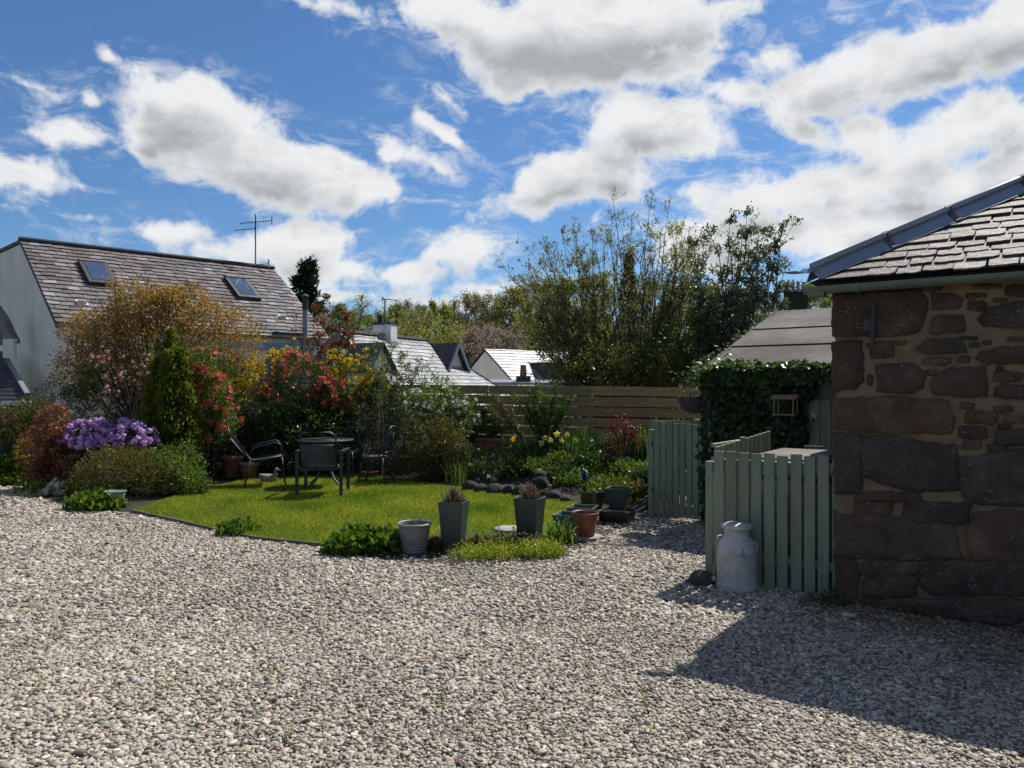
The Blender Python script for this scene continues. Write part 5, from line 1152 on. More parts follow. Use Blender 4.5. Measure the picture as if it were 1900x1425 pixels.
# copper-leaved sparse tree
def wispy(name, label, px, d, base_y, ends_px, leafm, n, per, L, Wd, seed, bark, r0, zbase=None, spread=.06, cat='tree', tw=3, group=None, bend=.08, twl=.35):
    c = spot(px, d); zb = (bedz(c.x, c.y) if zbase is None else zbase); c.z = zb; t_ = thing(name, label, cat, tuple(c), group); rg = random.Random(seed); m = MB(); tips = []; dirs = []
    for (ex, ey, dd) in ends_px:
        e = V((ex - HX) / FPX * (d + dd), d + dd, ez(ey, d + dd)); b_ = c + V(rg.uniform(-1, 1), rg.uniform(-1, 1), 0) * spread; L_ = (e - b_).length
        mid = b_.lerp(e, .55) + V(rg.uniform(-.05, .05), rg.uniform(-.05, .05), bend) * L_; pts = []; rs_ = []
        for i in range(9):
            f = i / 8; q = b_.lerp(mid, f).lerp(mid.lerp(e, f), f) + V(rg.gauss(0, 1), rg.gauss(0, 1), rg.gauss(0, 1)) * L_ * .008; pts.append(q); rs_.append(r0 * (1 - .85 * f))
        m.tube(pts, rs_, 5, False)
        for i in range(3, 9):
            for k in range(tw):
                dr = V(rg.gauss(0, .6), rg.gauss(0, .6), rg.gauss(.35, .5)); dr = (dr + (pts[-1] - pts[-3]).normalized() * .7).normalized(); ll = twl * rg.uniform(.3, 1) * (1.15 - i / 12)
                p1 = pts[i] + dr * ll; m.tube([pts[i], pts[i].lerp(p1, .5) + V(rg.gauss(0, .03), rg.gauss(0, .03), rg.gauss(0, .03)) * ll, p1], [rs_[i] * .5 + .001, rs_[i] * .35 + .001, .0015], 3, False)
                for f in (.45, .75, 1.0): tips.append(pts[i].lerp(p1, f)); dirs.append(dr)
    obj('branches', m, bark, t_, smooth=True, fixn=False)
    r = np.random.RandomState(seed); tips = np.array([tuple(q) for q in tips]); dirs = np.array([tuple(q) for q in dirs]); ids = r.choice(len(tips), n, True)
    part_np('foliage', foliage((tips[ids], dirs[ids], np.ones(n)), per, L, Wd, .03, seed + 1, out=.6, up=.15, rnd=.6), leafm, t_); return t_, tips, dirs
wispy('copper_tree', 'thin young tree with copper-brown leaves beside the white house', 605, 17.0, 700, [(612,560,0),(585,575,.1),(640,590,0),(600,600,-.3),(655,625,.2),(570,640,0),(628,640,-.2),(590,640,.2),(645,600,.1),(615,620,.1)], L_copper, 760, 4, .085, .04, 370, B_pale, .03, zbase=0)
wispy('upright_shrub', 'three upright nearly bare stems in front of the white house gable end', 553, 15.6, 700, [(543,560,0),(562,590,.1),(550,640,.1),(575,620,0)], L_copper, 40, 3, .06, .03, 371, B_pale, .016, zbase=.1, cat='shrub', tw=1)
# tangled twiggy shrubs between table and white viburnum
wispy('twiggy_shrub', 'tall tangle of thin stems and small grey-green leaves behind the garden chairs', 720, 14.1, 880, [(690,660,0),(705,690,.2),(725,645,.1),(745,665,0),(760,690,.1),(780,680,0),(800,705,.1),(735,720,-.2),(700,740,-.2),(765,750,-.2),(670,740,0),(790,760,-.1),(820,740,.1),(655,770,0),(680,690,.2)], L_grey, 2600, 5, .04, .02, 372, B_pale, .013, spread=.35, cat='shrub', tw=5, twl=.42)
shrub('twiggy_shrub', 'dense grey-green small-leaved shrub low behind the profile chair', 720, 13.7, 740, 150, L_grey, 1500, 6, .036, .018, 373, blobs=[(700,790,55,60,0),(760,780,50,55,.1),(720,840,75,50,0),(660,830,40,50,.1)], stem_n=70, bark=B_pale, lumpy=.4, inner=.3)
wispy('tall_shoots', 'slim upright shoots with tiny yellow leaves against the slate cottage roof', 712, 13.0, 890, [(711,560,0),(710,575,.05),(806,640,.2)], L_lime, 120, 4, .03, .016, 374, B_pale, .009, spread=.2, cat='shrub', tw=2, twl=.12)
t_, cl, _ = shrub('viburnum', 'white-flowering shrub leaning over the left end of the board fence', 815, 13.2, 700, 140, L_lime, 1000, 6, .05, .025, 375, blobs=[(815,740,52,38,0),(850,765,36,30,0),(780,760,32,30,0),(820,790,60,30,0)], stem_n=50, lumpy=.45, inner=.3)
pp, oo = tops(cl, 110, 376, .7, .5); part_np('blossom', balls(pp, oo, 18, .045, .04, 377), L_white, t_)
shrub('small_leaved_bush', 'rounded olive small-leaved bush at the back corner of the lawn', 805, 12.6, 765, 130, L_olive, 2000, 7, .034, .016, 378, blobs=[(805,820,58,50,0),(780,860,50,40,0),(840,850,36,50,0)], stem_n=50, lumpy=.3)
wispy('twiggy_shrub', 'ivy-green sprays hanging over the fence boards beside the white viburnum', 880, 13.9, 880, [(860,790,0),(900,770,.1),(880,800,-.1),(925,800,0),(850,770,.1)], L_mid, 420, 5, .05, .03, 379, B_twig, .012, spread=.2, cat='shrub', tw=4)
# small trees in the raised bed
wispy('small_tree', 'little olive-leaved tree with dark forked trunk in front of the board fence', 1015, 13.0, 850, [(985,730,0),(1000,720,.1),(1030,725,0),(1055,745,.1),(975,755,-.1),(1010,740,-.2),(1040,760,-.1),(960,745,0),(990,770,0)], L_mid, 1100, 5, .038, .018, 380, B_twig, .028, spread=.03, tw=4, twl=.3)
wispy('small_tree', 'leaning thin-stemmed shrub with yellow-green leaves against the fence boards', 985, 13.1, 850, [(920,745,0),(905,760,.1),(935,770,0),(915,735,0)], L_olive, 360, 5, .035, .018, 381, B_twig, .018, spread=.03, tw=4, twl=.22)
# ---------------------------------------------------------------- raised bed, lawn edge, ivy, fence-side giants
def blades(base_pts, per, h, w, seed, spread=.05, lean=.35):
    r = np.random.RandomState(seed); n = len(base_pts) * per; b0 = np.repeat(np.asarray(base_pts, float), per, 0) + np.c_[r.normal(0, spread, (n, 2)), np.zeros(n)]
    a = r.uniform(0, 6.283, n); hh = h * r.uniform(.6, 1.15, n); ln = lean * hh * r.uniform(.1, 1, n); dr = np.c_[np.cos(a), np.sin(a), np.zeros(n)]; sd_ = np.c_[-np.sin(a), np.cos(a), np.zeros(n)]
    ww = (w * r.uniform(.7, 1.2, n))[:, None]; up = np.array([0, 0, 1.])
    p1 = b0 + up * (hh * .55)[:, None] + dr * (ln * .35)[:, None]; p2 = b0 + up * (hh * .95)[:, None] + dr * ln[:, None]; p3 = b0 + up * hh[:, None] * .98 + dr * (ln * 1.35)[:, None]
    q1 = np.stack([b0 - sd_ * ww * .5, b0 + sd_ * ww * .5, p1 + sd_ * ww * .5, p1 - sd_ * ww * .5], 1); q2 = np.stack([p1 - sd_ * ww * .5, p1 + sd_ * ww * .5, p2 + sd_ * ww * .3, p2 - sd_ * ww * .3], 1)
    q3 = np.stack([p2 - sd_ * ww * .3, p2 + sd_ * ww * .3, p3 + sd_ * ww * .05, p3 - sd_ * ww * .05], 1); rv = np.tile(r.uniform(0, 1, n), 3)
    return np.concatenate([q1, q2, q3]), rv
def clump(name, label, px, d, per, h, w, seed, mt=None, spread=.06, lean=.35, group='strap-leaved clumps', z=None, flowers=None, fm=None, fr=.035, fo=.05):
    c = spot(px, d); c.z = bedz(c.x, c.y) if z is None else z; t_ = thing(name, label, 'plant', tuple(c), group)
    part_np('leaves', blades([tuple(c)], per, h, w, seed, spread, lean), mt or L_blade, t_)
    for i, (fx, fy) in enumerate(flowers or []):
        e = P(fx, fy, d - fo); m = MB(); m.tube([V(c.x + (e.x - c.x) * .5, c.y, c.z), V(e.x, e.y, e.z - .06), e], .004, 5); s = obj('flower_stem', m, M_stem, t_)
        o = np.array([[0.25 * math.sin(i * 2.1), -.9, .25]]); o /= np.linalg.norm(o); p = np.array([tuple(e)])
        data = cat2(whorls(p, o, 6, fr, fr * .62, seed + i, .85, 0), whorls(p - 0 * o, o, 6, fr * .55, fr * .3, seed + i + 50, .35, 0)); f = part_np('flower', data, fm, t_); f['kind'] = 'part'; del f['kind']
    return t_
L_moss = leafmat('moss_leaf', [(.06,.09,.01), (.11,.14,.016), (.17,.19,.025), (.16,.10,.05)], .4)
M_stem = mat('flower_stalk', (.05,.085,.02), .7)
clump('daffodil', 'daffodil clump with yellow trumpets left of the little tree trunk', 955, 12.9, 46, .42, .014, 401, flowers=[(953,815)], fm=L_yellow, spread=.12, fr=.06, fo=.5)
clump('daffodil', 'daffodil clump with clustered yellow flowers at the foot of the fence', 1015, 13.1, 60, .42, .014, 402, flowers=[(1005,822),(1010,812),(1022,816),(1034,806),(1043,818),(1052,807),(1067,817)], fm=L_paleyel, spread=.16, fr=.065, fo=.6)
clump('daffodil', 'leafy daffodil clump without flowers beside the red acer', 1075, 12.6, 60, .45, .014, 403, spread=.14)
clump('strap_clump', 'dense strap-leaved clump right of the red acer pot', 1185, 11.9, 70, .5, .02, 404, spread=.14)
clump('strap_clump', 'tall pale strap leaves at the lawn corner under the olive bush', 850, 12.15, 60, .36, .013, 405, L_mid, spread=.10, z=.04)
clump('strap_clump', 'spread of narrow leaves behind the bed stones near the white narcissus', 905, 12.3, 80, .30, .010, 406, spread=.18)
clump('narcissus', 'white-flowered narcissus at the lawn edge of the raised bed', 915, 11.95, 26, .22, .010, 407, flowers=[(906,884),(917,889)], fm=L_white, spread=.06, fr=.045, z=.05)
clump('narcissus', 'single pale narcissus leaning out of the strap leaves', 872, 12.4, 16, .36, .010, 408, flowers=[(872,862)], fm=L_paleyel, spread=.06, fr=.045)
clump('grape_hyacinth', 'small violet flower spikes in front of the bed stones', 893, 12.0, 16, .16, .008, 409, flowers=[(892,895),(887,890)], fm=L_purple, spread=.05, fr=.03, z=.05)
clump('grape_hyacinth', 'violet globe flowers on thin stalks above a tall green planter', 955, 11.9, 12, .2, .008, 410, flowers=[(963,897),(952,905),(996,893)], fm=L_purple, spread=.05, fr=.035, z=.05)
shrub('perennial_clump', 'dark divided foliage mound in the middle of the raised bed', 970, 12.35, 848, 100, L_dark, 520, 6, .07, .03, 420, ybot=900, stem_n=12, cat='plant')
shrub('perennial_clump', 'bright green ferny mound beside the stacked bed stones', 1040, 12.2, 840, 60, L_mid, 420, 6, .055, .022, 421, ybot=890, stem_n=14, cat='plant')
shrub('perennial_clump', 'dusky leafy carpet filling the back of the raised bed', 1000, 12.9, 825, 260, L_dark, 800, 6, .06, .025, 422, ybot=880, stem_n=0, cat='plant', depth=.6)
shrub('perennial_clump', 'dark leafy carpet under the olive bush and fence end', 880, 12.9, 835, 130, L_dark, 700, 6, .055, .025, 423, ybot=900, stem_n=0, cat='plant', depth=.5)
shrub('perennial_clump', 'blue-green leafy mound beneath the pale strap leaves', 925, 12.45, 850, 90, L_grey, 420, 6, .04, .02, 424, ybot=895, stem_n=0, cat='plant')
shrub('hebe', 'low leathery evergreen carpet around the dark glazed pot', 1090, 11.3, 868, 170, L_mid, 900, 7, .05, .024, 425, blobs=[(1050,905,36,22,0),(1100,895,50,26,.1),(1150,900,46,30,.2),(1190,905,26,40,.1)], stem_n=20)
shrub('hebe', 'dark glossy carpet behind the evergreen edging near the gate post', 1130, 11.9, 845, 180, L_dark, 900, 7, .055, .024, 426, blobs=[(1080,880,46,26,0),(1150,880,46,30,.1),(1195,870,26,40,.1)], stem_n=10)
clump('strap_clump', 'pale variegated rosette of leaves at the gate post', 1190, 10.6, 60, .26, .03, 427, L_lime, spread=.09, lean=.9, z=.06)
shrub('perennial_clump', 'small dark-leaved plant spilling around the low pale planters', 1128, 10.3, 925, 70, L_dark, 260, 6, .045, .025, 428, zbase=.03, ybot=965, stem_n=0, cat='plant')
shrub('perennial_clump', 'brownish leafy plant at the foot of the gate post', 1185, 10.0, 930, 50, L_olive, 220, 6, .05, .025, 429, zbase=.02, ybot=965, stem_n=0, cat='plant')
# red acer
t_, tips, dirs = wispy('acer', 'wine-red acer growing from the terracotta pot in the raised bed', 1155, 11.6, 850, [(1140,790,0),(1165,785,.1),(1180,800,0),(1125,815,0),(1155,775,0),(1185,820,-.1),(1130,840,-.1)], L_wine, 260, 4, .045, .016, 430, B_twig, .012, zbase=tpc.z + .25, cat='tree', tw=4, twl=.22, spread=.02)
for i, px in enumerate((1037, 1052)):
    c = spot(px, 12.8); m = MB(); m.tube([V(c.x, c.y, bedz(c.x, c.y)), P(px, 772, 12.8)], .008, 6); tag(obj('plant_stake', m, B_twig), 'thin dark plant stake among the daffodils', 'stake', 'plant stakes')
# plants along the lawn front
shrub('ladys_mantle', 'small scalloped green clump half over the lawn edging strip', 440, 8.25, 974, 66, L_lime, 240, 6, .055, .05, 440, zbase=0, ybot=1006, depth=.22, stem_n=0, cat='plant', group='scalloped green clumps', up=.7, spread=.025)
shrub('ladys_mantle', 'wide scalloped green clump at the lawn corner beside the ribbed pot', 678, 7.35, 984, 135, L_lime, 620, 6, .058, .052, 441, zbase=0, depth=.30, stem_n=0, cat='plant', group='scalloped green clumps', up=.7, spread=.025, blobs=[(660,1012,46,26,0),(700,1012,40,24,0),(632,1022,26,16,-.1)])
shrub('mossy_saxifrage', 'low yellow-green mossy mat in front of the tall planters', 905, 7.15, 1010, 130, L_moss, 1000, 7, .026, .012, 442, zbase=0, stem_n=0, cat='plant', blobs=[(880,1034,48,12,0),(925,1030,40,12,0)], lumpy=.3)
shrub('mossy_saxifrage', 'low mossy mat spreading under the second tall planter', 1000, 7.2, 1008, 90, L_moss, 700, 7, .026, .012, 443, zbase=0, stem_n=0, cat='plant', blobs=[(1000,1024,42,14,0)], lumpy=.3)
def bugle(px, d, n, seed, label, w):
    c = spot(px, d); t_ = thing('bugle', label, 'plant', tuple(c)); r = np.random.RandomState(seed)
    p = np.c_[c.x + r.uniform(-w, w, n), c.y + r.uniform(-.12, .12, n), np.full(n, .01)]
    hs = r.uniform(.09, .2, n); pos = np.concatenate([p + np.array([0, 0, 1]) * (hs * f)[:, None] for f in np.linspace(.25, 1, 7)]); o = np.tile([0, 0, 1.], (len(pos), 1))
    part_np('flower_spikes', whorls(pos, o, 5, .022, .014, seed, .9, .2), L_spike, t_)
    cl = clusters([(c.x, c.y, .03, w, .14, .05)], 240, seed + 1, .4, .2, .005); part_np('leaves', foliage(cl, 5, .04, .026, .02, seed + 2), L_olive, t_)
L_spike = leafmat('bugle_spike', [(.045,.03,.05), (.10,.06,.10), (.15,.10,.13)], .25, .7, .2)
bugle(905, 7.5, 34, 445, 'dusky purple flower spikes between the two tall planters', .30)
bugle(805, 7.45, 10, 446, 'few dark flower spikes between the ribbed pot and tall planter', .10)
bugle(965, 7.45, 14, 447, 'short purple spikes in front of the second tall planter', .16)
c = spot(1040, 7.75); clump('strap_clump', 'arching tuft of fresh strap leaves beside the red-brown pot', 1040, 7.75, 110, .22, .014, 448, L_lime, spread=.07, lean=.9, z=0)
shrub('seedling', 'weak green sprout growing in the ribbed grey pot', 770, FPX * 1.6 / 312, 976, 40, L_mid, 40, 4, .03, .014, 449, zbase=.26, ybot=992, stem_n=6, cat='plant', depth=.07, stem_r=.002)
shrub('seedling', 'thin leafless sprouts in the dark glazed pot', 1100, 10.0, 905, 50, L_mid, 60, 4, .05, .02, 450, zbase=.19, ybot=930, stem_n=12, cat='plant', depth=.12, stem_r=.003)
def heather(c, h, w, seed, label):
    t_ = thing('dry_lavender', label, 'plant', tuple(c), 'dry stems in the tall planters'); r = np.random.RandomState(seed); rg = random.Random(seed); m = MB(); tip = []
    for i in range(150):
        a = rg.uniform(0, 6.28); k = abs(rg.gauss(0, .5)); e = c + V(math.cos(a) * w * k, math.sin(a) * w * k, h * rg.uniform(.55, 1.05) * (1 - .25 * min(1, k))); b_ = c + V(math.cos(a) * w * k * .3, math.sin(a) * w * k * .3, 0)
        m.tube([b_, b_.lerp(e, .5) + V(0, 0, .01), e], [.0022, .0018, .0012], 3, False); tip += [tuple(b_.lerp(e, f)) for f in (.5, .65, .8, .9, 1.0)]
    obj('stems', m, M_dry, t_, fixn=False); p = np.array(tip); o = unit(p - np.array([[c.x, c.y, c.z - .1]])); part_np('seed_heads', foliage((p, o, np.ones(len(p))), 3, .02, .006, .004, seed, out=.5, up=.6, rnd=.5), L_dry, t_)
M_dry = mat('dry_stem', (.17,.12,.105), .9, (.11,.08,.07), 20)
heather(PL1 + V(0, 0, .43), .16, .13, 451, 'bushy dry lavender stems in the tall planter beside the ribbed pot'); heather(PL2 + V(0, 0, .42), .17, .14, 452, 'bushy dry lavender stems in the tall planter by the round slab')
shrub('basket_plant', 'straggling dry stems in the hanging wall basket', 1283, 8.85, 700, 40, L_grey, 60, 4, .03, .012, 453, zbase=hb.z + .08, ybot=742, stem_n=26, cat='plant', depth=.1, stem_r=.003)
# ferns and weeds at the foot of the stone wall, tufts in the gravel
rg = random.Random(31)
def fern(c, h, seed, label, group='ferns at the wall foot', nf=5):
    t_ = thing('fern', label, 'plant', tuple(c), group); r = np.random.RandomState(seed); fr_ = random.Random(seed); P0 = []; AX = []
    for k in range(nf):
        a = fr_.uniform(0, 6.28); 
        for i in range(1, 9):
            f = i / 8; q = c + V(math.cos(a), math.sin(a), 0) * h * .6 * f + V(0, 0, h * (f - .35 * f * f)); sdv = V(-math.sin(a), math.cos(a), .15)
            for s in (-1, 1): P0.append(tuple(q)); AX.append(tuple(sdv * s + V(math.cos(a), math.sin(a), 0) * .4))
    P0 = np.array(P0); AX = unit(np.array(AX)); part_np('fronds', (kites(P0, AX, np.tile([0, 0, 1.], (len(P0), 1)) + r.normal(0, .2, P0.shape), np.full(len(P0), h * .2), np.full(len(P0), h * .08)), r.uniform(0, 1, len(P0))), L_mid, t_)
for i, (px, py, h, lab) in enumerate(((1690,1140,.14,'small fern rooted at the foot of the rubble wall nearest the pickets'),(1738,1145,.13,'second small fern along the foot of the rubble wall'),(1772,1150,.12,'tiny fern in the angle of wall and gravel'),(1850,1158,.17,'larger fern tuft at the foot of the rubble wall'),(1895,1165,.17,'straggling fern further along the rubble wall'))):
    q = G(px, py); fern(V(q.x, q.y, 0), h, 460 + i, lab)
q = G(1540, 1128); shrub('weed', 'dark green weed in the gravel at the picket end post', 1540, GD(1128), 1118, 40, L_dark, 60, 5, .03, .014, 466, zbase=0, ybot=1136, depth=.06, stem_n=0, cat='plant')
for i in range(26):
    px, py = rg.uniform(30, 1250), rg.uniform(1030, 1380); q = G(px, py)
    t_, cl, _ = shrub('gravel_weed', 'tiny green weed sprouting between the pebbles', px, q.y, py - 6, 14, L_lime, 10, 4, .016, .008, 470 + i, zbase=.012, ybot=py, depth=.02, stem_n=0, cat='weed', group='weeds in the gravel', spread=.012)
# ivy on the shed
r = np.random.RandomState(500); n = 7000
u = np.r_[r.uniform(-.02, du0 + .12, n), r.uniform(-.1, .1, 500)]; zz_ = np.r_[r.uniform(.02, 1.72, n), r.uniform(.1, 1.6, 500)]
edge = du0 + .02 - .07 * np.abs(np.sin(zz_ * 3.1)) + .03 * np.sin(zz_ * 17); edge = np.where(zz_ > 1.45, edge + .10, edge)
u0d = du0 - .03
kk = u < edge ; u = u[kk]; zz_ = zz_[kk]; n = len(u)
th = .03 + .10 * r.uniform(0, 1, n) ** 1.5 + .05 * np.sin(u * 7) * np.sin(zz_ * 6)
pos = np.c_[SC0.x + SF.x * u + SN.x * th, SC0.y + SF.y * u + SN.y * th, zz_]; ax = unit(np.c_[r.normal(0, .5, n), r.normal(0, .5, n), np.full(n, -.6)] + np.array(SN) * .25); nr = unit(np.array(SN)[None] + r.normal(0, .35, (n, 3)))
ivy = thing('ivy', 'dense dark ivy covering the shed front and creeping over the eave', 'ivy', tuple(SC0 + SN * .05))
ll = r.uniform(.045, .085, n); d1 = (kites(pos, ax, nr, ll, ll * .95, .1), r.uniform(0, .72, n))
n = 1500; u = r.uniform(.0, 1.9, n); h_ = .035 + .05 * np.abs(np.sin(u * 5)) * r.uniform(0, 1, n); bk = r.uniform(-.05, .14, n) * (1.2 - .3 * u)
pos = np.c_[SC0.x + SF.x * u + SN.x * (.13 - bk), SC0.y + SF.y * u + SN.y * (.13 - bk), SZ + .035 + h_ + bk * .36]; ax = unit(r.normal(0, 1, (n, 3)) * np.array([1, 1, .5]) + np.array([0, 0, .2])); nr = unit(np.array([0, 0, 1.]) + r.normal(0, .4, (n, 3)))
pos[:350] = np.c_[SC0.x + r.normal(-.02, .16, 350), SC0.y + r.normal(-.08, .08, 350), SZ + .02 + r.normal(0, .08, 350)]
ll = r.uniform(.035, .07, n); d2 = (kites(pos, ax, nr, ll, ll * .9, .1), r.uniform(.45, 1, n))
n = 900; u = r.uniform(-.05, 1.55, n) ; dz = r.uniform(0, 1, n) ** 1.5 * .14; kk = r.uniform(0, 1, n) < (1.25 - u * .6); u = u[kk]; dz = dz[kk]; n = len(u)
pos = np.c_[SC0.x + SF.x * u + SN.x * .155, SC0.y + SF.y * u + SN.y * .155, SZ + .07 - dz]; ax = unit(np.c_[r.normal(0, .5, (n, 2)), np.full(n, -.7)]); nr = unit(np.array(SN)[None] + r.normal(0, .4, (n, 3))); ll = r.uniform(.045, .08, n); d3 = (kites(pos, ax, nr, ll, ll * .95, .1), r.uniform(.2, .9, n))
part_np('leaves', cat2(d1, d2, d3), L_ivy, ivy)
m = MB(); rg = random.Random(12)
for k in range(16):
    u0_ = rg.uniform(0, .9); m.tube([SC0 + SF * (u0_ + .06 * math.sin(i * 1.3 + k)) + SN * .025 + V(0, 0, .02 + i * .21) for i in range(8)], .008, 5, False)
obj('stems', m, B_twig, ivy, fixn=False)
# climber sprawling on the roof verge and behind
shrub('honeysuckle', 'straggling leafy climber along the left verge of the shed roof', 1385, 10.6, 600, 170, L_gum, 700, 5, .05, .028, 505, zbase=.4, blobs=[(1400,640,40,30,.3),(1360,675,36,24,0),(1330,690,36,24,-.2),(1430,600,34,20,.6),(1320,720,24,40,-.3)], stem_n=60, lumpy=.5, inner=.2)
# --- buddleia behind the fence
rg = random.Random(55); ends = []
for k in range(105):
    a = rg.uniform(-1, 1); ex = 1165 + a * 215 + rg.gauss(0, 18); top = 395 + 150 * abs(a) ** 1.6 + abs(rg.gauss(0, 1)) * 75; ends.append((ex, min(top, 690), rg.uniform(-1.1, 1.3)))
ends += [(940,500,0),(985,470,.2),(1010,485,.2),(1140,372,0),(1205,385,0),(1240,400,.1),(1035,470,0),(1100,440,.1),(1385,415,.3),(1330,430,.2),(960,560,0),(975,610,.1),(1000,640,0)]
L_bud = leafmat('buddleia_leaf', [(.042,.045,.018), (.072,.076,.027), (.11,.112,.042), (.15,.15,.07)], .45)
t_, tips, dirs = wispy('buddleia', 'huge many-stemmed buddleia with thin arching branches behind the board fence', 1165, 15.6, 720, ends, L_bud, 6600, 4, .085, .023, 510, B_twig, .026, zbase=-.2, spread=.65, cat='shrub', tw=5, twl=.75, bend=.06)
r = np.random.RandomState(3); ids = r.choice(np.where(tips[:, 2] > 3.4)[0], 110); part_np('seed_heads', foliage((tips[ids], dirs[ids], np.ones(110)), 9, .07, .016, .02, 8, out=1.0, up=.0, rnd=.25), L_copper, t_)
rg = random.Random(56); ends = [(1300 + rg.uniform(-20, 170), 430 + rg.uniform(0, 200), rg.uniform(-.7, .7)) for _ in range(30)] + [(1468,415,0),(1450,430,0),(1440,470,.1),(1455,500,0),(1420,440,.1),(1390,405,0),(1355,420,0)]
wispy('eucalyptus', 'dark blue-green gum shrub with small round leaves between buddleia and shed', 1350, 14.4, 720, ends, L_gum, 4200, 5, .055, .04, 515, B_twig, .03, zbase=-.2, spread=.3, cat='tree', tw=6, twl=.55)
shrub('bay_bush', 'dense dark glossy bush low between the buddleia and the shed roof', 1260, 14.5, 600, 220, L_dark, 1100, 7, .06, .03, 516, zbase=-.2, blobs=[(1290,630,60,60,0),(1230,670,60,45,0),(1330,600,50,60,.2),(1310,690,60,40,-.2)], stem_n=40, lumpy=.4, inner=.35)
shrub('bramble', 'twiggy bramble thicket showing above the fence boards under the buddleia', 1150, 14.9, 640, 320, L_bud, 1500, 6, .06, .022, 517, zbase=-.2, blobs=[(1050,685,60,40,0),(1150,675,90,48,0),(1230,690,70,44,0)], stem_n=120, lumpy=.4, inner=.2)

# fallen leaves and straw scattered over the gravel, thickest under the stone wall
r = np.random.RandomState(900); n = 5200
uu = r.uniform(-.2, 1.8, n); ww = np.abs(r.exponential(.38, n)); p1 = np.c_[BC.x + BF.x * uu + BN.x * ww, BC.y + BF.y * uu + BN.y * ww, r.uniform(.020, .040, n)]
q = r.uniform([60, 1020], [1880, 1420], (420, 2)); dd = FPX * CAMH / (q[:, 1] - HY); p2 = np.c_[(q[:, 0] - HX) / FPX * dd, dd, np.full(420, .034)]; ok = ~inpoly(p2[:, 0], p2[:, 1], LAWN); p = np.concatenate([p1, p2[ok]]); n = len(p)
ax = unit(np.c_[r.normal(0, 1, (n, 2)), r.normal(0, .15, n)]); nr = unit(np.c_[r.normal(0, .3, (n, 2)), np.ones(n)]); ll = r.uniform(.012, .034, n)
L_litter = leafmat('leaf_litter', [(.05,.032,.02), (.10,.065,.035), (.17,.12,.07), (.30,.25,.17)], .15, .9, .1)
me = npmesh('leaf_litter', kites(p, ax, nr, ll, ll * r.uniform(.15, .6, n)), 4, r.uniform(0, 1, n)); tag(link('leaf_litter', me, L_litter), 'dry brown leaf scraps and straw lying on the gravel', 'leaf litter', kind='stuff')

# bed_fill: more low planting over the right half of the raised bed
for i, (px, d, yt, wp_, mt_, lab) in enumerate(((1110,11.9,842,90,L_dark,'dark leafy plant behind the blue bird ornament'),(1175,11.2,868,80,L_mid,'leathery green plant in front of the acer pot'),(1205,10.7,880,60,L_dark,'dark plant leaning on the gate post'),(1150,12.6,815,110,L_dark,'shadowy shrub behind the red acer'),(1090,13.0,815,110,L_dark,'shadowy low shrub at the fence foot beside the plant stakes'),(1050,11.7,872,80,L_dark,'dark spreading plant among the stacked bed stones'),(1200,12.2,820,80,L_mid,'broad green plant behind the gate post'),(1140,10.75,905,90,L_mid,'green plant spilling over the bed edge behind the tapered planter'),(1010,12.1,875,70,L_mid,'low green plant below the little tree trunk'),(935,12.3,870,90,L_dark,'dark plant mass behind the white narcissus'),(1165,10.35,925,70,L_olive,'bronzy leaves around the black crate'))):
    shrub('bedding_plant', lab, px, d, yt, wp_, mt_, 330, 6, .06, .028, 820 + i, stem_n=6, cat='plant', lumpy=.35, inner=.35)
for i, (px, d, h) in enumerate(((1060, 12.4, .38), (1125, 12.3, .42), (1175, 12.5, .4), (985, 12.6, .36))):
    clump('strap_clump', ('thin strap leaves by the plant stakes', 'dark strap leaves left of the acer pot', 'strap leaves between acer pot and gate post', 'strap leaves at the foot of the little tree')[i], px, d, 50, h, .014, 840 + i, spread=.12)
# ---------------------------------------------------------------- houses beyond the garden
def mat_render(name, a, b2, dirt):
    return mat(name, a, .85, b2, 1.1, 7, .3, 40, col3=dirt, s3=.9, th3=(.55,.8), stretch=(1, 1, .45))
M_white = mat_render('white_render', (.82,.76,.68), (.71,.655,.58), (.48,.43,.37))
M_cream = mat_render('clean_render', (.72,.72,.72), (.64,.64,.64), (.50,.49,.47))
M_blueband = mat('blue_paint', (.22,.34,.40), .6, (.18,.28,.33), 5)
M_glass = mat('window_glass', (.02,.025,.03), .06, (.03,.035,.045), 3, spec=.8)
M_skyglass = mat('skylight_glass', (.30,.36,.42), .06, (.26,.32,.38), 2, metal=.85)
M_wframe = mat('white_frame', (.70,.70,.68), .5)
M_velux = mat('skylight_frame', (.05,.045,.04), .5, (.035,.03,.028), 6)
M_dkslate = mat('dark_slate', (.030,.034,.042), .55, (.02,.023,.03), 3, 6, .5, 14)
M_slateblue = mat('slate_blue_paint', (.13,.16,.21), .55, (.11,.135,.18), 5)
M_wetlead = mat('lead_flashing', (.22,.245,.28), .5, (.16,.18,.21), 5, metal=.2)
def slate_mat(name, stops, rough, spec, use_attr):
    m, t, b, out = newmat(name)
    if use_attr: f = N(t, 'ShaderNodeAttribute', attribute_name='rnd').outputs['Fac']
    else: f = N(t, 'ShaderNodeObjectInfo').outputs['Random']
    tcn = N(t, 'ShaderNodeTexCoord'); c = ramp(t, f, stops); n1 = noise(t, tcn.outputs['Object'], 2.2 if use_attr else 6, 6, .65)
    c = mixc(t, .7, c, ramp(t, n1.outputs['Fac'], [(.3, (.62,.6,.6)), (.5, (1,1,1)), (.7, (1.4,1.38,1.35))]), 'MULTIPLY')
    t.links.new(c, b.inputs['Base Color']); b.inputs['Roughness'].default_value = rough; b.inputs['Specular IOR Level'].default_value = spec; return m
ST_PURPLE = [(0, (.075,.064,.066)), (.3, (.115,.098,.098)), (.6, (.145,.125,.123)), (.85, (.18,.158,.155)), (.93, (.18,.188,.21)), (1, (.25,.26,.29))]
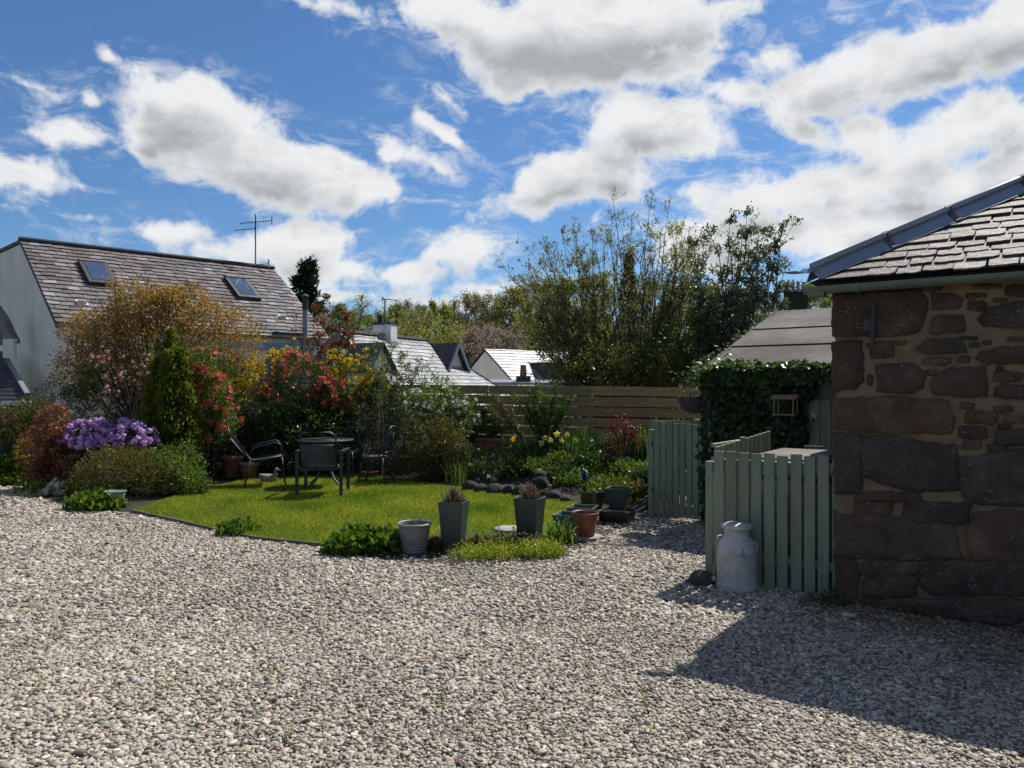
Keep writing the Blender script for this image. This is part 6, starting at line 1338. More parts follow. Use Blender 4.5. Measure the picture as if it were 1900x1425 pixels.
ST_GREY = [(0, (.16,.165,.17)), (.5, (.23,.235,.24)), (1, (.34,.345,.35))]
M_purple = slate_mat('purple_slate', ST_PURPLE, .62, .4, False); M_purple2 = slate_mat('purple_slate_run', ST_PURPLE, .62, .4, True); M_greysl = slate_mat('bright_slate', ST_GREY, .38, .6, True)
def slate_run(o, ux, uy, nrm, w, l, length, height, skip, seed, lo=lambda v: 0, hi=None, one=None, limit=300, score=None):
    """lay slates on a slope; returns matrices (parts) and a joined remainder"""
    rg = random.Random(seed); allm = []; rows = int(height / l)
    for r_ in range(rows + 1):
        v = r_ * l; x0 = lo(v); x1 = (hi(v) if hi else length); u = x0 - (w * .5 if r_ % 2 else 0) * 1.0
        while u < x1 - .02:
            ww = w * rg.uniform(.85, 1.15); a = max(u, x0); b_ = min(u + ww - .014, x1)
            if b_ - a > .05: allm.append((a, v + rg.uniform(-.022, .022), b_ - a, min(l * 1.7, height - v + .02), rg.random()))
            u += ww
    return allm
def lay(parent, items, o, ux, uy, nrm, me, mt_part, mt_run, l, nparts, key, tilt=.02):
    items = sorted(items, key=key)
    for (u, v, w, ll, q) in items[:nparts]:
        y = (uy * ll - nrm * (tilt * ll / l)).normalized(); z = ux.cross(y).normalized(); M = frame(o + ux * u + uy * v + nrm * (tilt + .012), ux * w, y * ll, z)
        wob = random.Random(int(u * 1000 + v * 77777)); link('slate', me, None, parent, M @ Matrix.Rotation(wob.uniform(-.012, .012), 4, 'Z') @ Matrix.Rotation(wob.uniform(-.02, .02), 4, 'Y'))
    rest = items[nparts:]
    if rest:
        vs = []; rv = []
        for (u, v, w, ll, q) in rest:
            a = o + ux * u + uy * v + nrm * (tilt + .020); b_ = a + ux * w; c_ = b_ + uy * ll - nrm * tilt * ll / l; d_ = a + uy * ll - nrm * tilt * ll / l
            vs += [a, b_, c_, d_, a - nrm * .016, b_ - nrm * .016, b_, a]; rv += [q, q]
        Mi = wm(parent).inverted(); vs = np.array([tuple(Mi @ x) for x in vs]); so = link('slates', npmesh('slates', vs, 4, rv), mt_run, parent); so['kind'] = 'stuff'
def unit_slate(mt):
    m = MB(); m.obox((0, 0, 0), (1, 0, 0), (0, 1, 0), (0, 0, .011)); me = bpy.data.meshes.new('slate'); me.from_pydata(m.v, [], m.f); me.materials.append(mt); return me

# --- white house with purple slates
e0 = V(-10.65, 18.0, 3.08); HR = V(.712, .702, 0); HB = V(-.702, .712, 0); HT = 3.3; HRISE = 2.30; HLEN = 7.14
house = thing('white_house', 'white rendered house with steep purple-grey slate roof and two skylights', 'house', (e0.x, e0.y, -1.2))
gz = -1.2; apex = e0 + HB * HT + V(0, 0, HRISE)
m = MB(); b0 = V(e0.x, e0.y, gz)
pent = [b0, e0 - V(0, 0, .02), apex - V(0, 0, .06), apex + HB * 5 + V(0, 0, .02), V(*(b0 + HB * (HT + 5)))]
m.prism(pent, HR * HLEN); obj('wall', m, M_white, house)
hup = (HB * HT + V(0, 0, HRISE)).normalized(); hn = HR.cross(hup).normalized(); SL = math.hypot(HT, HRISE)
m = MB(); r0 = e0 - hup * .12 - HR * .03; m.obox(r0 + hn * .0, HR * (HLEN + .06), hup * (SL + .12), hn * .03)
m.obox(apex - HR * .03 + V(0, 0, -.03), HR * (HLEN + .06), HB * 5.1 + V(0, 0, .08), V(0, 0, .05))
roof2 = obj('roof', m, M_dkslate, house)
items = slate_run(r0, HR, hup, hn, .285, .205, HLEN + .06, SL + .10, None, 5)
def vis(it):
    u, v = it[0], it[1]; q = r0 + HR * u + hup * v; px = HX + FPX * q.x / q.y; py = HY - FPX * (q.z - CAMH) / q.y
    hid = 0 if (py < 525 or px < 115 or px > 470) else 50
    return q.y + hid
lay(roof2, items, r0 + hn * .02, HR, hup, hn, unit_slate(M_purple), M_purple, M_purple2, .205, 300, vis, .026)
m = MB(); q = apex + V(0, 0, .06); m.bar(q - HR * .05, q + HR * (HLEN + .05), .20, .05); m.tube([q + V(0, 0, .03) - HR * .05, q + V(0, 0, .03) + HR * (HLEN + .05)], .05, 8); obj('ridge', m, M_dkslate, roof2)
m = MB()
for a, b_ in ((e0 - hup * .1, apex + V(0, 0, .02)), (apex + V(0, 0, .04), apex + HB * 5 + V(0, 0, .12))): m.bar(a - HR * .03 - V(0, 0, .015), b_ - HR * .03 - V(0, 0, .015), .02, .05)
obj('verge_board', m, M_dkslate, roof2)
m = MB(); m.tube([e0 - HB * .14 - V(0, 0, .10) - HR * .05, e0 - HB * .14 - V(0, 0, .10) + HR * (HLEN + .05)], .05, 8); obj('gutter', m, M_grey, house, smooth=True)
for (px, py, w, h) in ((180, 509, .58, 1.12), (449, 537, .60, 1.12)):
    q = hit(px, py, r0 + hn * .06, hn); sk = None
    m = MB(); m.cbox(q + hn * .05, HR * (w + .12), hup * (h + .12), hn * .10); sk = obj('skylight', m, M_velux, roof2, bevel=.01)
    m = MB(); m.cbox(q + hn * .104, HR * (w - .10), hup * (h - .14), hn * .012); obj('pane', m, M_skyglass, sk)
    m = MB(); m.cbox(q + hn * .11 + hup * (h / 2), HR * (w + .05), hup * .07, hn * .03); obj('top_trim', m, M_teak if px < 300 else M_velux, sk)
for px, py in ((152, 562), (450, 583), (525, 589)):
    q = hit(px, py, r0 + hn * .05, hn); m = MB(); m.cbox(q + hn * .012, HR * .26, hup * .24, hn * .02); m.prism([q - HR * .10 - hup * .06, q - HR * .10 + hup * .10, q - HR * .10 - hup * .06 + hn * .11], HR * .20); obj('roof_vent', m, M_wframe, roof2)
# blue band, window, downpipe of the long wall
wn = -HB
def wl(px, py): q = hit(px, py, e0, HB); return q
q0 = wl(400, 643); q1 = wl(610, 643); m = MB(); m.obox(q0 + wn * .01 - V(0, 0, .07), q1 - q0, wn * .05, V(0, 0, .16)); obj('band', m, M_blueband, house)
for pxa, pxb in ((488, 520), (522, 553)):
    a = wl(pxa, 650); b_ = wl(pxb, 650); a.z = b_.z = wl((pxa + pxb) / 2, 650).z; m = MB(); m.obox(a + wn * .004 - V(0, 0, .95), b_ - a, wn * .03, V(0, 0, .95)); wf_ = obj('window', m, M_wframe, house)
    m = MB(); dv = (b_ - a); m.obox(a + dv * .12 + wn * .036 - V(0, 0, .88), dv * .76, wn * .006, V(0, 0, .82)); obj('pane', m, M_glass, wf_)
# aerial, flue
M_alum = mat('aerial_metal', (.16,.15,.15), .5, (.08,.08,.08), 8, metal=.6)
def aerial(base, top_z, yagis, label, name='tv_aerial'):
    t_ = thing(name, label, 'aerial', tuple(base), 'rooftop aerials'); m = MB(); m.tube([base, V(base.x, base.y, top_z)], .022, 8); obj('mast', m, M_alum, t_)
    for (z, a, L_, ne, el_, off) in yagis:
        dv = V(math.cos(a), math.sin(a), .12).normalized(); sdv = V(-math.sin(a), math.cos(a), 0); c_ = V(base.x, base.y, z) + dv * off; m = MB(); m.tube([c_ - dv * L_ * .5, c_ + dv * L_ * .5], .012, 6); bo_ = obj('boom', m, M_alum, t_)
        for k in range(ne):
            p = c_ + dv * L_ * (k / (ne - 1) - .5); m = MB(); m.tube([p - V(0, 0, el_) * .5, p + V(0, 0, el_) * .5], .006, 5); obj('element', m, M_alum, bo_)
        m = MB(); p = c_ + dv * L_ * .5; m.cbox(p, dv * .02, sdv * .1, V(0, 0, el_ * 1.7)); obj('reflector', m, M_alum, bo_)
rq = apex + HR * 6.55; aerial(V(rq.x, rq.y, rq.z - .3), ez(398, rq.y), [(ez(412, rq.y), .1, 1.0, 12, .12, .02), (ez(424, rq.y), .1, .62, 5, .05, -.33), (ez(492, rq.y), .0, .95, 11, .16, -.05)], 'tall television aerial mast on the end of the purple slate ridge')
fq = P(566, 612, 22.4); fl = thing('flue_pipe', 'black and grey metal flue pipe at the end of the white house', 'flue', tuple(fq))
m = MB(); m.tube([fq - V(0, 0, .6), P(566, 575, 22.4)], .075, 12); obj('lower_pipe', m, M_wetlead, fl); m = MB(); m.tube([P(566, 575, 22.4), P(566, 552, 22.4)], .085, 12); obj('upper_pipe', m, M_iron, fl); m = MB(); q = P(566, 551, 22.4); m.lathe([(.12, 0), (.12, .03), (0, .1)], q, 14); obj('cowl', m, M_iron, fl)
# neighbouring lower roof at far left
nb = thing('neighbour_wing', 'dark slated lean-to roof with lead valley against the white gable', 'building', (-12.4, 16.6, 0))
n0 = P(-190, 742, 16.4); n1 = P(62, 742, 16.4); n2 = P(8, 652, 19.6); n3 = P(-240, 640, 19.6)
m = MB(); m.add([n0, n1, n2, n3], [(0, 1, 2, 3)]); m.add([n0, n1, V(n1.x, n1.y, -.5), V(n0.x, n0.y, -.5)], [(0, 1, 2, 3)]); ro = obj('roof', m, M_dkslate, nb, fixn=False)
nu = (n3 - n0); nr_ = (n1 - n0).cross(nu).normalized(); m = MB()
for k in range(14):
    a = n0.lerp(n3, k / 14); b_ = n1.lerp(n2, k / 14); m.bar(a + nr_ * .02, b_ + nr_ * .02, .012, .03)
obj('slate_courses', m, M_dkslate, ro)
m = MB(); m.bar(P(52, 735, 16.5) + nr_ * .05, P(8, 660, 19.5) + nr_ * .05, .10, .05); obj('lead_valley', m, M_wetlead, ro)
m = MB(); m.obox(n0 + V(0, -.05, -.12), (n1 - n0), V(0, -.06, 0), V(0, 0, .10)); obj('gutter', m, M_wframe, nb)
a = P(5, 664, 18.7); m = MB(); m.obox(a, V(.27, .0, 0), V(0, .12, 0), V(0, 0, .46)); obj('chimney_base', m, M_white, nb)
m = MB(); pts = [P(-10, 566, 18.9), P(6, 590, 18.8), P(16, 612, 18.75), P(25, 630, 18.7), P(26, 636, 18.7), P(-20, 640, 18.8)]; m.prism(pts, V(0, .25, 0)); obj('skew', m, M_grey, nb)
# --- slate cottage with dormer
R1 = P(785, 632, 26.0); RD = V(.41, .912, 0); RP_ = V(.912, -.41, 0); WV = 2.9; DR = .84 * WV
cot = thing('slate_cottage', 'low cottage with sunlit grey slate roof, blue-trimmed dormer and white chimney', 'house', (R1.x, R1.y, -2.3))
R00 = R1 - RD * 4.7; ea = R1 + RD * WV + RP_ * WV - V(0, 0, DR); eb = R00 + RP_ * WV - V(0, 0, DR)
cu = (-RP_ * WV + V(0, 0, DR)).normalized(); cn = cu.cross(RD).normalized(); cn = cn if cn.z > 0 else -cn; SLc = math.hypot(WV, DR)
m = MB(); ec = R1 + RD * WV - RP_ * WV - V(0, 0, DR); ed = R00 - RP_ * WV - V(0, 0, DR)
m.add([eb, ea, R1, R00], [(0, 1, 2, 3)]); m.add([ea, ec, R1], [(0, 1, 2)]); m.add([ec, ed, R00, R1], [(0, 1, 2, 3)]); m.add([ed, eb, R00], [(0, 1, 2)]); cr_ = obj('roof', m, M_greysl, cot, fixn=False)
Lc = (ea - eb).length; items = slate_run(eb, RD, cu, cn, .30, .19, Lc, SLc, None, 9, hi=lambda v: Lc - v * WV / SLc)
lay(cr_, items, eb, RD, cu, cn, unit_slate(M_greysl), M_greysl, M_greysl, .19, 0, lambda it: 0)
m = MB(); m.obox(eb - RP_ * .25 - V(0, 0, 3), RD * (Lc - .4), -RP_ * (2 * WV - .5), V(0, 0, 2.95)); obj('wall', m, M_cream, cot)
m = MB(); m.bar(R1 + V(0, 0, .04), ea + V(0, 0, .04), .10, .05); obj('hip_flashing', m, M_wetlead, cr_); m = MB(); m.bar(R00 + V(0, 0, .05), R1 + V(0, 0, .05), .24, .08); obj('ridge', m, M_grey, cr_)
# dormer
Q = hit(797, 640, eb, cn); dz_ = Q.z; k = 0
while HX + FPX * (Q + RP_ * k).x / (Q + RP_ * k).y < 843: k += .02
AP = Q + RP_ * k; hwd = .62; dd_ = .78
dm = None
gl_ = AP - RD * hwd - V(0, 0, dd_); gr_ = AP + RD * hwd - V(0, 0, dd_); bl_ = Q - RD * hwd - V(0, 0, dd_) + RP_ * .0; br_ = Q + RD * hwd - V(0, 0, dd_)
m = MB(); ov = RP_ * .18
m.obox(Q, AP - Q + ov, -RD * (hwd + .1) - V(0, 0, dd_ * (hwd + .1) / hwd), V(0, 0, .05)); m.obox(Q, AP - Q + ov, RD * (hwd + .1) - V(0, 0, dd_ * (hwd + .1) / hwd), V(0, 0, .05)); dm = obj('dormer', m, M_dkslate, cot)
m = MB(); m.prism([AP - V(0, 0, .03), gl_, gl_ - V(0, 0, 1.3), gr_ - V(0, 0, 1.3), gr_], -RP_ * (AP - Q).length); obj('dormer_wall', m, M_cream, dm)
m = MB()
for s in (-1, 1): m.bar(AP + ov * 1.02 + V(0, 0, .02), AP + ov * 1.02 + RD * s * (hwd + .12) - V(0, 0, dd_ * (hwd + .12) / hwd - .02), .11, .05, RP_)
obj('barge_boards', m, M_slateblue, dm)
m = MB(); m.bar(AP - V(0, 0, dd_ + .02) - RD * hwd + RP_ * .03, AP - V(0, 0, dd_ + .02) + RD * hwd + RP_ * .03, .06, .10); m.bar(AP - RD * .38 - V(0, 0, dd_ + .07) + RP_ * .03, AP - RD * .38 - V(0, 0, dd_ + 1.2) + RP_ * .03, .10, .06); m.bar(AP + RD * .38 - V(0, 0, dd_ + .07) + RP_ * .03, AP + RD * .38 - V(0, 0, dd_ + 1.2) + RP_ * .03, .10, .06); obj('window_surround', m, M_slateblue, dm)
m = MB(); m.obox(AP - RD * .32 - V(0, 0, dd_ + 1.1) + RP_ * .02, RD * .64, RP_ * .03, V(0, 0, 1.0)); wf_ = obj('window', m, M_wframe, dm); m = MB(); m.obox(AP - RD * .22 - V(0, 0, dd_ + 1.0) + RP_ * .052, RD * .44, RP_ * .005, V(0, 0, .82)); obj('pane', m, M_glass, wf_)
# second (left) dormer, mostly hidden in leaves, and chimney
Q2 = hit(655, 640, eb, cn); m = MB(); m.prism([Q2 + RP_ * .9, Q2 + RP_ * .9 - RD * .6 - V(0, 0, .7), Q2 + RP_ * .9 - RD * .6 - V(0, 0, 1.5), Q2 + RP_ * .9 + RD * .6 - V(0, 0, 1.5), Q2 + RP_ * .9 + RD * .6 - V(0, 0, .7)], -RP_ * 1.3); obj('dormer_wall', m, M_cream, cot)
m = MB(); m.obox(Q2, RP_ * 1.05, -RD * .7 - V(0, 0, .8), V(0, 0, .05)); m.obox(Q2, RP_ * 1.05, RD * .7 - V(0, 0, .8), V(0, 0, .05)); obj('dormer', m, M_dkslate, cot)
cq = R1 - RD * 2.3; tz = ez(603, cq.y); m = MB(); m.cbox(V(cq.x, cq.y, tz - .4), RD * .35, RP_ * .66, V(0, 0, .8)); chs = obj('chimney', m, M_cream, cot)
m = MB(); m.cbox(V(cq.x, cq.y, tz + .035), RD * .42, RP_ * .69, V(0, 0, .07)); obj('chimney_cope', m, M_dkslate, chs)
m = MB(); pc = V(cq.x, cq.y, tz + .07) - RP_ * .18; m.lathe([(.0, 0), (.09, 0), (.085, .18), (.10, .19), (.10, .23), (0, .23)], pc, 14); obj('chimney_pot', m, M_iron, chs)
m = MB(); pc = V(cq.x, cq.y, tz + .07) + RP_ * .12; m.lathe([(.0, 0), (.09, 0), (.09, .12), (0, .12)], pc, 14); obj('chimney_pot', m, M_slab, chs)
aq = V(cq.x, cq.y, tz - .3); aerial(aq, ez(554, aq.y), [(ez(555, aq.y), 3.0, .5, 8, .07, -.18)], 'slim television aerial on the white cottage chimney')
# --- white gabled house
A3 = P(900, 650, 33.0); D3 = V(.735, .678, 0); G3 = V(.678, -.735, 0); W3 = 2.9; DR3 = .76 * W3
h3 = thing('gabled_house', 'small white gabled house with bright slate roof and wide dormer window behind the fence', 'house', (A3.x, A3.y, -2.3))
L3 = 6.0; B3 = A3 + D3 * L3; fe0 = A3 + G3 * W3 - V(0, 0, DR3); fe1 = B3 + G3 * W3 - V(0, 0, DR3); be0 = A3 - G3 * W3 - V(0, 0, DR3); be1 = B3 - G3 * W3 - V(0, 0, DR3)
m = MB(); m.prism([A3 - V(0, 0, .05), fe0 - V(0, 0, .05), V(fe0.x, fe0.y, -2.3), V(be0.x, be0.y, -2.3), be0 - V(0, 0, .05)], D3 * (L3 - .05)); obj('wall', m, M_white, h3)
u3 = (A3 - fe0).normalized(); n3_ = D3.cross(u3).normalized(); n3_ = n3_ if n3_.z > 0 else -n3_; S3 = (A3 - fe0).length
m = MB(); m.obox(fe0 - D3 * .06, D3 * (L3 + .1), A3 - fe0, n3_ * .04); ub3 = (A3 - be0); m.obox(be0 - D3 * .06, D3 * (L3 + .1), ub3, (V(0, 0, .05))); r3 = obj('roof', m, M_dkslate, h3)
items = slate_run(fe0, D3, u3, n3_, .34, .21, L3 + .04, S3, None, 12); lay(r3, items, fe0 - D3 * .06 + n3_ * .04, D3, u3, n3_, unit_slate(M_greysl), M_greysl, M_greysl, .21, 0, lambda it: 0)
m = MB(); m.bar(A3 - D3 * .05, B3, .16, .08); obj('ridge', m, M_dkslate, r3)
q = hit(1046, 690, A3 + G3 * 1.75, G3); cb = V(q.x, q.y, q.z); dx3 = D3 * 2.55
m = MB(); m.obox(cb - D3 * 1.2 - V(0, 0, .42), dx3, -G3 * 1.6, V(0, 0, .82)); dw = obj('dormer', m, M_dkslate, h3)
for k in range(3):
    m = MB(); m.obox(cb - D3 * (1.12 - k * .82) - V(0, 0, .36) + G3 * .005, D3 * .76, G3 * .03, V(0, 0, .68)); wf_ = obj('window', m, M_wframe if k else M_velux, dw); m = MB(); m.obox(cb - D3 * (1.05 - k * .82) - V(0, 0, .30) + G3 * .036, D3 * .62, G3 * .005, V(0, 0, .56)); obj('pane', m, M_glass, wf_)
q = P(970, 706, 28.5); ex = thing('flat_roof_extension', 'low grey lead-edged extension roof just above the fence top', 'extension', (q.x, q.y, -2.2))
m = MB(); a = P(905, 706, 28.8); b_ = P(1130, 708, 28.2); m.obox(a - V(0, 0, .16), b_ - a, V(0, 2.2, .12), V(0, 0, .10)); obj('roof', m, M_wetlead, ex); m = MB(); m.obox(a - V(0, -.1, 4.0), b_ - a, V(0, 2, 0), V(0, 0, 3.83)); obj('wall', m, M_cream, ex)
q = P(971, 706, 29.2); cp = thing('chimney_pot', 'single terracotta chimney pot on a dark base above the extension', 'chimney', tuple(q)); m = MB(); m.cbox(q + V(0, 0, .0), V(.55, 0, 0), V(0, .4, 0), V(0, 0, .34)); obj('base', m, M_dkslate, cp); m = MB(); m.lathe([(.0, .17), (.13, .17), (.11, .56), (.13, .58), (0, .6)], q, 14); obj('pot', m, M_terra, cp)
# --- far stone chimney over the shed
q = P(1470, 585, 48); fc = thing('far_house', 'distant stone house with a stack of four chimney pots showing over the shed', 'house', (q.x, q.y, -2.3))
m = MB(); m.cbox(q + V(.2, 0, .35), V(1.25, 0, 0), V(0, .7, 0), V(0, 0, 2.2)); cs = obj('chimney', m, M_bedrock, fc); m = MB(); m.cbox(q + V(.2, 0, 1.5), V(1.4, 0, 0), V(0, .8, 0), V(0, 0, .12)); obj('cope', m, M_grey, cs)
for k in range(4): m = MB(); m.lathe([(.0, 0), (.11, 0), (.10, .42), (.13, .44), (.13, .5), (0, .5)], q + V(-.28 + k * .32, 0, 1.56), 12); obj('chimney_pot', m, M_slab, cs)
m = MB(); m.prism([q + V(-4, -3, -1.8), q + V(-4, 0, .2), q + V(-4, 3, -1.8)], V(9, 0, 0)); obj('roof', m, M_dkslate, fc); m = MB(); m.obox(V(q.x - 3.8, q.y - 2.8, -2.3), V(8.6, 0, 0), V(0, 5.6, 0), V(0, 0, q.z - 1.85 + 2.3)); obj('wall', m, M_bedrock, fc)

# ---------------------------------------------------------------- woodland on the far slope
L_spring = leafmat('spring_leaf', [(.06,.062,.025), (.095,.098,.036), (.13,.13,.048), (.16,.165,.065)], .35, .7, .2)
L_bud2 = leafmat('budding_leaf', [(.075,.06,.042), (.11,.09,.06), (.14,.12,.07), (.13,.13,.06)], .3, .7, .2)
L_yelgr = leafmat('yellow_green_leaf', [(.07,.085,.02), (.11,.125,.028), (.15,.165,.04)], .4, .7, .2)
L_blos = leafmat('pale_blossom', [(.22,.17,.13), (.32,.26,.21), (.42,.36,.30)], .3, .7, .1, (1,.95,.9))
L_spruce = leafmat('spruce_needle', [(.007,.014,.010), (.012,.022,.014), (.018,.032,.018)], .15, .6, .2)
def tree_mesh(seed, h, crown_w, crown_base, leafn, leafs, kind):
    """unit tree at origin: returns branch MB and leaf data"""
    rg = random.Random(seed); r = np.random.RandomState(seed); m = MB(); tips = []; dirs = []
    tr_ = [V(0, 0, 0)]; 
    for i in range(1, 9): tr_.append(V(rg.gauss(0, .012) * h, rg.gauss(0, .012) * h, h * i / 8.6))
    m.tube(tr_, [h * .014 * (1 - i / 9.5) for i in range(9)], 6, False)
    nl = 26
    for k in range(nl):
        f = crown_base + (1 - crown_base) * (k + rg.random()) / nl; i = min(7, int(f * 8)); p0 = tr_[i].lerp(tr_[i + 1], f * 8 - i)
        wv_ = crown_w * (math.sin(math.pi * min(1, .18 + .82 * (f - crown_base) / (1 - crown_base))) ** .7 if kind != 'dome' else 1.0); a = rg.uniform(0, 6.28); up_ = rg.uniform(.45, 1.1)
        e = p0 + V(math.cos(a), math.sin(a), up_).normalized() * wv_ * rg.uniform(.6, 1.1); mid = p0.lerp(e, .5) + V(0, 0, -.06 * wv_)
        pts = [p0, p0.lerp(mid, .6), mid, mid.lerp(e, .5), e]; m.tube(pts, [h * .0055, h * .0045, h * .0035, h * .0025, h * .0012], 4, False)
        for q in range(7):
            s = pts[rg.randint(1, 4)]; dv = V(rg.gauss(0, .7), rg.gauss(0, .7), rg.gauss(.5, .5)).normalized(); e2 = s + dv * wv_ * rg.uniform(.2, .5); m.tube([s, s.lerp(e2, .5) + V(0, 0, .01 * h), e2], [h * .0022, h * .0016, h * .0008], 3, False)
            for g_ in (.4, .7, 1): tips.append(tuple(s.lerp(e2, g_))); dirs.append(tuple(dv))
    tips = np.array(tips); dirs = np.array(dirs); ids = r.choice(len(tips), leafn)
    lf = foliage((tips[ids], dirs[ids], np.ones(leafn)), 3, leafs, leafs * .6, h * .022, seed, out=.4, up=.2, rnd=.8)
    return m, lf
def dome_mesh(seed, w, h, n, leafs):
    cl = clusters([(0, 0, h * .5, w, w, h * .5)], n, seed, .55, .12, 0); return MB().tube([V(0, 0, 0), V(0, 0, h * .7)], [.2, .05], 6), foliage(cl, 5, leafs, leafs * .5, .12, seed)
def spruce_mesh(seed, h, w, n, leafs):
    r = np.random.RandomState(seed); rg = random.Random(seed); m = MB(); m.tube([V(0, 0, 0), V(0, 0, h * .98)], [h * .018, .02], 7, False); ps = []; os_ = []
    for k in range(60):
        f = .12 + .86 * (k / 60); rr2 = w * (1 - f) ** .75 * rg.uniform(.7, 1.15) + .08; a = rg.uniform(0, 6.28); dv = V(math.cos(a), math.sin(a), 0); p0 = V(0, 0, f * h); e = p0 + dv * rr2 + V(0, 0, rr2 * rg.uniform(.0, .45)); m.tube([p0, p0.lerp(e, .5) - V(0, 0, .06 * rr2), e], [.04, .03, .01], 4, False)
        for q in range(n // 60): t_ = rg.uniform(.25, 1); c_ = p0.lerp(e, t_); ps.append((c_.x + rg.gauss(0, .14) , c_.y + rg.gauss(0, .14), c_.z + rg.gauss(0, .12) - .04)); os_.append((dv.x, dv.y, .2))
    ps = np.array(ps); os_ = unit(np.array(os_)); return m, foliage((ps, os_, np.ones(len(ps))), 5, leafs, leafs * .35, .07, seed, out=.7, up=.1, rnd=.6)
PROTO = {}
def proto(key, data, mt, bark):
    m, lf = data; me1 = bpy.data.meshes.new('trunk'); me1.from_pydata(m.v, [], m.f); me1.polygons.foreach_set('use_smooth', [True] * len(me1.polygons)); me1.materials.append(bark)
    me2 = npmesh('crown', lf[0], 4, lf[1]); me2.materials.append(mt); PROTO[key] = (me1, me2)
B_wood = mat('woodland_bark', (.055,.045,.038), .95, (.035,.03,.026), 2, 4)
for s in range(3):
    proto(('green', s), tree_mesh(700 + s, 10, 2.3, .28, 1500, .20, 'x'), L_spring, B_wood); proto(('bare', s), tree_mesh(710 + s, 10, 1.8, .38, 900, .15, 'x'), L_bud2, B_wood)
for s in range(2):
    proto(('yellow', s), tree_mesh(720 + s, 10, 2.0, .25, 1700, .20, 'x'), L_yelgr, B_wood); proto(('blossom', s), tree_mesh(730 + s, 6, 2.4, .18, 1700, .13, 'x'), L_blos, B_wood)
proto(('dome', 0), dome_mesh(740, 2.6, 5, 1700, .16), L_spring, B_wood); proto(('spruce', 0), spruce_mesh(750, 10, 2.3, 3000, .26), L_spruce, B_wood); proto(('birch', 0), tree_mesh(760, 10, 1.8, .25, 800, .13, 'x'), L_yelgr, B_pale)
HT_ = {'blossom': 6, 'dome': 5}
def wood(kind, px, ytop, d, label, seed, wide=1.0, group='woodland trees behind the cottages', name=None):
    rg = random.Random(seed); zb = float(terr(np.float64((px - HX) / FPX * d), np.float64(d))) - .1; h = ez(ytop, d) - zb; ks = [k for k in PROTO if k[0] == kind]; k = ks[seed % len(ks)]
    names = {'green': 'woodland_tree', 'bare': 'bare_tree', 'yellow': 'budding_tree', 'blossom': 'blossom_tree', 'dome': 'domed_tree', 'spruce': 'spruce', 'birch': 'birch'}
    c = V((px - HX) / FPX * d, d, zb); s = h / HT_.get(kind, 10); t_ = thing(name or names[kind], label, 'tree', tuple(c), group); M = Matrix.Translation(c) @ Matrix.Rotation(rg.uniform(0, 6.28), 4, 'Z') @ Matrix.Diagonal((s * wide, s * wide, s, 1))
    link('trunk', PROTO[k][0], None, t_, M); o = link('crown', PROTO[k][1], None, t_, M); o['kind'] = 'stuff'
wood('spruce', 565, 478, 44, 'near-black spruce rising behind the end of the white house roof', 1, 1.0, group='dark conifers')
wood('birch', 668, 536, 62, 'pale airy birch standing against the clouds behind the cottage chimney', 2)
wood('spruce', 1012, 545, 70, 'dark conifer among the bare trees left of the buddleia', 3, .8, group='dark conifers'); wood('spruce', 1165, 462, 34, 'slender dark conifer rising inside the buddleia branches', 4, .42, group='dark conifers'); wood('spruce', 1040, 580, 66, 'short dark conifer behind the buddleia edge', 5, .9, group='dark conifers')
wood('dome', 793, 585, 50, 'rounded dome-shaped green tree behind the slate cottage ridge', 6, .95)
wood('blossom', 868, 612, 47, 'pale blossoming tree above the cottage dormer', 7, .95, 'blossom trees'); wood('blossom', 942, 606, 49, 'pale blossoming tree above the gabled house ridge', 8, 1.0, 'blossom trees')
rg = random.Random(91)
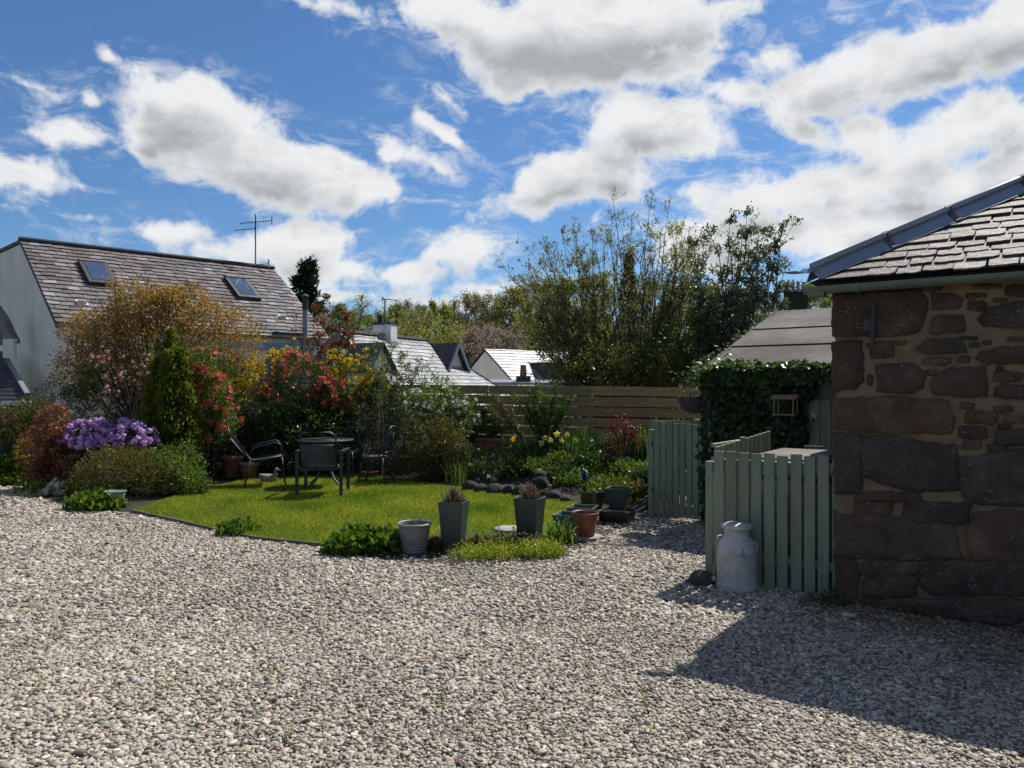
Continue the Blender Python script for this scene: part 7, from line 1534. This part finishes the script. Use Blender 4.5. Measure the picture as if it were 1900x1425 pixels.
LBL = {'green': 'olive-green leafing tree in the wood on the far slope', 'bare': 'tall brown barely leafing tree in the wood on the far slope', 'yellow': 'yellow-green budding tree in the wood on the far slope'}
front = [(632,560,'green'),(700,572,'bare'),(735,556,'green'),(755,550,'bare'),(776,556,'bare'),(800,551,'yellow'),(822,556,'yellow'),(845,548,'bare'),(866,535,'bare'),(885,533,'bare'),(905,536,'bare'),(925,540,'green'),(948,528,'green'),(972,524,'green'),(995,515,'bare'),(1020,512,'green'),(1050,508,'green'),(1085,505,'bare'),(1120,500,'green'),(1200,505,'green'),(1240,510,'bare'),(1280,515,'green'),(1320,520,'yellow'),(1360,520,'green'),(1400,525,'green'),(1440,530,'bare'),(1500,515,'yellow'),(1545,500,'yellow'),(1562,470,'yellow'),(1590,505,'green'),(600,575,'bare')]
for i, (px, yt, kd) in enumerate(front): wood(kd, px, yt + rg.uniform(-3, 3), rg.uniform(64, 84), LBL[kd], 20 + i, rg.uniform(.8, 1.15))
for i in range(30):
    px = 590 + i * 34 + rg.uniform(-12, 12); kd = rg.choice(['green', 'bare', 'green', 'yellow']); wood(kd, px, 572 + rg.uniform(-12, 20), rg.uniform(88, 110), LBL[kd].replace('in the wood', 'deep in the wood'), 80 + i, rg.uniform(.9, 1.3))
# undergrowth that reads as one mass
r = np.random.RandomState(77); n = 5200; px = r.uniform(430, 1900, n); d = r.uniform(56, 112, n); hgt = (r.uniform(0, 1, n) ** 1.3) * (2.0 + 3.2 * (d > 75)); x = (px - HX) / FPX * d
p = np.c_[x, d, terr(x, d) + hgt]; o = unit(r.normal(0, 1, (n, 3)) + np.array([0, -.4, .6])); data = foliage((p, o, np.ones(n)), 7, .38, .2, .40, 78, rnd=.9)
so = link('woodland_undergrowth', npmesh('undergrowth', data[0], 4, data[1]), L_bud2); tag(so, 'brown-green undergrowth and saplings filling the far wood', 'undergrowth', kind='stuff')
# lower shrubs between the houses
shrub('garden_hedge', 'loose hedge below the slate cottage seen through the fence gaps', 900, 21, 735, 700, L_mid, 1500, 6, .09, .04, 801, zbase=-2.3, ybot=830, depth=.8, stem_n=0)
